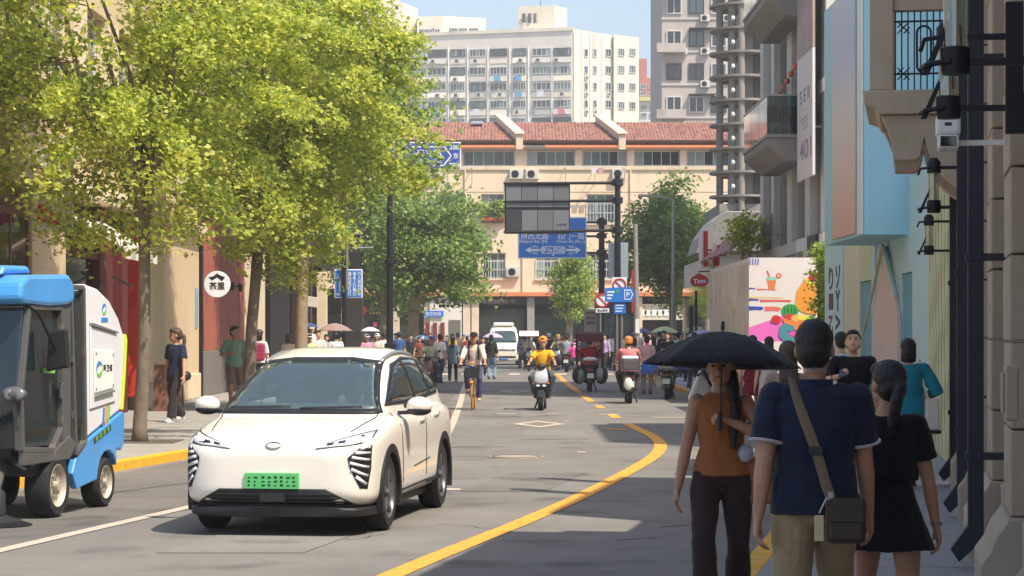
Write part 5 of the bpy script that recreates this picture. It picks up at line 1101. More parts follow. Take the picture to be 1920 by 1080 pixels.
co.location = CAR.location; co.rotation_euler = CAR.rotation_euler; co.scale = CAR.scale
bo = ob.modifiers.new('arches', 'BOOLEAN'); bo.object = co; bo.operation = 'DIFFERENCE'; bo.solver = 'EXACT'; apply_mods(ob); bpy.data.objects.remove(co)
ob.data.polygons.foreach_set('use_smooth', [True]*len(ob.data.polygons)); ob.data.set_sharp_from_angle(angle=R(42))
cm = MB(); shell(cm, cab, 150, 150, 5.5, lambda z: 1-.27*max(0, z-.98)/.67); oc = cm.build('cabin', M_paint, CAR, True, world=False, angle=180)
full = MB(); shell(full, low, 80, 56, 6.5); shell(full, cab, 60, 48, 5.5, lambda z: 1-.27*max(0, z-.98)/.67)
bv = BVHTree.FromPolygons([Vector(v) for v in full.v], full.f)
fr = (lambda u, v: (u, -5, v), (0,1,0)); sl = (lambda u, v: (3, u, v), (-1,0,0)); sr = (lambda u, v: (-3, u, v), (1,0,0)); tp = (lambda u, v: (u, v, 4), (0,0,-1))
wo = [(-.80,1.055),(.80,1.055),(.74,1.16),(.60,1.52),(.3,1.555),(-.3,1.555),(-.60,1.52),(-.74,1.16)]; wi = [(-.745,1.09),(.745,1.09),(.69,1.17),(.555,1.487),(.3,1.52),(-.3,1.52),(-.555,1.487),(-.69,1.17)]
for i in range(8): patch('windscreen_surround', M_trim, CAR, bv, [wo[i], wo[(i+1)%8], wi[(i+1)%8], wi[i]], *fr, off=.020, res=.04)
M_wclear = clearmat('windscreen_clear', (214,228,224), .18); 
n_ = M_wclear.node_tree.nodes; L_ = M_wclear.node_tree.links; o_n = [x for x in n_ if x.type == 'OUTPUT_MATERIAL'][0]; src = o_n.inputs[0].links[0].from_socket     # pale dust film, its colour also standing in for the sky's reflection
df = n_.new('ShaderNodeBsdfDiffuse'); df.inputs[0].default_value = (*lin((150,172,164)),1); m2 = n_.new('ShaderNodeMixShader'); m2.inputs[0].default_value = .07; L_.new(src, m2.inputs[1]); L_.new(df.outputs[0], m2.inputs[2]); L_.new(m2.outputs[0], o_n.inputs[0])
M_sclear = clearmat('side_clear', (170,178,178), .12)
patch('windscreen', M_wclear, CAR, bv, [(p_[0]*1.012, p_[1]-.004 if p_[1] < 1.2 else p_[1]+.004) for p_ in wi], *fr, off=.022, res=.05, thick=.003)
bm = bmesh.new(); bm.from_mesh(oc.data)
bmesh.ops.delete(bm, geom=[f for f in bm.faces if f.calc_center_median().y < .1 and inpoly(f.calc_center_median().x*1.03, f.calc_center_median().z*1.004-.002, wi)], context='FACES'); bm.to_mesh(oc.data); bm.free()
MB().box(-.76,.76,-1.12,1.75,1.088,1.10).build('interior_deck', mat('interior_grey', (150,150,148), .8, 0, .1, 4), CAR, world=False); MB().prism([(-1.1,1.10),(-.75,1.13),(-.62,1.12),(-.6,1.10)], 'x', -.72, .72).build('dashboard', mat('dash_grey', (120,122,120), .8, 0, .1, 4), CAR, bevel=.01, world=False)
M_seat = mat('seat_grey', (150,150,148), .8, 0, .1, 6)
for s in (-1, 1):
    st_ = MB().box(s*.37-.22,s*.37+.22,.05,.2,1.1,1.30).build('seat_back', M_seat, CAR, bevel=.05, world=False); MB().box(s*.37-.13,s*.37+.13,.06,.16,1.31,1.46).build('headrest', M_seat, st_, bevel=.04, world=False)
MB().lathe([(.165,-.012),(.185,0),(.165,.012)], (.37,-.55,1.12), 24, 'y', True).build('steering_wheel', M_plast, CAR, True, world=False); MB().box(-.45,-.32,-.98,-.9,1.115,1.15).build('dash_box', M_white, CAR, bevel=.01, world=False); MB().box(-.3,-.12,-1.0,-.93,1.115,1.13).build('dash_cloth', mat('dash_yellow', (214,176,90), .8, 0, .1, 8), CAR, bevel=.005, world=False); MB().box(-.1,.1,-.47,-.45,1.40,1.46).build('rear_view_mirror', M_trim, CAR, bevel=.01, world=False)
for s, f_ in ((1, sl), (-1, sr)):
    g0 = [(-1.02,1.12),(-.55,1.33),(-.12,1.49),(.5,1.555),(1.2,1.53),(1.62,1.42),(1.78,1.25),(1.72,1.17),(.9,1.145),(0,1.12)]
    panes = [[(-.92,1.15),(-.53,1.305),(-.12,1.455),(.30,1.515),(.32,1.155)], [(.40,1.16),(.38,1.52),(.85,1.52),(1.12,1.5),(1.2,1.19)], [(1.27,1.19),(1.2,1.48),(1.55,1.4),(1.7,1.24),(1.66,1.2)]]
    patch('window_surround', M_trim, CAR, bv, g0, *f_, off=.012, res=.05, holes=panes)
    bm = bmesh.new(); bm.from_mesh(oc.data); bmesh.ops.delete(bm, geom=[f for f in bm.faces if f.calc_center_median().x*s > .3 and any(inpoly(f.calc_center_median().y, f.calc_center_median().z, P_) for P_ in panes)], context='FACES'); bm.to_mesh(oc.data); bm.free()
    for nm_, P_ in zip(('front_door_glass','rear_door_glass','quarter_glass'), panes): patch(nm_, M_sclear, CAR, bv, P_, *f_, off=.014, res=.06, thick=.003)
    patch('sill_trim', M_trim, CAR, bv, [(-.9,.225),(.95,.225),(.95,.36),(-.9,.33)], *f_, off=.012, res=.1, thick=.02); patch('door_crease', M_trim, CAR, bv, [(-.3,.52),(.55,.56),(.55,.567),(-.3,.527)], *f_, off=.003, res=.1); patch('door_gap', M_trim, CAR, bv, [(.355,.4),(.363,.4),(.363,1.12),(.355,1.12)], *f_, off=.003, res=.1); patch('door_gap', M_trim, CAR, bv, [(-.82,.4),(-.812,.4),(-.90,1.05),(-.908,1.05)], *f_, off=.003, res=.1)
    patch('door_handle', M_paint, CAR, bv, [(.05,.93),(.28,.94),(.28,.97),(.05,.96)], *f_, off=.015, res=.06, thick=.02); patch('door_handle', M_paint, CAR, bv, [(.85,.96),(1.08,.97),(1.08,1.0),(.85,.99)], *f_, off=.015, res=.06, thick=.02)
    for y in (-1.36, 1.38):                     # dark wheel-arch lips
        tr_ = MB(); ro, ri_ = .45, .376; pts = []
        ang = np.linspace(R(-18), R(198), 26); xo = s*.94
        rings = [[(s*.938, y+r_*math.cos(a), .335+r_*math.sin(a)) for r_ in (ro, ri_)]+[(s*.88, y+r_*math.cos(a), .335+r_*math.sin(a)) for r_ in (ri_, ro)] for a in ang]
        tr_.loft(rings); tr_.build('arch_trim', M_trim, CAR, True, world=False); bx('arch_liner', M_plast, CAR, s*.5, s*.54, y-.4, y+.4, .25, .75, world=False)
    mir = MB().ell((s*1.07,-.72,1.11), (.13,.085,.085), 16, 10).build('mirror', M_paint, CAR, True, world=False, angle=180); MB().ell((s*1.07,-.725,1.065), (.122,.08,.05), 14, 8).build('mirror_base', M_trim, mir, True, world=False); MB().bar((s*.86,-.70,1.04),(s*1.02,-.71,1.05), .09,.035).build('mirror_stalk', M_trim, mir, world=False); MB().ell((s*1.07,-.66,1.11), (.105,.03,.066), 12, 8).build('mirror_glass', M_glassd, mir, True, world=False)
    # headlamp, fan of daytime strips in a dark wedge
    hl = patch('headlight', M_trim, CAR, bv, [(s*.40,.775),(s*.60,.795),(s*.70,.80),(s*.80,.815),(s*.865,.865),(s*.86,.925),(s*.70,.885),(s*.52,.835)], *fr, off=.006, res=.05)
    patch('headlight_lens', M_lens, hl, bv, [(s*.405,.779),(s*.58,.798),(s*.70,.808),(s*.80,.828),(s*.858,.868),(s*.853,.915),(s*.70,.878),(s*.52,.83)], *fr, off=.012, res=.04)
    for j in range(2): patch('lamp_cell', M_trim, hl, bv, [(s*(.50+.1*j),.808+.014*j),(s*(.56+.1*j),.814+.014*j),(s*(.57+.1*j),.834+.016*j),(s*(.51+.1*j),.823+.016*j)], *fr, off=.018, res=.04)
    dl = patch('running_lamp', M_trim, CAR, bv, [(s*.875,.80),(s*.80,.79),(s*.70,.70),(s*.715,.62),(s*.80,.43),(s*.85,.42),(s*.872,.6)], *fr, off=.007, res=.05)
    for j, (xi, zi, xo_, zo) in enumerate(((.80,.78,.868,.785),(.765,.742,.868,.735),(.735,.703,.866,.675),(.718,.655,.862,.61),(.73,.60,.855,.535),(.77,.535,.845,.462))):
        dx, dz = (xo_-xi), (zo-zi); L = math.hypot(dx, dz); nx, nz = -dz/L*.014, dx/L*.014
        patch('lamp_strip', M_lens, dl, bv, [(s*(xi+nx),zi+nz),(s*(xo_+nx*.7),zo+nz*.7),(s*(xo_-nx*.7),zo-nz*.7),(s*(xi-nx),zi-nz)], *fr, off=.014, res=.04)
    wheel(CAR, (s*.80,-1.36,.335), .335, .225, s, 5, mat('alloy_grey', (120,122,126), .35, .7, .1, 6)); wheel(CAR, (s*.80,1.38,.335), .335, .225, s, 5, mat('alloy_grey', (120,122,126), .35, .7, .1, 6))
    patch('roof_rail', M_steel, CAR, bv, [(s*.575,-.25),(s*.605,-.25),(s*.605,1.5),(s*.575,1.5)], *tp, off=.018, res=.1, thick=.03)
    rl_ = patch('tail_lamp', M_redl, CAR, bv, [(1.95,.88),(2.2,.9),(2.15,1.0),(1.9,.98)], *f_, off=.008, res=.06)
gr = patch('lower_grille', M_trim, CAR, bv, [(-.76,.285),(.76,.285),(.50,.425),(-.50,.425)], *fr, off=.006, res=.06)
for k in range(3): patch('grille_bar', M_dark, gr, bv, [(-.66+.05*k,.305+.035*k),(.66-.05*k,.305+.035*k),(.66-.05*k,.315+.035*k),(-.66+.05*k,.315+.035*k)], *fr, off=.012, res=.1)
bx('grille_sensor', M_plast, gr, -.12, .12, -2.27, -2.24, .31, .40, .005, world=False)
und = MB(); shell(und, [(-2.215,.62,.18,.27),(-2.15,.79,.165,.27),(-1.9,.88,.16,.27),(-1.75,.89,.16,.27)], 24, 40, 5); und.build('front_lip', M_trim, CAR, True, world=False)
MB().box(-.80,.80,-1.9,2.0,.17,.26).build('underbody', M_trim, CAR, bevel=.03, world=False)
pl = MB().box(-.255,.255,-2.285,-2.262,.425,.565).build('number_plate', mat('plate_green', (92,190,110), .5, 0, .1, 8), CAR, bevel=.004, world=False)
random.seed(3)
for k in range(8):                                       # unreadable characters on the plate
    x = -.225+k*.058+(.015 if k > 1 else 0)
    for j in range(3): MB().box(x, x+random.uniform(.014,.036), -2.2875, -2.2855, .45+j*.034, .45+j*.034+random.uniform(.008,.02)).build('plate_character', mat('plate_ink', (24,60,36), .6, 0, 0), pl, world=False)
bad = patch('badge', M_chrome, CAR, bv, [(.075*math.cos(a), .80+.033*math.sin(a)) for a in np.linspace(0, 2*math.pi, 21)[:-1]], *fr, off=.006, res=.04); patch('badge_field', M_paint, bad, bv, [(.058*math.cos(a), .80+.022*math.sin(a)) for a in np.linspace(0, 2*math.pi, 17)[:-1]], *fr, off=.010, res=.04)
for s in (-1, 1): patch('bonnet_gap', M_trim, CAR, bv, [(s*.66,-1.95),(s*.668,-1.95),(s*.775,-1.2),(s*.767,-1.2)], *tp, off=.0025, res=.1)
patch('wiper', M_trim, CAR, bv, [(-.70,1.095),(-.1,1.10),(-.1,1.115),(-.70,1.105)], *fr, off=.022, res=.1, thick=.015); patch('wiper', M_trim, CAR, bv, [(.0,1.09),(.6,1.10),(.6,1.115),(.0,1.10)], *fr, off=.022, res=.1, thick=.015)
# ------------------------------------------------------------------ blue street sweeper
thS = math.atan(.18); SW = thing('street_sweeper', 'small blue and white street sweeper cut by the left picture edge', 'sweeper', (-4.93, 22.30, 0), -thS)
M_sb = mat('sweeper_blue', (70,150,216), .4, 0, .08, 1.5, coat=.3, wear=((96,140,172), .60, 5.)); M_sw = mat('sweeper_white', (226,224,226), .4, 0, .03, 1.5, coat=.3); M_sg = mat('sweeper_grey', (84,82,80), .55, 0, .15, 5, wear=((120,112,102), .62, 6.)); M_lime = mat('lime_trim', (196,222,40), .5, 0, .05, 2)
k_ = dict(world=False); hw = .62
MB().prism([(-1.38,.70),(-1.42,1.2),(-1.25,2.03),(-.12,2.03),(.22,2.22),(.24,.62),(-.1,.55),(-.2,.70)], 'x', -hw+.03, hw-.03).build('cab', M_glassd, SW, bevel=.02, **k_)
MB().prism([(-1.50,2.10),(-1.46,2.26),(-1.30,2.33),(-.30,2.36),(-.16,2.28),(-.14,2.10),(-.3,2.06),(-.8,2.04),(-1.4,2.06)], 'x', -hw-.05, hw+.05).build('roof_cap', M_sb, SW, bevel=.04, **k_); MB().prism([(-1.42,2.331),(-1.35,2.42),(-.8,2.43),(-.70,2.362)], 'x', -.5, .45).build('roof_hump', M_sb, SW, bevel=.03, **k_)
def frame(poly, x, name='cab_frame', t=.035, m=M_sg):
    for i in range(len(poly)):
        a, b_ = poly[i], poly[(i+1)%len(poly)]; MB().bar((x, *a), (x, *b_), .05, .065, (1,0,0)).build(name, m, SW, bevel=.008, **k_)
for s in (-1, 1):
    x = s*(hw-.01)
    frame([(-1.36,.70),(-1.39,1.2),(-1.20,2.03),(-.40,2.03),(-.38,.86),(-.62,.66)], x); frame([(-.15,2.24),(.19,2.24),(.24,.70),(-.02,.58)], x)
    MB().box(x-.02,x+.02,-.37,-.16,.62,2.22).build('b_pillar', M_sg, SW, bevel=.008, **k_); MB().prism([(-.06,2.12),(.14,2.08),(.17,.90),(.0,.80)], 'x', x-.008, x+.018).build('rear_side_glass', M_glassd, SW, bevel=.01, **k_)
    MB().box(x+s*.01,x+s*.05,-.46,-.42,1.15,1.3).build('door_handle', M_chrome, SW, bevel=.008, **k_); MB().prism([(-1.36,.55),(-.2,.55),(-.02,.70),(-.2,.78),(-.62,.64),(-1.36,.68)], 'x', x-.03, x+.03).build('cab_sill', M_sg, SW, bevel=.01, **k_)
    for z in (.95, 1.5, 1.95): MB().box(x-.0,x+.035,-.16,-.12,z,z+.07).build('hinge', M_sg, SW, **k_)
MB().bar((hw-.02,-1.36,.7),(hw-.02,-1.39,1.2), .07).build('a_pillar', M_sg, SW, **k_); MB().bar((0,-1.40,1.2),(0,-1.24,2.03), .03).build('wiper_post', M_sg, SW, **k_)
hop = [(.26,.72),(.26,2.28),(.60,2.24),(.95,2.12),(1.22,1.94),(1.40,1.74),(1.36,1.40),(1.28,.98)]
MB().prism(hop, 'x', -hw, hw).build('hopper', M_sw, SW, bevel=.03, **k_)
MB().prism([(1.405,1.78),(1.45,1.72),(1.40,1.35),(1.33,.98),(1.285,.98),(1.365,1.40)], 'x', -hw-.012, hw+.012).build('rear_trim', M_lime, SW, bevel=.01, **k_)
fp = MB().prism([(.36,1.02),(.36,1.86),(1.10,1.78),(1.16,1.66),(1.08,1.08)], 'x', hw+.001, hw+.02).build('hopper_recess', M_sw, SW, bevel=.012, **k_)
MB().prism([(.43,1.18),(.43,1.62),(.98,1.60),(.98,1.22)], 'x', hw+.021, hw+.035).build('service_panel', M_white, fp, bevel=.01, **k_); 
for (y, z) in ((.46,1.22),(.46,1.58),(.95,1.25),(.95,1.56)): MB().disc((hw+.038,y,z), .014, .006, 'x', 10).build('screw', M_steel, fp, **k_)
MB().prism([(.36,1.862),(1.10,1.782),(1.10,1.80),(.36,1.89)], 'x', hw+.001, hw+.04).build('recess_lip', M_steel, fp, **k_); MB().bar((hw+.04,.44,1.15),(hw+.04,.97,1.19), .02).build('recess_handle', M_steel, fp, **k_)
M_lg1, M_lg2, M_lg3 = mat('logo_green', (120,190,90), .5, 0, 0), mat('logo_blue', (60,130,200), .5, 0, 0), mat('logo_orange', (232,150,60), .5, 0, 0)
def arc(cy, cz, r, a0, a1, w_, m, x, par):
    pts = [(cy+r*math.cos(a), cz+r*math.sin(a)) for a in np.linspace(a0, a1, 12)]; pin = [(cy+(r-w_*math.sin(math.pi*i/11))*math.cos(a), cz+(r-w_*math.sin(math.pi*i/11))*math.sin(a)) for i, a in enumerate(np.linspace(a0, a1, 12))]
    MB().prism(pts+pin[::-1][1:-1], 'x', x, x+.004).build('logo_mark', m, par, **k_)
arc(.55,1.42,.085,R(20),R(200),.05,M_lg2,hw+.036,fp); arc(.55,1.42,.085,R(200),R(380),.05,M_lg1,hw+.036,fp)
arc(.78,2.03,.06,R(30),R(210),.04,M_lg2,hw+.001,SW); arc(.78,2.03,.06,R(210),R(390),.04,M_lg1,hw+.001,SW); MB().box(hw+.001,hw+.005,.70,.88,1.90,1.945).build('logo_text_bar', M_lg2, SW, **k_)
for j, m in enumerate((M_lg2, M_lg3, M_lg1)): MB().prism([(.72+j*.075,.82+.02*j),(.77+j*.075,.82+.02*j),(.80+j*.075,1.02+.02*j),(.75+j*.075,1.02+.02*j)], 'x', hw+.001, hw+.005).build('stripe', m, SW, **k_)
for k, ch in enumerate(('环','卫','保')):
    Rm = (Matrix.Rotation(-thS,4,'Z') @ Vector((0,1,0,0)).to_4d()).to_3d() if False else Matrix.Rotation(-thS,3,'Z') @ Vector((0,1,0)); c_ = SW.location+Matrix.Rotation(-thS,3,'Z') @ Vector((hw+.038,.70+k*.09,1.43)); text(ch, M_dark, SW, c_, Rm, (0,0,1), w=.07)
lowp = [(-.02,.55),(.24,.70),(1.30,.965),(1.36,.94),(1.34,.62),(1.26,.56),(1.12,.585)]
for i in range(9):
    a = R(25+i*130/8); lowp.append((.86+.30*math.cos(a), .28+.30*math.sin(a)))
lowp += [(.56,.30),(.0,.24)]
for i in range(6):
    a = R(20+i*8); 
lowp += [(-.12,.40)]
for s in (-1, 1): MB().prism(lowp, 'x', s*hw-(.06 if s > 0 else .0), s*hw+(.012 if s > 0 else .06)).build('side_skirt', M_sb, SW, bevel=.015, **k_)
MB().box(-hw+.07,hw-.07,-1.0,1.25,.42,.9).build('chassis', M_plast, SW, bevel=.02, **k_)
MB().box(hw+.013,hw+.018,.40,.92,.72,.80).build('warning_strip', M_plast, SW, **k_) if False else None
st_ = thing  # green caution strip on the skirt
ws = MB().prism([(.46,.665),(.94,.785),(.94,.845),(.46,.725)], 'x', hw+.0125, hw+.016).build('caution_strip', mat('strip_dark', (36,44,36), .6, 0, .1, 8), SW, **k_)
for k in range(4): MB().prism([(.50+k*.11,.685+k*.0275),(.57+k*.11,.70+k*.0275),(.57+k*.11,.75+k*.0275),(.50+k*.11,.735+k*.0275)], 'x', hw+.0163, hw+.018).build('caution_character', mat('strip_green', (96,150,70), .6, 0, .2, 20), ws, **k_)
M_rimc = mat('cream_rim', (188,178,160), .5, .2, .1, 8)
for s in (-1, 1):
    for (y, r, w_) in ((-.5,.31,.24),(.86,.255,.2)):
        W = wheel(SW, (s*(hw-.10),y,r), r, w_, s, 0, M_rimc)
        for k in range(6): a = R(60*k+10); MB().disc((s*(hw-.10)+s*w_*.36, y+r*.3*math.cos(a), r+r*.3*math.sin(a)), .022, .02, 'x', 8).build('wheel_nut', M_chrome, W, **k_)
    br = MB(); br.lathe([(.0,.10),(.10,.10),(.24,.05),(.24,.02),(.0,.02)], (s*.42,-1.50,0), 26); bo_ = br.build('brush', M_dark, SW, True, **k_)
    bb_ = MB()
    for k in range(60): a = 2*math.pi*k/60; bb_.bar((s*.42+.2*math.cos(a),-1.5+.2*math.sin(a),.05),(s*.42+.33*math.cos(a+.15),-1.5+.33*math.sin(a+.15),.008), .02,.012)
    bb_.build('bristles', M_plast, bo_, **k_); MB().tube([(s*.42,-1.5,.10),(s*.42,-1.5,.35),(s*.35,-1.2,.50),(s*.3,-.9,.55)], .045, 10).build('brush_arm', M_sg, SW, True, **k_); MB().lathe([(.09,.11),(.09,.30),(.06,.34),(.0,.34)], (s*.42,-1.5,0), 14).build('brush_motor', M_dark, SW, True, **k_)
    MB().tube([(s*.45,-1.1,.56),(s*.50,-1.0,.50),(s*.56,-.9,.56),(s*.58,-.86,.60)], .02, 8).build('hose', M_grey, SW, True, **k_)
MB().tube([(hw-.0,-1.26,2.05),(hw+.06,-1.12,1.98),(hw+.13,-.85,1.62)], .014, 8).build('mirror_arm', M_black, SW, True, **k_)
MB().prism([(hw+.03,1.42),(hw+.05,1.80),(hw+.24,1.83),(hw+.26,1.46)], 'y', -.86, -.80).build('mirror', M_plast, SW, bevel=.02, **k_)
lm = MB().ell((hw-.02,-1.50,1.22), (.13,.07,.075), 14, 9).build('work_lamp', M_sg, SW, True, **k_); MB().ell((hw-.05,-1.555,1.22), (.045,.012,.05), 12, 8).build('lamp_glass', M_grey, lm, True, **k_); MB().ell((hw+.05,-1.55,1.22), (.045,.012,.05), 12, 8).build('lamp_glass', M_grey, lm, True, **k_); MB().bar((hw-.03,-1.48,1.18),(hw-.03,-1.36,.8), .04).build('lamp_post', M_sg, lm, **k_)
MB().box(-.45,.45,-1.2,-.9,.6,1.15).build('dashboard', M_plast, SW, bevel=.03, **k_); MB().box(hw-.03,hw+.002,-.78,-.55,1.40,1.45).build('green_sticker', M_lg1, SW, **k_)
# ------------------------------------------------------------------ vans and far cars
def simple_car(name, label, cat, loc, rz, low, cab, paint, wr, wy, half, wind, sides, lamps, extra=None, taper=.22, zc=1.0):
    o = thing(name, label, cat, loc, rz); b = MB(); shell(b, low, 44, 32, 6.); b.build('body', paint, o, True, world=False, angle=180); q = MB(); tf = lambda z: 1-taper*max(0, z-zc)/.7; shell(q, cab, 36, 32, 5.5, tf); q.build('cabin', paint, o, True, world=False, angle=180)
    f = MB(); shell(f, low, 44, 32, 6.); shell(f, cab, 36, 32, 5.5, tf); v = BVHTree.FromPolygons([Vector(x) for x in f.v], f.f)
    patch('windscreen', M_wind, o, v, wind, *fr, off=.01, res=.15)
    for s, f_ in ((1, sl), (-1, sr)):
        for g_ in sides: patch('side_window', M_sideg, o, v, g_, *f_, off=.01, res=.2)
        for g_ in lamps: patch('headlight', M_lens, o, v, [(s*a, z) for a, z in g_], *fr, off=.01, res=.1)
        for y in wy: wheel(o, (s*half,y,wr), wr, .2, s, 5)
    if extra: extra(o, v)
    return o
pv = G(944, 685); M_vanp = mat('van_cream', (236,226,208), .4, 0, .03, 1, coat=.5)
def vanx(o, v):
    gr = patch('grille', M_trim, o, v, [(-.62,.78),(.62,.78),(.60,.86),(-.60,.86)], *fr, off=.01, res=.15); patch('grille_bar', M_chrome, gr, v, [(-.5,.80),(.5,.80),(.5,.825),(-.5,.825)], *fr, off=.018, res=.15); patch('bumper_slot', M_trim, o, v, [(-.70,.40),(.70,.40),(.66,.50),(-.66,.50)], *fr, off=.01, res=.15)
    patch('number_plate', mat('plate_blue', (80,120,200), .5, 0, .1, 8), o, v, [(-.24,.26),(.24,.26),(.24,.38),(-.24,.38)], *fr, off=.02, res=.15); patch('emblem', M_chrome, o, v, [(-.1,.84),(.1,.84),(.0,.98)], *fr, off=.02, res=.15)
    MB().box(-.55,.55,-1.35,-.95,2.10,2.30).build('roof_light_box', M_white, o, bevel=.06, world=False)
    for s in (-1, 1): MB().box(s*1.0-.07,s*1.0+.07,-1.9,-1.84,1.25,1.5).build('mirror', M_trim, o, bevel=.02, world=False); MB().bar((s*.84,-1.85,1.35),(s*.96,-1.87,1.38), .04).build('mirror_arm', M_trim, o, world=False)
simple_car('white_van', 'cream white van with roof light box facing the camera at the junction', 'van', (pv.x, pv.y+2.4, 0), 0, [(-2.4,.6,.3,.8),(-2.37,.75,.25,.95),(-2.25,.82,.2,1.05),(-2.0,.85,.2,1.1),(0,.86,.2,1.15),(2.3,.86,.25,1.15),(2.4,.8,.3,1.1)], [(-2.15,.72,.8,1.02),(-1.95,.80,.8,1.35),(-1.6,.845,.8,1.9),(-1.3,.85,.8,2.08),(-.8,.855,.8,2.14),(1.8,.85,.8,2.12),(2.35,.82,.8,2.0)], M_vanp, .33, (-1.5,1.4), .74, [(-.72,1.22),(.72,1.22),(.62,1.80),(.4,1.86),(-.4,1.86),(-.62,1.80)], [[(-1.7,1.25),(-.9,1.25),(-.9,1.8),(-1.45,1.8)],[(-.8,1.25),(1.9,1.25),(1.9,1.8),(-.8,1.8)]], [[(.52,.82),(.80,.84),(.78,1.0),(.56,.95)]], vanx, .14, 1.2)
lowS = [(-2.3,.55,.35,.62),(-2.2,.78,.25,.74),(-1.9,.88,.2,.82),(-1.0,.9,.2,.92),(.8,.9,.2,.95),(1.9,.88,.22,.98),(2.25,.78,.3,.92),(2.35,.6,.4,.8)]; cabS = [(-1.1,.78,.7,.88),(-.6,.82,.7,1.15),(-.1,.83,.7,1.40),(.5,.83,.7,1.44),(1.1,.82,.7,1.36),(1.7,.8,.7,1.05),(1.9,.76,.7,.92)]
for (px, Y, rz, c_, lb) in ((1085,121,-68,(214,206,204),'pale silver saloon turning behind the pink-caped scooter passenger'),(756,122,80,(206,210,212),'white saloon passing the left corner behind the crowd'),(1150,118.5,85,(120,150,190),'blue-grey saloon behind the sign poles on the right')):
    simple_car('saloon_car', lb, 'car', (PX(px,Y), Y, 0), R(rz), lowS, cabS, mat('saloon_%d' % px, c_, .35, 0, .03, 1, coat=.7), .32, (-1.4,1.4), .78, [(-.7,.96),(.7,.96),(.58,1.34),(-.58,1.34)], [[(-.75,.98),(.1,1.0),(.15,1.36),(-.15,1.36),(-.5,1.2)],[(.2,1.0),(1.35,1.0),(1.1,1.28),(.6,1.36),(.22,1.37)]], [[(.5,.64),(.78,.68),(.76,.76),(.54,.72)]])
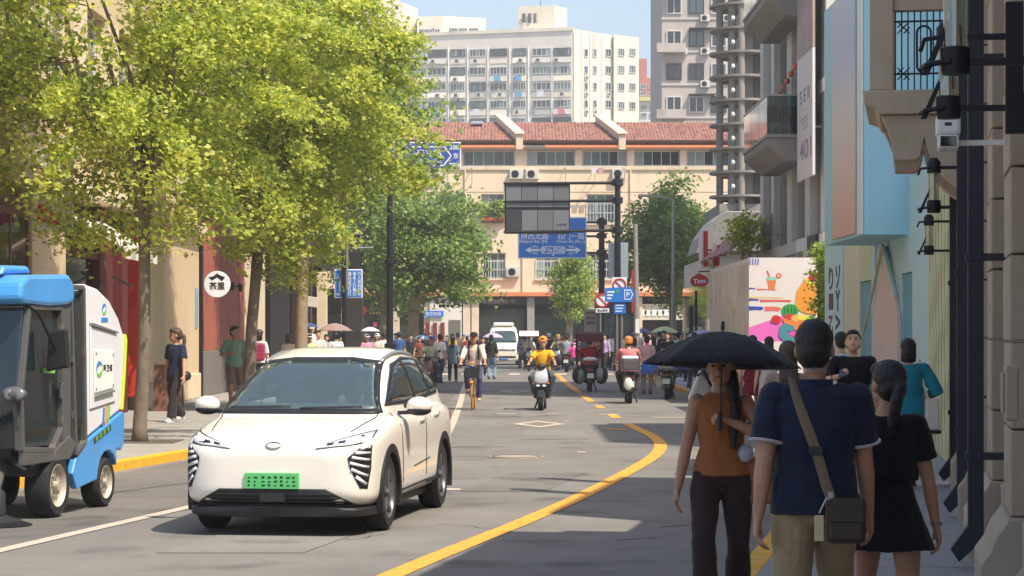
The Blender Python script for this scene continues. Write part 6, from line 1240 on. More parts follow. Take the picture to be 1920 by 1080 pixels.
# ------------------------------------------------------------------ two-wheelers
def scooter(label, loc, rz, c, front=(180,180,184), box=None, name='electric_scooter', bags=(), group='scooters on the road', mirrors=True):
    """front at local -Y; wheels, shield, floorboard, seat, tail, handlebar, lamps"""
    o = thing(name, label, 'scooter', loc, rz, group); k = dict(world=False); mb = mat('scooter_%02x%02x%02x' % c, c, .35, 0, .06, 3, coat=.4); mf = mat('shield_%02x%02x%02x' % front, front, .3, .1, .05, 3, coat=.4)
    for y in (-.62, .55): W = wheel(o, (0,y,.225), .225, .12, 1, 5)
    MB().prism([(-.58,.42),(-.60,.50),(-.36,.42),(-.30,.28),(.1,.26),(.15,.34),(-.26,.36),(-.34,.48),(-.44,.98),(-.50,.98),(-.56,.72)], 'x', -.15, .15).build('frame_body', M_plast, o, bevel=.03, **k)
    sh = MB(); rings = []
    for (z, hw_, y, dp) in ((.62,.13,-.69,.05),(.68,.165,-.70,.06),(.80,.155,-.67,.06),(.90,.135,-.63,.055),(.97,.11,-.585,.05),(1.0,.08,-.555,.04)):
        rings.append([(hw_*math.copysign(abs(math.cos(a))**.55, math.cos(a)), y+.08+dp*math.copysign(abs(math.sin(a))**.7, math.sin(a)), z) for a in np.linspace(0, 2*math.pi, 25)[:-1]])
    sh.loft(rings).build('front_shield', mf, o, True, angle=50, **k)
    lo = MB(); rings = []
    for (z, hw_, y, dp) in ((.34,.08,-.56,.05),(.42,.13,-.62,.07),(.54,.165,-.68,.08),(.615,.15,-.69,.07)):
        rings.append([(hw_*math.copysign(abs(math.cos(a))**.6, math.cos(a)), y+.09+dp*math.copysign(abs(math.sin(a))**.7, math.sin(a)), z) for a in np.linspace(0, 2*math.pi, 25)[:-1]])
    lo.loft(rings).build('lower_shield', M_plast, o, True, angle=50, **k)
    MB().prism([(-.86,.30),(-.80,.46),(-.62,.50),(-.46,.44),(-.5,.40),(-.62,.45),(-.78,.42),(-.84,.30)], 'x', -.075, .075).build('front_fender', mb, o, bevel=.015, **k)
    for s in (-1, 1): MB().bar((s*.085,-.62,.23),(s*.07,-.50,.75), .035).build('fork_leg', M_dark, o, **k); MB().tube([(0,-.47,1.0),(s*.12,-.46,1.03),(s*.30,-.42,1.02),(s*.34,-.40,1.01)], .016, 8).build('handlebar', M_black, o, True, **k); MB().tube([(s*.25,-.435,1.02),(s*.36,-.395,1.008)], .022, 8).build('grip', M_rubber, o, True, **k)
    if mirrors:
        for s in (-1, 1): MB().tube([(s*.22,-.45,1.03),(s*.28,-.50,1.16),(s*.32,-.50,1.2)], .008, 6).build('mirror_stalk', M_black, o, True, **k); MB().ell((s*.345,-.50,1.22), (.055,.015,.035), 12, 8).build('mirror', M_plast, o, True, **k)
    MB().ell((0,-.56,1.0), (.11,.09,.075), 14, 9).build('handlebar_cowl', M_plast, o, True, **k); [MB().ell((q_*.07,-.675,.565), (.05,.03,.028), 12, 8).build('headlight', M_lens, o, True, **k) for q_ in (-1, 1)]
    for s in (-1, 1): MB().ell((s*.165,-.62,.62), (.03,.03,.02), 10, 7).build('indicator', mat('amber_lens', (225,130,40), .3, 0, 0), o, True, **k)
    tl = MB(); rings = []
    for (y, hw_, z0, z1) in ((.05,.13,.30,.60),(.2,.15,.32,.68),(.5,.15,.42,.72),(.72,.12,.52,.74),(.86,.05,.62,.72)):
        rings.append([(hw_*math.copysign(abs(math.cos(a))**.6, math.cos(a)), y, (z0+z1)/2+(z1-z0)/2*math.copysign(abs(math.sin(a))**.6, math.sin(a))) for a in np.linspace(0, 2*math.pi, 17)[:-1]])
    tl.loft(rings).build('tail_body', mb, o, True, angle=60, **k)
    st = MB(); rings = []
    for (y, hw_, z) in ((-.02,.10,.735),(.08,.14,.765),(.3,.15,.765),(.55,.15,.80),(.70,.11,.81)): rings.append([(hw_*math.copysign(abs(math.cos(a))**.6, math.cos(a)), y, z-.035+.035*math.sin(a)) for a in np.linspace(0, 2*math.pi, 15)[:-1]])
    st.loft(rings).build('seat', M_plast, o, True, angle=60, **k)
    MB().prism([(.70,.55),(.80,.58),(.86,.30),(.80,.28)], 'x', -.07, .07).build('rear_mudguard', M_plast, o, bevel=.01, **k); MB().box(-.09,.09,.84,.87,.62,.68).build('tail_lamp', M_redl, o, bevel=.01, **k); MB().box(-.10,.10,.862,.87,.42,.56).build('number_plate', mat('plate_pale', (210,222,214), .5, 0, .1, 10), o, **k)
    MB().bar((-.10,.35,.3),(-.20,.42,.02), .03).build('stand', M_dark, o, **k); MB().tube([(-.13,.8,.80),(-.13,.6,.84),(.13,.6,.84),(.13,.8,.80)], .012, 6).build('grab_rail', M_steel, o, True, **k)
    if box: 
        q = MB().prism([(.56,.84),(.60,1.12),(.94,1.12),(.98,.84)], 'x', -.2, .2).build('top_box', mat('top_box', box, .5, 0, .1, 4), o, bevel=.03, **k); MB().prism([(.585,1.122),(.62,1.20),(.92,1.20),(.955,1.122)], 'x', -.205, .205).build('box_lid', mat('box_lid', (190,196,206), .4, 0, .05, 4), q, bevel=.03, **k)
    for (x, y, z, sx, sy, sz, bc) in bags: MB().ell((x,y,z), (sx,sy,sz), 14, 9).build('pannier_bag', mat('bag_%02x%02x%02x' % bc, bc, .7, 0, .15, 8), o, True, **k)
    return o
ps_ = G(1018, 770); scooter('silver-fronted black scooter ridden by the yellow-shirted rider', (ps_.x, ps_.y+.7, 0), R(-4), (30,30,32), (196,198,204))
pk = G(1176, 754); scooter('scooter with grey top box and white bag seen from behind, under the pink-shirted rider', (pk.x, pk.y-.6, 0), R(180), (70,60,62), (60,60,64), (70,66,68), bags=((.05,.92,.5,.11,.06,.16,(214,220,210)),))
pt = G(1104, 733); tri = scooter('maroon rain-hooded scooter with pale side bags seen from behind', (pt.x, pt.y-.6, 0), R(180), (36,36,38), (70,20,26), None, bags=((.30,.62,.48,.15,.2,.22,(120,140,126)),(-.30,.62,.52,.15,.2,.22,(150,152,154)),(.34,.5,.5,.2,.3,.27,(40,42,44)),(-.34,.5,.5,.2,.3,.27,(40,42,44))))
M_mar = mat('maroon_canvas', (92,28,36), .7, 0, .15, 3); kk = dict(world=False)
hd = MB().prism([(.62,1.50),(.60,1.74),(.2,1.80),(-.5,1.76),(-.72,1.64),(-.72,1.58),(-.5,1.70),(.2,1.74),(.54,1.69),(.56,1.50)], 'x', -.40, .40).build('rain_hood', M_mar, tri, bevel=.02, **kk)
for s in (-1, 1): MB().bar((s*.38,.58,.75),(s*.38,.58,1.55), .05).build('hood_post', M_mar, tri, **kk); MB().bar((s*.38,-.70,.8),(s*.38,-.70,1.62), .04).build('hood_post', M_mar, tri, **kk)
MB().box(-.38,-.36,-.68,.5,.70,1.12).build('side_curtain', M_mar, tri, **kk); MB().box(-.36,.36,-.72,-.705,1.05,1.58).build('wind_screen', clearmat('hood_screen', (206,204,200), .1), tri, **kk); MB().ell((0,.72,.98), (.22,.12,.07), 14, 8).build('white_bundle', M_white, tri, True, **kk)
pg = G(1062, 697); scooter('dark scooter of the grey-shirted rider carrying a pink-caped passenger', (pg.x, pg.y-.6, 0), R(176), (34,34,36), (60,60,62), None, bags=((.3,.5,.55,.16,.25,.25,(44,44,46)),))
pc = G(806, 735); scooter('delivery scooter half hidden behind the white car', (pc.x, pc.y+.7, 0), R(-8), (40,40,44), (120,90,90))
pw = G(1000, 700); hs = scooter('white-canopied scooter following the yellow rider', (pw.x-.15, pw.y+6, 0), R(0), (60,60,62), (120,120,120), None)
MB().prism([(.5,1.62),(.3,1.78),(-.3,1.84),(-.8,1.74),(-1.0,1.60),(-.8,1.69),(-.3,1.79),(.3,1.73),(.48,1.6)], 'x', -.45, .45).build('sun_canopy', M_awn, hs, bevel=.03, **kk); MB().bar((0,-.45,1.0),(0,-.3,1.78), .03).build('canopy_post', M_dark, hs, **kk)
# cargo scooter with blue crates, parked at the right kerb
pq = G(1252, 747); cg = scooter('parked black cargo scooter with a plastic-wrapped load by the right kerb', (pq.x, pq.y-.3, 0), R(172), (40,38,38), (60,60,60), None, bags=((0,.75,.96,.26,.22,.2,(206,210,216)),(.16,.6,.45,.14,.2,.2,(170,168,164))))
MB().box(-.3,.3,.45,1.1,.78,.82).build('rear_rack', M_dark, cg, **kk)
for k, (px, py, z, tl, lb) in enumerate(((1224,705,.72,12,'tilted blue plastic crate beside the cargo scooter'),(1243,700,.78,-4,'blue plastic crate on the rack of the cargo scooter, middle of three'),(1272,690,.80,0,'blue plastic crate at the right end of the cargo scooter load'))):
    Yc = pq.y-.2+k*.15; xx = PX(px, Yc); cr = thing('blue_crate', lb, 'crate', (xx, Yc, z), R(170), 'blue crates on the cargo scooter'); mbl = mat('crate_blue', (46,104,196), .5, 0, .1, 4)
    Mt = Matrix.Rotation(R(tl),4,'Y')
    for s in (-1, 1): 
        MB().box(-.25,.25,s*.18-.01,s*.18+.01,0,.3,Mt).build('side', mbl, cr, **kk); MB().box(s*.25-.01,s*.25+.01,-.17,.17,0,.3,Mt).build('end', mbl, cr, **kk)
        for j in range(3): MB().box(-.26,.26,s*.19,s*.205,.03+j*.1,.06+j*.1,Mt).build('rib', mbl, cr, **kk)
    MB().box(-.24,.24,-.17,.17,0,.02,Mt).build('bottom', mbl, cr, **kk)
# bicycle
pb = G(887, 769); BK = thing('bicycle', 'orange and silver share bicycle with front basket ridden towards the camera', 'bicycle', (pb.x, pb.y+.55, 0), R(-2)); M_or = mat('bike_orange', (216,140,40), .4, 0, .06, 4); 
for y in (-.54, .52):
    W = MB().lathe([(.29,-.018),(.325,-.02),(.335,0),(.325,.02),(.29,.018)], (0,y,.335), 40, 'x', True).build('wheel', mat('bike_tyre', (176,120,44) if y < 0 else (40,40,40), .8, 0, .1, 8), BK, True, **kk); sp = MB()
    for j in range(14): a = 2*math.pi*j/14; sp.bar((0,y,.335),(0,y+.30*math.cos(a),.335+.30*math.sin(a)), .005)
    sp.build('spokes', M_steel, W, **kk); MB().disc((0,y,.335), .04, .08, 'x', 12).build('hub', M_dark, W, **kk)
for a, b_ in (((0,-.46,.88),(0,-.02,.30)),((0,.22,.86),(0,-.02,.30)),((0,-.44,.80),(0,.18,.62)),((0,-.02,.30),(0,.52,.335))): MB().tube([a, b_], .025, 8).build('frame_tube', M_steel, BK, True, **kk)
for s in (-1, 1): MB().tube([(s*.05,-.54,.335),(s*.05,-.47,.72)], .014, 8).build('fork', M_steel, BK, True, **kk); MB().tube([(0,-.45,.98),(s*.15,-.45,1.03),(s*.30,-.34,1.02)], .014, 8).build('handlebar', M_black, BK, True, **kk); MB().tube([(s*.22,-.40,1.025),(s*.31,-.33,1.02)], .02, 8).build('grip', M_rubber, BK, True, **kk); MB().box(s*.13-.05,s*.13+.05,-.07,.03,(.20 if s > 0 else .40)-.015,(.20 if s > 0 else .40)+.01).build('pedal', M_plast, BK, **kk); MB().bar((s*.08,-.02,.30),(s*.09,-.02,.20 if s > 0 else .40), .025).build('crank', M_dark, BK, **kk)
MB().ell((0,.27,.90), (.09,.14,.04), 12, 8).build('saddle', M_plast, BK, True, **kk); MB().tube([(0,-.46,.85),(0,-.45,1.0)], .02, 8).build('stem', M_black, BK, True, **kk); MB().prism([(-.84,.30+.335),(-.70,.695),(-.50,.69),(-.50,.675),(-.70,.68),(-.83,.62)], 'x', -.035, .035).build('front_mudguard', M_or, BK, **kk)
bs = MB().prism([(-.17,.98),(.17,.98),(.13,.74),(-.13,.74)], 'y', -.76, -.745).build('basket', M_plast, BK, **kk)
for s in (-1, 1): MB().prism([(-.76,.98),(-.50,.98),(-.52,.74),(-.74,.74)], 'x', s*.155-.006, s*.155+.006).build('basket_side', M_plast, bs, **kk)
MB().box(-.13,.13,-.74,-.52,.735,.745).build('basket_floor', M_plast, bs, **kk); MB().box(-.05,.05,-.5,-.44,1.04,1.10).build('lock_unit', M_or, BK, bevel=.01, **kk)
# ------------------------------------------------------------------ people
M_skin = mat('skin', (206,160,130), .5, 0, .14, 14, .25, 90); M_skin2 = mat('skin_tan', (184,136,106), .5, 0, .16, 14, .25, 90)
M_hair = mat('black_hair', (26,22,20), .45, 0, .35, 30, .5, 120, stretch=(1,1,.15)); M_hairb = mat('brown_hair', (74,52,40), .5, 0, .3, 30, .5, 120, stretch=(1,1,.15))
M_lip = mat('lip', (150,80,72), .5, 0, 0); M_shoeW = mat('shoe_white', (210,206,200), .6, 0, .08, 8); M_shoeB = mat('shoe_black', (30,28,28), .6, 0, .1, 8)
def cloth(c, rough=.88): return mat('cloth_%02x%02x%02x' % c, c, rough, 0, .12, 5, .9, 11, stretch=(1,1,.6), spec=.25, sheen=.1)
_tex = bpy.data.textures.new('fold_noise', 'CLOUDS'); _tex.noise_scale = .16; _tex.noise_depth = 2
_tex2 = bpy.data.textures.new('hair_noise', 'CLOUDS'); _tex2.noise_scale = .03
def grown(name, mb, m, parent, vox, sm=4, disp=0., tex=None, local=True):
    """one continuous surface grown over the laid-out volumes"""
    o = mb.build(name, m, parent, True, world=False, angle=180); r = o.modifiers.new('remesh', 'REMESH'); r.mode = 'VOXEL'; r.voxel_size = vox; r.use_smooth_shade = True
    if sm: s = o.modifiers.new('smooth', 'SMOOTH'); s.factor = .5; s.iterations = sm
    if disp: d = o.modifiers.new('folds', 'DISPLACE'); d.texture = tex or _tex; d.strength = disp; d.mid_level = .5; d.texture_coords = 'GLOBAL'
    return o
def ik(a, c, l1, l2, pole):
    a, c = Vector(a), Vector(c); d = c-a; L = d.length
    if L > (l1+l2)*.999: c = a+d*((l1+l2)*.999/L); d = c-a; L = d.length
    u = d/L; x = (l1*l1-l2*l2+L*L)/(2*L); h = math.sqrt(max(0, l1*l1-x*x)); p = Vector(pole); p = p-u*p.dot(u); p = p.normalized() if p.length > 1e-6 else Vector((0,-1,0))
    return a+u*x+p*h, c
def hand(mb, wr, d, n, H, side, curl=.35, rel=1.):
    """palm, four unequal curled fingers and a thumb; d = along the hand, n = palm normal"""
    d = d.normalized(); n = (n-d*n.dot(d)).normalized(); a = d.cross(n)*side; u = H
    k1 = wr+d*.026*u; k2 = wr+d*.052*u
    mb.tube([wr-d*.006*u, k1, k2], [.0165*u,.0235*u,.0245*u], 10, ax=a, ry=[.0125*u,.0115*u,.0095*u])
    for i, (ln, of) in enumerate(((.92,-1.5),(1.05,-.5),(1.0,.5),(.8,1.5))):
        b = k2+a*(-of*.0122*u)-d*.004*u; pts = [b]; th = .12; dd = d
        for sg in (.022*ln, .016*ln, .013*ln):
            th += curl; q = d*math.cos(th)+n*math.sin(th); pts.append(pts[-1]+q*sg*u)
        mb.tube(pts, [.0066*u,.0062*u,.0056*u,.0046*u], 7)
    tb = wr+d*.012*u+a*.016*u; t1 = tb+(d*.55+a*.75+n*.25).normalized()*.022*u; t2 = t1+(d*.9+a*.25+n*.35*(.5+curl)).normalized()*.019*u; mb.tube([tb, t1, t2, t2+(d+n*curl).normalized()*.010*u], [.0095*u,.0078*u,.0066*u,.0045*u], 7)
def person(label, loc, rz, H=1.70, fem=False, vox=.016, top=(200,200,200), sleeve=.9, pants=(50,50,56), leg=2., skirt=None, shoes=M_shoeB, hair=M_hair, style='short', hat=None, hatc=(30,30,30), pel=(0,0,.527), lean=0., feet=None, hands=None, yaw=0., pitch=0., curl=(.3,.3), hem=.03, skin=None, build=1., palm=(None,None), knee=(-.15,.15), group=None, collar=None, cuffs=None, open_=False, strip=None, face=True, elbow=None, shirt_ease=.012, detail=True):
    """faces local -Y; lengths are fractions of the height H; index 0 is the figure's right side (-X)"""
    o = thing('person', label, 'person', loc, rz, group); u = H; sk = skin or M_skin; V = Vector
    pe = V(pel)*u; Rl = Matrix.Rotation(lean, 3, 'X'); up = lambda x, y, z: pe+Rl @ (V((x,y,z))*u)
    sw = (.100 if fem else .112)*build; hwid = .054 if fem else .052
    sh = [up(s*sw*.90, 0, .268) for s in (-1, 1)]; hip = [pe+V((s*hwid*u,0,-.015*u)) for s in (-1, 1)]
    feet = feet or [(-.055,-.02,0),(.055,.02,0)]; ank = [V(f)*u+V((0,.012*u,.042*u)) for f in feet]
    kn = []; 
    for i in (0, 1): k, a = ik(hip[i], ank[i], .245*u, .246*u, (knee[i], -1, .15)); kn.append(k); ank[i] = a
    hands = hands or [(-.155,-.0,.44),(.155,.0,.44)]; el = []; wr = []
    for i in (0, 1):
        s = -1 if i == 0 else 1; pol = (elbow or ((-.5,.8,-.3),(.5,.8,-.3)))[i]; e, w_ = ik(sh[i], V(hands[i])*u, .172*u, .158*u, pol); el.append(e); wr.append(w_)
    # --- body: one surface
    b = MB(); X = (1,0,0); q = 1.0
    tor = [(-.065,.060,.052),(-.02,.092,.066),(.05,.088,.060),(.11,.078 if not fem else .068,.055),(.19,.092 if not fem else .080,.064),(.245,.098 if not fem else .084,.060),(.285,.074,.046),(.305,.036,.034)]
    b.tube([up(0,(.006 if z < .1 else -.002),z) for z, _, _ in tor], [w_*u*build for _, w_, _ in tor], 16, ax=Rl @ V(X), ry=[d*u*build for _, _, d in tor])
    hd = up(0,-.012,.393)+V((0,-.0,0)); HS = 1.1; hd = hd+V((0,0,.006*u)); Rh = HS*Matrix.Rotation(yaw, 3, 'Z') @ Matrix.Rotation(pitch+lean*.3, 3, 'X'); hp = lambda x, y, z: hd+Rh @ (V((x,y,z))*u)
    b.tube([up(0,.008,.28), up(0,.004,.32), hp(0,.012,-.04)], [.036*u,.030*u,.031*u], 12)
    b.ell(hp(0,.006,.012), (.0445*u,.056*u,.056*u), 16, 12, Rh); b.ell(hp(0,-.012,-.022), (.036*u,.040*u,.043*u), 14, 10, Rh); b.ell(hp(0,-.030,-.050), (.018*u,.018*u,.014*u), 10, 8, Rh)
    if face:
        b.tube([hp(0,-.048,.008), hp(0,-.058,-.010), hp(0,-.052,-.016)], [.005*u,.0085*u,.007*u], 8)
        for s in (-1, 1): b.ell(hp(s*.045,.006,-.004), (.006*u,.011*u,.018*u), 8, 6, Rh)
    for i in (0, 1):
        s = -1 if i == 0 else 1
        b.ell(sh[i], (.033*u*build,.033*u*build,.034*u*build), 12, 8); b.tube([sh[i], sh[i].lerp(el[i],.15), sh[i].lerp(el[i],.45), el[i], el[i].lerp(wr[i],.3), wr[i]], [.030*u*build,.032*u*build,.0275*u*build,.0225*u*build,.0230*u*build,.0145*u], 12)
        d = (wr[i]-el[i]).normalized(); n = V(palm[i]) if palm[i] else V((-s,0,0)); hand(b, wr[i], d, n, u, -s, curl[i])
        b.tube([hip[i]+V((0,0,.02*u)), hip[i].lerp(kn[i],.15), hip[i].lerp(kn[i],.55), kn[i], kn[i].lerp(ank[i],.3), kn[i].lerp(ank[i],.75), ank[i]], [v*u for v in (.050,.053,.043,.0315,.0335,.0225,.0195)], 12)
        f = V(feet[i])*u; 
    bod = grown('body', b, sk, o, vox, 3)
    # --- clothes
    if top:
        c = MB(); e_ = shirt_ease; rows = [(-hem,.107,.080),(.03,.101,.074),(.10,(.092 if not fem else .080),.067),(.19,(.102 if not fem else .089),.074),(.245,(.106 if not fem else .092),.068),(.275,.088,.056),(.292,.066,.047),(.304,.048,.040)]
        rows = [r_ for k_, r_ in enumerate(rows) if k_ > 0 or hem > -.02]; rows = [r_ for r_ in rows if r_[0] >= -hem-.001]; c.tube([up(0,.004,z) for z, _, _ in rows], [(w_+e_*.3)*u*build for _, w_, _ in rows], 20, ax=Rl @ V(X), ry=[(d+e_*.3)*u*build for _, _, d in rows])
        for i in (0, 1):
            if sleeve <= .05: continue
            c.ell(sh[i]+V((0,0,.003*u)), tuple((v+e_*.25)*u*build for v in (.0345,.037,.0345)), 14, 9); c.ell(sh[i].lerp(up(0,0,.275),.35)+V((0,0,.004*u)), tuple((v+e_*.2)*u*build for v in (.046,.040,.030)), 14, 9); P = [sh[i], sh[i].lerp(el[i],.2), sh[i].lerp(el[i],.5)]; rr = [.034,.0375,.037]
            if sleeve <= 1: P = P[:2]+[sh[i].lerp(el[i],sleeve*.6), sh[i].lerp(el[i],sleeve)]; rr = [.034,.0375,.038,.040]
            else: P += [el[i], el[i].lerp(wr[i],(sleeve-1)*.95)]; rr += [.031,.024 if sleeve > 1.5 else .029]
            c.tube(P, [(r_+e_*.25)*u*build for r_ in rr], 14)
        t = grown('top', c, top if isinstance(top, bpy.types.Material) else cloth(top), o, vox*.9, 3, .014 if vox > .01 else .024)
        if cuffs:
            for i in (0, 1):
                a_, z_ = sh[i].lerp(el[i],sleeve-.012), sh[i].lerp(el[i],sleeve+.02); dv = (z_-a_)
                for j, cc_ in enumerate(cuffs): MB().tube([a_+dv*(j/len(cuffs)), a_+dv*((j+.98)/len(cuffs))], .0475*u*build, 22).build('cuff_band', cloth(cc_), t, True, world=False)
        if collar:
            for j, (cc_, r0, z0, z1) in enumerate(collar): 
                cm_ = MB(); cm_.tube([up(0,.010,z0), up(0,.008,z1)], [r0*u,(r0-.003)*u], 22, ax=Rl @ V(X), ry=[r0*.95*u,(r0-.003)*.95*u], cap=False); cm_.build('collar', cloth(cc_), t, True, world=False)
    if skirt:
        c = MB(); z1, wd = skirt; top_z = up(0,0,.09).z
        a = [(up(0,.004,.10),.074,.06),(up(0,.004,.03),.096,.07),(pe+V((0,.004,-.03*u)),.104*wd,.078*wd),(V((pe.x,pe.y,(pe.z+z1*u)/2)),.108*wd**2,.085*wd**2),(V((pe.x,pe.y,z1*u)),.112*wd**3,.09*wd**3)]
        c.tube([p_[0] for p_ in a], [p_[1]*u for p_ in a], 22, ax=X, ry=[p_[2]*u for p_ in a]); grown('skirt', c, cloth(pants), o, vox, 2, .02)
    elif pants:
        c = MB(); c.tube([up(0,.004,.07), up(0,.004,.02), pe+V((0,.004,-.03*u)), pe+V((0,.004,-.075*u))], [.086*u*build,.099*u*build,.100*u*build,.06*u], 18, ax=X, ry=[.064*u*build,.073*u*build,.074*u*build,.05*u])
        for i in (0, 1):
            P = [hip[i]+V((0,0,.02*u)), hip[i].lerp(kn[i],.2), hip[i].lerp(kn[i],.6), kn[i]]; rr = [.056,.060,.051,.043]
            if leg >= 1.5: P += [kn[i].lerp(ank[i],.5), kn[i].lerp(ank[i],.97)]; rr += [.040*(1 if leg <= 2 else 1.2),.036*(1 if leg <= 2 else 1.5)]
            elif leg < 1: P = P[:3]; rr = [.056,.061,.058]
            c.tube(P, [r_*u*build for r_ in rr], 14)
        grown('trousers', c, pants if isinstance(pants, bpy.types.Material) else cloth(pants), o, vox, 3, .022)
    for i in (0, 1):
        a = ank[i]; f = MB(); f.tube([V((a.x,a.y+.022*u,a.z-.012*u)), V((a.x,a.y-.01*u,a.z-.012*u)), V((a.x,a.y-.06*u,a.z-.024*u)), V((a.x,a.y-.098*u,a.z-.030*u))], [.020*u,.024*u,.027*u,.016*u], 10, ax=X, ry=[.024*u,.026*u,.017*u,.010*u]); f.box(a.x-.024*u,a.x+.024*u,a.y-.095*u,a.y+.03*u,a.z-.042*u,a.z-.030*u); grown('shoe', f, shoes, o, max(.008, vox*.6), 2)
    # --- hair and headgear
    if style:
        h = MB(); h.ell(hp(0,.014,.024), (.0485*u,.0555*u,.0535*u), 18, 12, Rh); h.ell(hp(0,.028,-.004), (.0445*u,.043*u,.046*u), 16, 10, Rh)
        if style == 'short': h.ell(hp(0,-.012,.052), (.038*u,.040*u,.022*u), 14, 8, Rh)
        if style in ('bob', 'long', 'pony'): h.ell(hp(0,-.016,.046), (.042*u,.040*u,.026*u), 14, 8, Rh)
        if style == 'bob': h.tube([hp(0,.022,.0), hp(0,.024,-.045), hp(0,.022,-.070)], [.050*u,.052*u,.046*u], 16, ax=Rh @ V(X), ry=[.044*u,.043*u,.036*u])
        if style == 'long': h.tube([hp(0,.024,.0), hp(0,.034,-.06), up(0,.058,.27), up(0,.060,.17)], [.047*u,.050*u,.056*u,.040*u], 16, ax=Rh @ V(X), ry=[.042*u,.032*u,.022*u,.012*u])
        if style == 'pony': h.ell(hp(0,.060,.012), (.016*u,.016*u,.016*u), 10, 8, Rh); h.tube([hp(0,.062,.012), hp(.006,.084,-.005), hp(.02,.086,-.05), hp(.028,.078,-.11), hp(.03,.072,-.15)], [.014*u,.019*u,.021*u,.017*u,.006*u], 12)
        if style == 'braid': h.tube([hp(.03,.012,-.01), hp(.045,-.004,-.06), up(.055,-.055,.24), up(.05,-.068,.14), up(.048,-.07,.10)], [.024*u,.021*u,.020*u,.017*u,.008*u], 12)
        grown('hair', h, hair, o, max(.0055, vox*.7), 1, .009, _tex2)
    if hat == 'helmet':
        m_ = mat('helmet_%02x%02x%02x' % hatc, hatc, .3, 0, .08, 6, coat=.5); h = MB(); h.ell(hp(0,.016,.044), (.058*u,.066*u,.046*u), 20, 14, Rh); h.ell(hp(0,.034,.012), (.054*u,.046*u,.044*u), 18, 10, Rh); hel = grown('helmet', h, m_, o, .012, 2)
        MB().tube([hp(-.042,-.048,.036), hp(0,-.078,.034), hp(.042,-.048,.036)], .008*u, 8).build('helmet_peak', m_, hel, True, world=False); MB().tube([hp(-.046,-.006,.0), hp(-.03,-.03,-.058), hp(0,-.036,-.068), hp(.03,-.03,-.058), hp(.046,-.006,.0)], .0035*u, 6).build('chin_strap', M_plast, hel, True, world=False)
    if hat == 'cap':
        m_ = cloth(hatc); h = MB(); h.ell(hp(0,.010,.036), (.053*u,.061*u,.042*u), 18, 12, Rh); cap_ = grown('cap', h, m_, o, .012, 2); MB().tube([hp(0,-.030,.030), hp(0,-.066,.026), hp(0,-.094,.018)], [.044*u,.042*u,.030*u], 14, ax=Rh @ V(X), ry=[.006*u,.005*u,.004*u]).build('cap_peak', m_, cap_, True, world=False)
    if hat == 'sunhat':
        m_ = cloth(hatc); h = MB(); h.ell(hp(0,.008,.036), (.055*u,.062*u,.046*u), 18, 12, Rh); h.lathe([(.0,.0),(.05*u,.006*u),(.10*u,-.012*u),(.10*u,-.016*u),(.05*u,.0),(.0,-.004*u)], hp(0,.0,.026), 26); grown('sun_hat', h, m_, o, .012, 1)
    if face and abs(yaw) < 2:
        for s in (-1, 1): e = MB(); e.ell(hp(s*.0175,-.0455,.006), (.0075*u,.0045*u,.0038*u), 10, 7, Rh); e.build('eye', M_hair, o, True, world=False, angle=180); MB().tube([hp(s*.009,-.050,.0165), hp(s*.018,-.0495,.019), hp(s*.027,-.044,.0155)], [.0018*u,.0025*u,.0015*u], 6).build('eyebrow', M_hair, o, True, world=False)
        MB().tube([hp(-.014,-.0475,-.031), hp(0,-.0525,-.0315), hp(.014,-.0475,-.031)], [.0016*u,.0036*u,.0016*u], 6).build('mouth', M_lip, o, True, world=False)
    o['_h'] = 0; del o['_h']
    return o, dict(up=up, hp=hp, wr=wr, el=el, sh=sh, pe=pe, u=u)
WALK = [(-.055,-.16,.0),(.055,.15,.02)]; WALK2 = [(-.055,.15,.02),(.055,-.16,.0)]
def W_(o, v): return Matrix.Translation(o.location) @ o.rotation_euler.to_matrix().to_4x4() @ Vector(v)
def umbrella(label, apex, r, c, hand_pt=None, tilt=(0,0), n=8, ribs=True, handle=.75, group='parasols'):
    """scalloped fabric canopy on ribs, shaft and handle; apex in world"""
    o = thing('umbrella', label, 'umbrella', apex, 0, group); o.rotation_euler = (tilt[0], tilt[1], 0); m = MB(); m_ = cloth(c); drop = r*.43; rows = 7; k = n*6; V = [(0,0,0)]; Fc = []
    for i in range(1, rows+1):
        t = i/rows
        for j in range(k):
            a = 2*math.pi*j/k; ph = (j%6)/6; sc_ = 1-.10*math.sin(math.pi*ph)*t; z = -drop*(t**1.8)+ (.022*r*math.sin(math.pi*ph))*(-1)*math.sin(math.pi*t*.9); V.append((r*t*sc_*math.cos(a), r*t*sc_*math.sin(a), z))
    for j in range(k): Fc.append((0, 1+j, 1+(j+1)%k))
    for i in range(rows-1):
        for j in range(k): Fc.append((1+i*k+j, 1+(i+1)*k+j, 1+(i+1)*k+(j+1)%k, 1+i*k+(j+1)%k))
    q = m.add(V, Fc).build('canopy', m_, o, True, world=False, angle=50); s = q.modifiers.new('thick', 'SOLIDIFY'); s.thickness = .003
    MB().tube([(0,0,.05),(0,0,-handle)], .006 if r < .6 else .008, 8).build('shaft', M_dark, o, True, world=False); MB().lathe([(.0,.01),(.014,.01),(.010,.06),(.0,.065)], (0,0,0), 10).build('ferrule', M_plast, o, True, world=False); MB().tube([(0,0,-handle+.10),(0,0,-handle-.02)], .014, 10).build('handle', M_plast, o, True, world=False)
    if ribs:
        for j in range(n):
            a = 2*math.pi*j/n; P = [(r*t*math.cos(a), r*t*math.sin(a), -drop*t**1.8-.008) for t in np.linspace(0,1,6)]; rb = MB().tube(P, .0035, 5).build('rib', M_steel, o, True, world=False); MB().tube([(0,0,-drop*.95), (r*.5*math.cos(a), r*.5*math.sin(a), -drop*.5**1.8-.012)], .003, 5).build('stretcher', M_steel, rb, True, world=False)
    return o
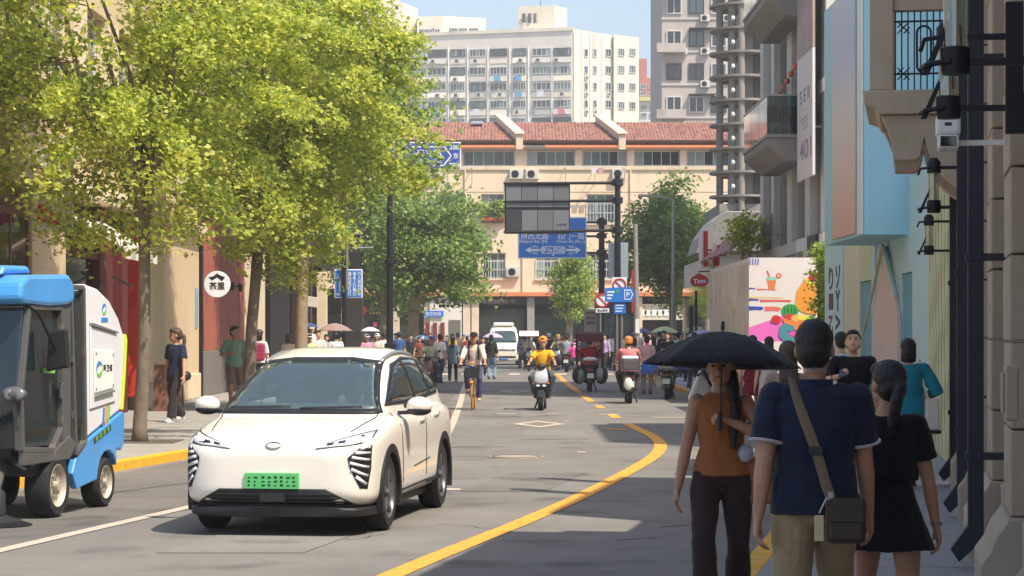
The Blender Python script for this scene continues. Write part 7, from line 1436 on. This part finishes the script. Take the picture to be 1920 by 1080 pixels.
# ------------------------------------------------------------------ the near figures
cloth_navy = (34,38,58)
Ym = 10.55; po, J = person('man in navy polo shirt with striped collar walking away, brown shoulder strap', (PX(1528,Ym), Ym, .12), R(180-6), 1.735, vox=.0065, top=cloth_navy, sleeve=.72, pants=(164,140,106), hair=M_hair, feet=WALK, pel=(0,0,.520), hands=[(-.150,-.07,.46),(.155,.06,.455)], curl=(.30,.42), build=1.09, skin=M_skin2, hem=.045, yaw=R(-10), collar=[((34,40,66),.0505,.285,.318),((214,212,214),.0475,.3185,.3215),((150,40,56),.0472,.322,.3245),((214,212,214),.0468,.325,.328)], cuffs=[(214,212,214),(150,40,56),(214,212,214)], shirt_ease=.016)
# his shoulder bag
u = J['u']; bagm = mat('bag_black_leather', (60,44,34), .45, 0, .15, 8); M_strap = mat('strap_canvas', (128,108,84), .8, 0, .1, 20, .4, 150)
bg_ = thing('shoulder_bag', 'dark brown shoulder bag with tan strap on the man in the navy polo', 'bag', po.location, po.rotation_euler.z)
hipz = .52*u
pa = [J['up'](.055,-.052,.312), J['up'](.06,.0,.318), J['up'](.058,.050,.300), J['up'](.040,.083,.24), J['up'](.0,.094,.13), J['up'](-.030,.092,.03), J['up'](-.052,.098,-.02)]
# strap over the left shoulder (image left) running down to the bag at the right hip
MB().tube(spline([tuple(p) for p in pa], 5), .024, 8, ax=(.85,0,.5), ry=[.0045]*31).build('strap', M_strap, bg_, True, world=False)
bc = J['up'](-.085,.115,-.045)
MB().box(bc.x-.08,bc.x+.10,bc.y-.04,bc.y+.045,bc.z-.12,bc.z+.09).build('pouch', bagm, bg_, bevel=.025, world=False); MB().box(bc.x+.085,bc.x+.103,bc.y-.02,bc.y+.02,bc.z-.10,bc.z+.10).build('tan_edge', mat('tan_leather', (150,104,64), .5, 0, .1, 8), bg_, bevel=.005, world=False)
MB().box(bc.x-.07,bc.x+.09,bc.y+.0455,bc.y+.056,bc.z-.02,bc.z+.09).build('flap', bagm, bg_, bevel=.012, world=False)
tgx = bc.x+.135; MB().tube([(bc.x+.10,bc.y+.02,bc.z+.09),(tgx,bc.y+.03,bc.z+.02)], .004, 6).build('tag_cord', M_awn, bg_, True, world=False); MB().box(tgx-.022,tgx+.022,bc.y+.025,bc.y+.032,bc.z-.11,bc.z+.01).build('tag', mat('tag_cream', (206,188,140), .7, 0, .1, 10), bg_, bevel=.005, world=False); MB().box(bc.x+.07,bc.x+.095,bc.y+.035,bc.y+.05,bc.z+.08,bc.z+.12).build('buckle', M_steel, bg_, bevel=.003, world=False)
MB().box(*(lambda c: (c.x-.032,c.x+.032,c.y+.002,c.y+.014,c.z-.02,c.z+.02))(J['up'](.0,.094,.13))).build('strap_slider', M_dark, bg_, bevel=.004, world=False)
# woman in the black dress, half turned to the left
Yd = 11.0; dw, Jd = person('woman in short black dress with ponytail walking away beside the man', (PX(1664,Yd), Yd, .12), R(180-4), 1.54, True, .0065, top=(24,24,28), sleeve=.62, pants=(24,24,30), skirt=(.40,1.10), shoes=M_shoeB, style='pony', feet=WALK2, pel=(0,0,.520), hands=[(-.158,-.03,.465),(.145,.04,.47)], curl=(.35,.3), yaw=R(24), skin=M_skin2, hem=-.09, shirt_ease=.02)
MB().tube([Jd['wr'][0]+Vector((0,0,.012)), Jd['wr'][0]+Vector((0,0,.026))], .032, 14).build('bracelet', mat('bracelet_beads', (150,120,110), .4, .2, .3, 60), dw, True, world=False)
MB().lathe([(.022,-.006),(.026,0),(.022,.006)], Jd['hp'](0,.060,.012), 14, 'y', True).build('hair_tie', mat('hair_tie', (90,60,70), .6, 0, .1, 20), dw, True, world=False)
# woman with the black umbrella
Yu = 14.3; uw, Ju = person('woman in rust sleeveless top and dark brown trousers under a black umbrella', (PX(1352,Yu), Yu, .0), R(-8), 1.71, True, .0075, top=(158,96,54), sleeve=0, pants=(58,42,40), leg=2.6, shoes=M_shoeW, style='braid', feet=[(-.05,-.12,.0),(.055,.14,.02)], pel=(0,0,.52), hands=[(-.165,-.03,.44),(.035,-.135,.725)], curl=(.35,1.05), palm=((1,0,0),(-1,-.2,0)), yaw=R(-8), hem=.0, skin=M_skin2, elbow=((-.5,.8,-.3),(.9,.2,-.5)))
ua = W_(uw, Ju['wr'][1]+Vector((-.028,-.035,.0))); umbrella('wide black umbrella held over the woman in the rust top', (ua.x-.01, ua.y, PZ(621,Yu)), .50, (30,30,33), tilt=(R(-3),R(2)), handle=PZ(621,Yu)-ua.z+.04)
tb_ = thing('tan_handbag', 'tan leather handbag with pale charm beside the woman in the rust top', 'bag', (PX(1412,Yu), Yu+.05, 1.0)); xb_ = PX(1413,Yu)
MB().prism([(xb_-.13,.70),(xb_+.13,.70),(xb_+.10,1.0),(xb_-.10,1.0)], 'y', Yu-.05, Yu+.1).build('pouch', mat('bag_tan', (166,106,76), .5, 0, .1, 6), tb_, bevel=.03); MB().tube([(xb_-.09,Yu+.02,1.0),(xb_-.06,Yu+.02,1.16),(xb_+.06,Yu+.02,1.16),(xb_+.09,Yu+.02,1.0)], .010, 8).build('handle', mat('bag_tan', (166,106,76), .5, 0, .1, 6), tb_, True)
MB().ell((xb_-.06,Yu-.09,1.03), (.05,.04,.06), 12, 8).build('charm', mat('charm_pale', (176,178,190), .7, 0, .3, 30), tb_, True)
wb = thing('white_shoulder_bag', 'white tote strap and bag behind the shoulder of the woman in the rust top', 'bag', (PX(1312,Yu+.25), Yu+.25, 1.3)); xw_ = PX(1318,Yu+.2); MB().prism([(xw_-.10,1.36),(xw_+.02,1.30),(xw_+.06,1.47),(xw_-.02,1.56)], 'y', Yu+.16, Yu+.24).build('pouch', M_white, wb, bevel=.02); MB().tube([(xw_-.04,Yu+.17,1.52),(xw_+.0,Yu+.10,1.54),(xw_+.05,Yu+.17,1.45)], .010, 8).build('strap', mat('bag_blue', (60,80,110), .6, 0, .1, 8), wb, True)
# people on the right pavement farther on
Yb = 25.2; bm, Jb = person('man in black T-shirt looking down at his phone by the pale blue hoarding', (PX(1600,Yb), Yb, .12), R(-16), 1.70, False, .011, top=(26,26,28), sleeve=.78, pants=(150,156,164), feet=WALK, pel=(0,0,.52), hands=[(-.06,-.17,.70),(.16,.0,.45)], curl=(.9,.3), pitch=R(-16), yaw=R(8), build=1.12, palm=((0,-.3,1),None), elbow=((-.9,.3,-.5),(.5,.8,-.3)))
ph = W_(bm, Jb['wr'][0]+Vector((.03,-.085,.03))); pho = thing('phone', 'dark phone held by the man in the black T-shirt', 'phone', ph, R(-16)); MB().box(-.038,.038,-.07,.07,-.004,.004,Matrix.Rotation(R(35),4,'X')).build('phone_body', M_plast, pho, bevel=.003, world=False); MB().box(-.034,.034,-.064,.064,.0042,.005,Matrix.Rotation(R(35),4,'X')).build('screen', M_glassd, pho, world=False)
bx('chest_print', M_white, bm, *(lambda v: (v.x-.0, v.x+.06, v.y-.004, v.y+.004, v.z, v.z+.012))(W_(bm, Jb['up'](.05,-.085,.20)))) if False else None
Yt = 24.0; tw, Jt = person('woman in teal jacket with black bob walking away along the hoarding', (PX(1703,Yt), Yt, .12), R(180), 1.61, True, .011, top=(30,128,146), sleeve=1.55, pants=(30,30,34), style='bob', feet=WALK, pel=(0,0,.52), hands=[(-.13,-.10,.62),(.15,.02,.5)], hem=.10, build=1.12, shirt_ease=.03)
tt = W_(tw, Jt['up'](-.13,.03,.02)); tbag = thing('canvas_tote', 'cream canvas tote with black base on the shoulder of the teal woman', 'bag', tt, 0); MB().prism([(-.06,-.24),(.10,-.24),(.08,.10),(-.05,.10)], 'y', -.16, .16).build('bag_body', M_awn, tbag, bevel=.02, world=False); MB().box(-.062,.104,-.165,.165,-.275,-.235).build('base', M_plast, tbag, bevel=.01, world=False); MB().tube([(-.02,-.06,.10),(-.075,-.04,.30),(-.09,.03,.50),(-.06,.05,.30),(-.01,.06,.1)], .014, 8).build('strap', M_awn, tbag, True, world=False)
person('man in pale blue shirt with grey strap walking away past the lettered panel', (PX(1577,30), 30, .12), R(180), 1.68, False, .014, top=(176,190,206), pants=(50,52,60), feet=WALK2, pel=(0,0,.52))
person('brown-haired woman just beyond the shoulder of the man in the navy polo', (PX(1478,19.5), 19.5, .12), R(178), 1.60, True, .012, top=(150,130,116), pants=(60,56,56), hair=M_hairb, style='long', feet=WALK, pel=(0,0,.52))
# ------------------------------------------------------------------ left pavement
pL = G(330, 791, .12); lw, Jl = person('woman in navy top and wide black trousers walking past the beige pillar', (pL.x, pL.y, .12), R(-30), 1.76, True, .012, top=(34,38,66), sleeve=.7, pants=(46,40,42), leg=2.9, feet=[(-.06,.16,.02),(.055,-.16,.0)], pel=(0,0,.516), hands=[(-.175,.04,.44),(.185,-.10,.47)], yaw=R(-48), style='pony', hair=M_hairb, skin=M_skin2, shoes=M_shoeW)
lb = W_(lw, Jl['up'](.11,.04,-.03)); sb_ = thing('waist_bag', 'small black bag at the hip of the woman in the navy top', 'bag', lb, R(-30)); MB().ell((0,0,0), (.07,.11,.09), 14, 9).build('pouch', M_plast, sb_, True, world=False); MB().tube([(0,-.08,.06),(-.1,-.1,.35),(-.16,0,.5)], .006, 6).build('strap', M_plast, sb_, True, world=False)
YgL = 50.0; gm_, Jg = person('man in sage green shirt standing by the second tree trunk', (PX(440,YgL), YgL, .12), R(20), 1.80, False, .014, top=(120,152,136), sleeve=.8, pants=(120,100,84), leg=1., hands=[(-.10,-.13,.66),(.13,-.05,.46)], yaw=R(30), skin=M_skin2)
person('person with dark helmet and maroon backpack beyond the tree trunk', (PX(486,60), 60, .12), R(185), 1.72, True, .016, top=(206,200,200), pants=(60,60,70), hat='helmet', hatc=(60,52,50), style='bob', feet=WALK, pel=(0,0,.52))
mbk = thing('maroon_backpack', 'maroon backpack on the helmeted person beyond the tree trunk', 'backpack', (PX(485,59.75), 59.78, 1.3)); xm_ = PX(485,59.78); MB().box(xm_-.17,xm_+.17,59.62,59.80,1.02,1.5).build('pack', mat('maroon_nylon', (140,30,72), .6, 0, .15, 6), mbk, bevel=.06); MB().box(xm_-.13,xm_+.13,59.59,59.625,1.05,1.25).build('pocket', mat('maroon_nylon', (140,30,72), .6, 0, .15, 6), mbk, bevel=.02)
# ------------------------------------------------------------------ riders
def rider(label, sc_loc, rz, **k):
    """seated on a scooter whose origin is sc_loc"""
    H = k.pop('H', 1.70); d = dict(pel=(0,.20/H,.845/H), feet=[(-.15/H,-.12/H,.27/H),(.15/H,-.12/H,.27/H)], hands=[(-.31/H,-.34/H,1.04/H),(.31/H,-.34/H,1.04/H)], lean=R(4), curl=(1.0,1.0), palm=((0,0,-1),(0,0,-1)), vox=.013, knee=(-.5,.5), elbow=((-.8,.5,-.4),(.8,.5,-.4)), leg=2.); d.update(k)
    return person(label, sc_loc, rz, H, **d)
M_yel = mat('cloth_yellow', (226,168,30), .85, 0, .06, 5, .3, 55); yr, Jy = rider('delivery rider in yellow shirt and orange helmet riding towards the camera', (ps_.x, ps_.y+.7, 0), R(-4), top=M_yel, sleeve=.85, pants=(70,78,88), hat='helmet', hatc=(232,148,36), skin=M_skin2, H=1.74)
rider('rider in pink shirt and orange helmet seen from behind', (pk.x, pk.y-.6, 0), R(180), top=(206,124,124), sleeve=1.3, pants=(60,48,52), hat='helmet', hatc=(226,128,50), H=1.72, build=1.1)
rider('rider in red top under the maroon rain hood', (pt.x, pt.y-.6, 0), R(180), top=(178,28,44), sleeve=1.8, pants=(36,36,40), hat=None, H=1.62, build=1.05)
rider('rider in grey shirt seen from behind, carrying a child in pink', (pg.x, pg.y-.6, 0), R(176), top=(140,148,160), sleeve=.8, pants=(34,34,38), H=1.7)
person('child passenger in bright pink cape behind the grey rider', (pg.x+.28, pg.y-1.0, .30), R(170), 1.12, True, .014, top=(230,70,150), sleeve=1.6, pants=(200,60,130), hat='sunhat', hatc=(230,80,160), pel=(0,.05,.42), feet=[(-.12,-.2,.1),(.12,-.2,.1)], hem=.10, shirt_ease=.04)
rider('rider in blue cap and pale green shirt half hidden behind the white car', (pc.x, pc.y+.7, 0), R(-8), top=(176,190,160), sleeve=.8, pants=(60,60,70), hat='helmet', hatc=(40,90,180), skin=M_skin2)
rider('rider in white helmet under the white scooter canopy', (pw.x-.15, pw.y+6, 0), 0, top=(220,214,208), sleeve=1.4, pants=(60,60,60), hat='helmet', hatc=(220,206,190), vox=.018)
dr = CAR.location+Matrix.Rotation(-thC,3,'Z') @ Vector((.35,-.02,0)); person('driver with hands on the wheel behind the windscreen of the white car', dr, -thC, 1.70, False, .016, top=(120,126,140), sleeve=.8, pants=(50,50,56), pel=(0,.02,.37), feet=[(-.06,-.42,.2),(.06,-.42,.2)], hands=[(-.09,-.28,.665),(.09,-.28,.665)], curl=(1.,1.))
# cyclist
cyc, Jc = person('cyclist in pale shirt with black cap and backpack straps riding towards the camera', (pb.x, pb.y+.55, 0), R(-2), 1.74, False, .012, top=(216,198,184), sleeve=1.5, pants=(66,66,100), shoes=mat('shoe_tan', (196,160,130), .7, 0, .1, 8), hat='cap', hatc=(30,30,34), pel=(0,.24/1.74,.97/1.74), feet=[(-.13/1.74,-.05/1.74,.40/1.74),(.13/1.74,-.03/1.74,.19/1.74)], hands=[(-.29/1.74,-.30/1.74,1.05/1.74),(.29/1.74,-.30/1.74,1.05/1.74)], lean=R(10), curl=(1.,1.), palm=((0,0,-1),(0,0,-1)), elbow=((-.9,.4,-.4),(.9,.4,-.4)), pitch=R(-8), skin=M_skin2)
cbp = thing('dark_backpack', 'dark backpack with shoulder straps worn by the cyclist', 'backpack', W_(cyc, (0,.38,1.2)), R(-2)); MB().box(-.15,.15,-.06,.12,-.02,.42).build('pack', M_plast, cbp, bevel=.05, world=False)
for s in (-1, 1): v = [Vector(Jc['up'](s*.065,y,z))-Vector((0,.38,1.2)) for (y, z) in ((.06,.29),(.0,.318),(-.062,.28),(-.086,.2),(-.07,.12))]; MB().tube(spline([tuple(q) for q in v], 4), .022, 8, ax=(1,0,0), ry=[.008]*17).build('strap', M_plast, cbp, True, world=False)
# ------------------------------------------------------------------ crowd: (pixel column, foot row, height, facing, look)
random.seed(77)
crowd = [
 ('man in white T-shirt and jeans crossing left of the cyclist', 824, 719, 1.73, 150, dict(top=(226,218,220), sleeve=.75, pants=(44,52,70), yaw=R(50), skin=M_skin2)),
 ('long-haired woman in slate blue between the white T-shirt man and cyclist', 849, 716, 1.62, 175, dict(fem=True, top=(96,120,132), pants=(30,32,36), style='long', hem=.12)),
 ('man in dark navy shirt behind the white T-shirt man', 806, 700, 1.74, 10, dict(top=(36,40,56), pants=(40,40,46))),
 ('bare-shouldered woman in dark top near the corner of the car roof', 786, 704, 1.60, 20, dict(fem=True, top=(120,60,50), sleeve=.3, style='bob', hair=M_hairb)),
 ('man in black cap and blue jeans close behind the cyclist', 921, 711, 1.70, 170, dict(fem=True, top=(44,44,42), sleeve=1.3, pants=(116,142,168), style='long')),
 ('woman with reddish hair under the lilac parasol', 905, 706, 1.58, 0, dict(fem=True, top=(210,180,170), style='bob', hair=M_hairb)),
 ('person in blue-grey raincoat beside the van', 979, 690, 1.66, 190, dict(fem=True, top=(120,124,136), sleeve=1.5, pants=(110,116,130), hat='sunhat', hatc=(130,60,60), hem=.14, shirt_ease=.05)),
 ('man in black T-shirt right of the yellow rider, far back', 1029, 690, 1.70, 180, dict(top=(34,34,36), pants=(70,70,74), hat='helmet', hatc=(220,210,190))),
 ('person in lilac top under the white canopy queue', 1018, 682, 1.62, 0, dict(fem=True, top=(206,176,200), style='long')),
 ('man in turquoise shirt with yellow bag crossing behind the maroon hood', 1139, 690, 1.70, 190, dict(top=(30,130,180), pants=(40,44,52), sleeve=.8)),
 ('man in white shirt left of the turquoise shirt man', 1121, 676, 1.72, 180, dict(top=(196,200,206), pants=(60,60,66))),
 ('person in cream jacket walking behind the pink-shirted rider', 1189, 733, 1.62, 185, dict(fem=True, top=(226,196,176), sleeve=1.5, pants=(110,96,92), hair=M_hairb, style='bob')),
 ('man in pale pink shirt and taupe trousers standing by the cargo scooter', 1213, 739, 1.70, 170, dict(top=(214,178,178), sleeve=1.6, pants=(140,120,110), style='short')),
 ('person in black dress between the pink shirt man and the parasols', 1226, 724, 1.64, 180, dict(fem=True, top=(34,34,38), pants=(34,34,38), skirt=(.3,1.08), style='long')),
 ('woman with black mask standing behind the pink shirt man', 1226, 700, 1.66, 0, dict(fem=True, top=(36,36,40), pants=(60,60,70), style='bob')),
 ('man in black T-shirt with crossed arms beside the parasols', 1251, 716, 1.78, -10, dict(top=(34,32,34), sleeve=.8, pants=(60,60,66), hands=[(.06,-.11,.66),(-.06,-.13,.64)], build=1.1)),
 ('man in white shirt at the right end of the parasol group', 1278, 706, 1.74, 15, dict(top=(196,204,220), sleeve=1.6, pants=(50,50,60))),
 ('man with black backpack behind the parasols at right', 1268, 690, 1.80, 180, dict(top=(70,74,80), pants=(50,50,56))),
 ('woman in burgundy skirt seen under the rim of the black umbrella', 1411, 800, 1.62, 180, dict(fem=True, top=(120,34,46), pants=(120,34,46), skirt=(.34,1.0), style='long', z=.12)),
 ('woman in pale grey long dress seen under the rim of the black umbrella', 1442, 806, 1.60, 175, dict(fem=True, top=(190,186,184), pants=(196,190,186), skirt=(.12,1.06), style='bob', z=.12)),
 ('person in pale pink on the right pavement left of the burgundy skirt', 1395, 780, 1.62, 10, dict(fem=True, top=(214,170,150), pants=(120,100,90), style='long', z=.12)),
 ('man in dark shirt below the mural box', 1366, 756, 1.66, 5, dict(top=(60,50,50), pants=(50,50,54), z=.12)),
 ('person in white trainers and black trousers stepping off the right kerb', 1302, 735, 1.66, 160, dict(top=(46,44,48), pants=(60,60,64), shoes=M_shoeW, z=.12)),
]
left_crowd = [('woman with wavy black hair nearest behind the car roof',562,735,1.64,180,dict(fem=True,top=(60,54,56),style='long')),('person in cream cardigan at the left of the crowd',541,735,1.62,160,dict(fem=True,top=(214,196,176),sleeve=1.5,style='bob',hair=M_hairb)),('person in pale lime blouse and sun visor',580,728,1.62,20,dict(fem=True,top=(206,214,160),style='long',hat='cap',hatc=(220,190,190))),('man in white shirt with lanyard left of the blue notice',597,722,1.72,10,dict(top=(220,208,200))),('woman in blue and white dress under the grey parasol',612,716,1.60,5,dict(fem=True,top=(150,160,196),style='bob')),('man in white T-shirt directly below the grey parasol',630,722,1.66,180,dict(top=(214,216,226))),('woman in pink top between the notice post and the dark post',688,716,1.60,20,dict(fem=True,top=(226,150,176),style='bob',hat='cap',hatc=(214,206,220))),('woman in white sun hat right of the pink top',707,714,1.62,-10,dict(fem=True,top=(232,206,190),style='bob',hat='sunhat',hatc=(232,224,214))),('man in blue overalls right of the dark post',748,702,1.68,180,dict(top=(56,88,140),hat='cap',hatc=(60,70,90))),('person in black beside the man in blue overalls',770,698,1.66,10,dict(top=(36,36,40))),('person in white hoodie just left of the dark post',720,706,1.64,190,dict(top=(214,210,214),sleeve=1.6)),('person with blue cap behind the white T-shirt man',797,696,1.70,0,dict(top=(50,70,110),hat='cap',hatc=(40,110,190))),('man in grey shirt at the back of the left crowd',662,700,1.76,0,dict(top=(120,120,124))),('tall man in white cap behind the blue parasol',585,704,1.92,0,dict(top=(226,224,214),hat='cap',hatc=(226,224,210))),('person in olive top deep in the left crowd',640,698,1.68,170,dict(top=(120,120,84)))]
for (lb, px, py, h, f_, k) in crowd+left_crowd:
    z = k.pop('z', .12 if px < 760 else 0.); q = G(px, py, z); k.setdefault('feet', random.choice((WALK, WALK2, None))); k.setdefault('pants', random.choice(((50,52,62),(70,66,64),(40,40,44),(96,90,84)))); k.setdefault('pel', (0,0,.52))
    fm = k.pop('fem', False); person(lb, (q.x, q.y, z), R(f_), h, fm, .018, face=abs(f_) < 60, **k)
cn = {'white':(222,218,214),'black':(36,36,40),'navy':(40,48,76),'pink':(222,150,164),'beige':(206,184,156),'sky blue':(130,170,206),'grey':(130,130,134),'red':(176,52,48),'olive':(112,116,80),'lilac':(184,160,204),'mint':(164,204,184),'mustard':(206,164,70)}
spots = [(795,112,'white','at the left tree'),(812,113,'pink','beside the left tree'),(838,114,'navy','before the white shopfront'),(858,112,'beige','at the grey shutter'),(876,113,'red','left of the van'),(890,111,'black','close to the left of the van'),(980,112,'grey','right of the van'),(992,108,'white','right of the van'),(1006,113,'navy','behind the canopied scooter'),(1040,113,'mint','at the small tree'),(1052,110,'red','at the small tree'),(1096,106,'sky blue','at the totem'),(1118,104,'pink','below the round sign'),(1150,105,'white','between the sign poles'),(1178,103,'black','right of the sign poles'),(1192,100,'beige','at the concrete pole'),(1208,97,'grey','under the purple parasol'),(1236,92,'white','under the pale green parasol'),(1262,94,'olive','at the street lamp'),(1288,90,'lilac','left of the slim posts'),(1300,86,'sky blue','by the slim posts'),(1312,82,'mustard','under the oval sign'),(1328,78,'white','at the mural box corner'),(700,104,'beige','under the dark left tree'),(742,106,'white','right of the tall black post'),(760,103,'lilac','right of the tall black post'),(782,104,'grey','at the left tree trunk'),(826,106,'sky blue','before the white shopfront'),(848,104,'mustard','before the grey shutter'),(900,115,'navy','behind the left edge of the van'),(1064,115,'beige','behind the small tree trunk'),(1134,100,'lilac','beside the round sign pole'),(1166,96,'olive','at the foot of the sign poles'),(1216,90,'pink','behind the pale pink shirt man'),(1244,84,'navy','behind the crossed-arms man'),(1272,82,'mint','behind the white shirt man'),(1296,76,'black','left of the mural box'),(1320,72,'red','in front of the mural box side')]
for k, (px, Y, c, where) in enumerate(spots):
    fm = k % 2 == 0; zz = .12 if px > 1185 else 0.
    person('distant %s in %s top %s' % ('woman' if fm else 'man', c, where), (PX(px,Y), Y, zz), R(random.choice((0,20,170,185,-30))), random.uniform(1.58,1.76), fm, .024, top=cn[c], sleeve=random.choice((.7,.8,1.5)), pants=random.choice(((50,52,62),(70,66,64),(40,40,44),(96,90,84))), style=('bob','short','long','short')[k%4], feet=random.choice((WALK, WALK2)), pel=(0,0,.52), face=False)
for (px, Y, c, lb) in ((1046,104,(60,80,110),'blue-grey scooter waiting at the junction right of the canopied scooter'),(1000,116,(150,40,40),'red scooter waiting across the junction right of the van'),(868,116,(60,60,64),'dark scooter parked before the white shopfront')):
    scooter(lb, (PX(px,Y), Y, 0), R(-5), c, (150,150,156), None, mirrors=False); rider('rider on the '+lb.split(' waiting')[0].split(' parked')[0]+' at the junction', (PX(px,Y), Y, 0), R(-5), top=random.choice(list(cn.values())), sleeve=1.4, pants=(50,50,56), hat='helmet', hatc=random.choice(((220,216,206),(40,90,170),(200,160,60))), vox=.022)
ybag = G(1147, 690); yb2 = thing('yellow_bag', 'bright yellow bag carried by the turquoise shirt man', 'bag', (PX(1146,ybag.y), ybag.y-.1, .75)); MB().prism([(-.10,-.1),(.10,-.1),(.05,.35),(.02,.5),(-.02,.5),(-.05,.35)], 'y', -.05, .05).build('bag_body', M_yel, yb2, bevel=.02, world=False); MB().tube([(-.02,0,.5),(0,0,.7),(.02,0,.5)], .008, 6).build('strap', M_yel, yb2, True, world=False)
for (lb, px, py, Y, r, c) in (('purple parasol at the left of the right-hand group', 1203, 616, 104, .48, (120,116,196)), ('pale green parasol in the right-hand group', 1246, 612, 96, .62, (196,206,150)), ('lilac parasol behind the rim of the black umbrella', 1318, 618, 70, .50, (196,176,214)), ('lilac parasol beside the cyclist', 924, 624, 88, .42, (206,176,226)), ('brownish grey parasol above the left crowd', 628, 606, 73, .58, (150,126,118)), ('blue parasol at the left of the crowd', 578, 605, 75, .36, (62,84,120)), ('white parasol between the two dark posts', 694, 613, 77, .34, (226,222,222)), ('pale blue parasol far left of the white T-shirt man', 792, 628, 100, .4, (150,190,220))):
    umbrella(lb, (PX(px,Y), Y, PZ(py,Y)), r, c, handle=.72)
finish_texts()
hz = MB().box(-420,420,-30,600,-1.05,75).build('haze', bpy.data.materials.new('haze_air')); hz['kind'] = 'stuff'
hm = hz.data.materials[0]; hm.use_nodes = True; hn = hm.node_tree.nodes; hn.clear(); ho = hn.new('ShaderNodeOutputMaterial'); hv = hn.new('ShaderNodeVolumePrincipled')
hv.inputs['Color'].default_value = (.96,.94,.92,1); hv.inputs['Density'].default_value = .0010; hv.inputs['Anisotropy'].default_value = .2; hm.node_tree.links.new(hv.outputs[0], ho.inputs['Volume'])
print('objects', len(bpy.data.objects))
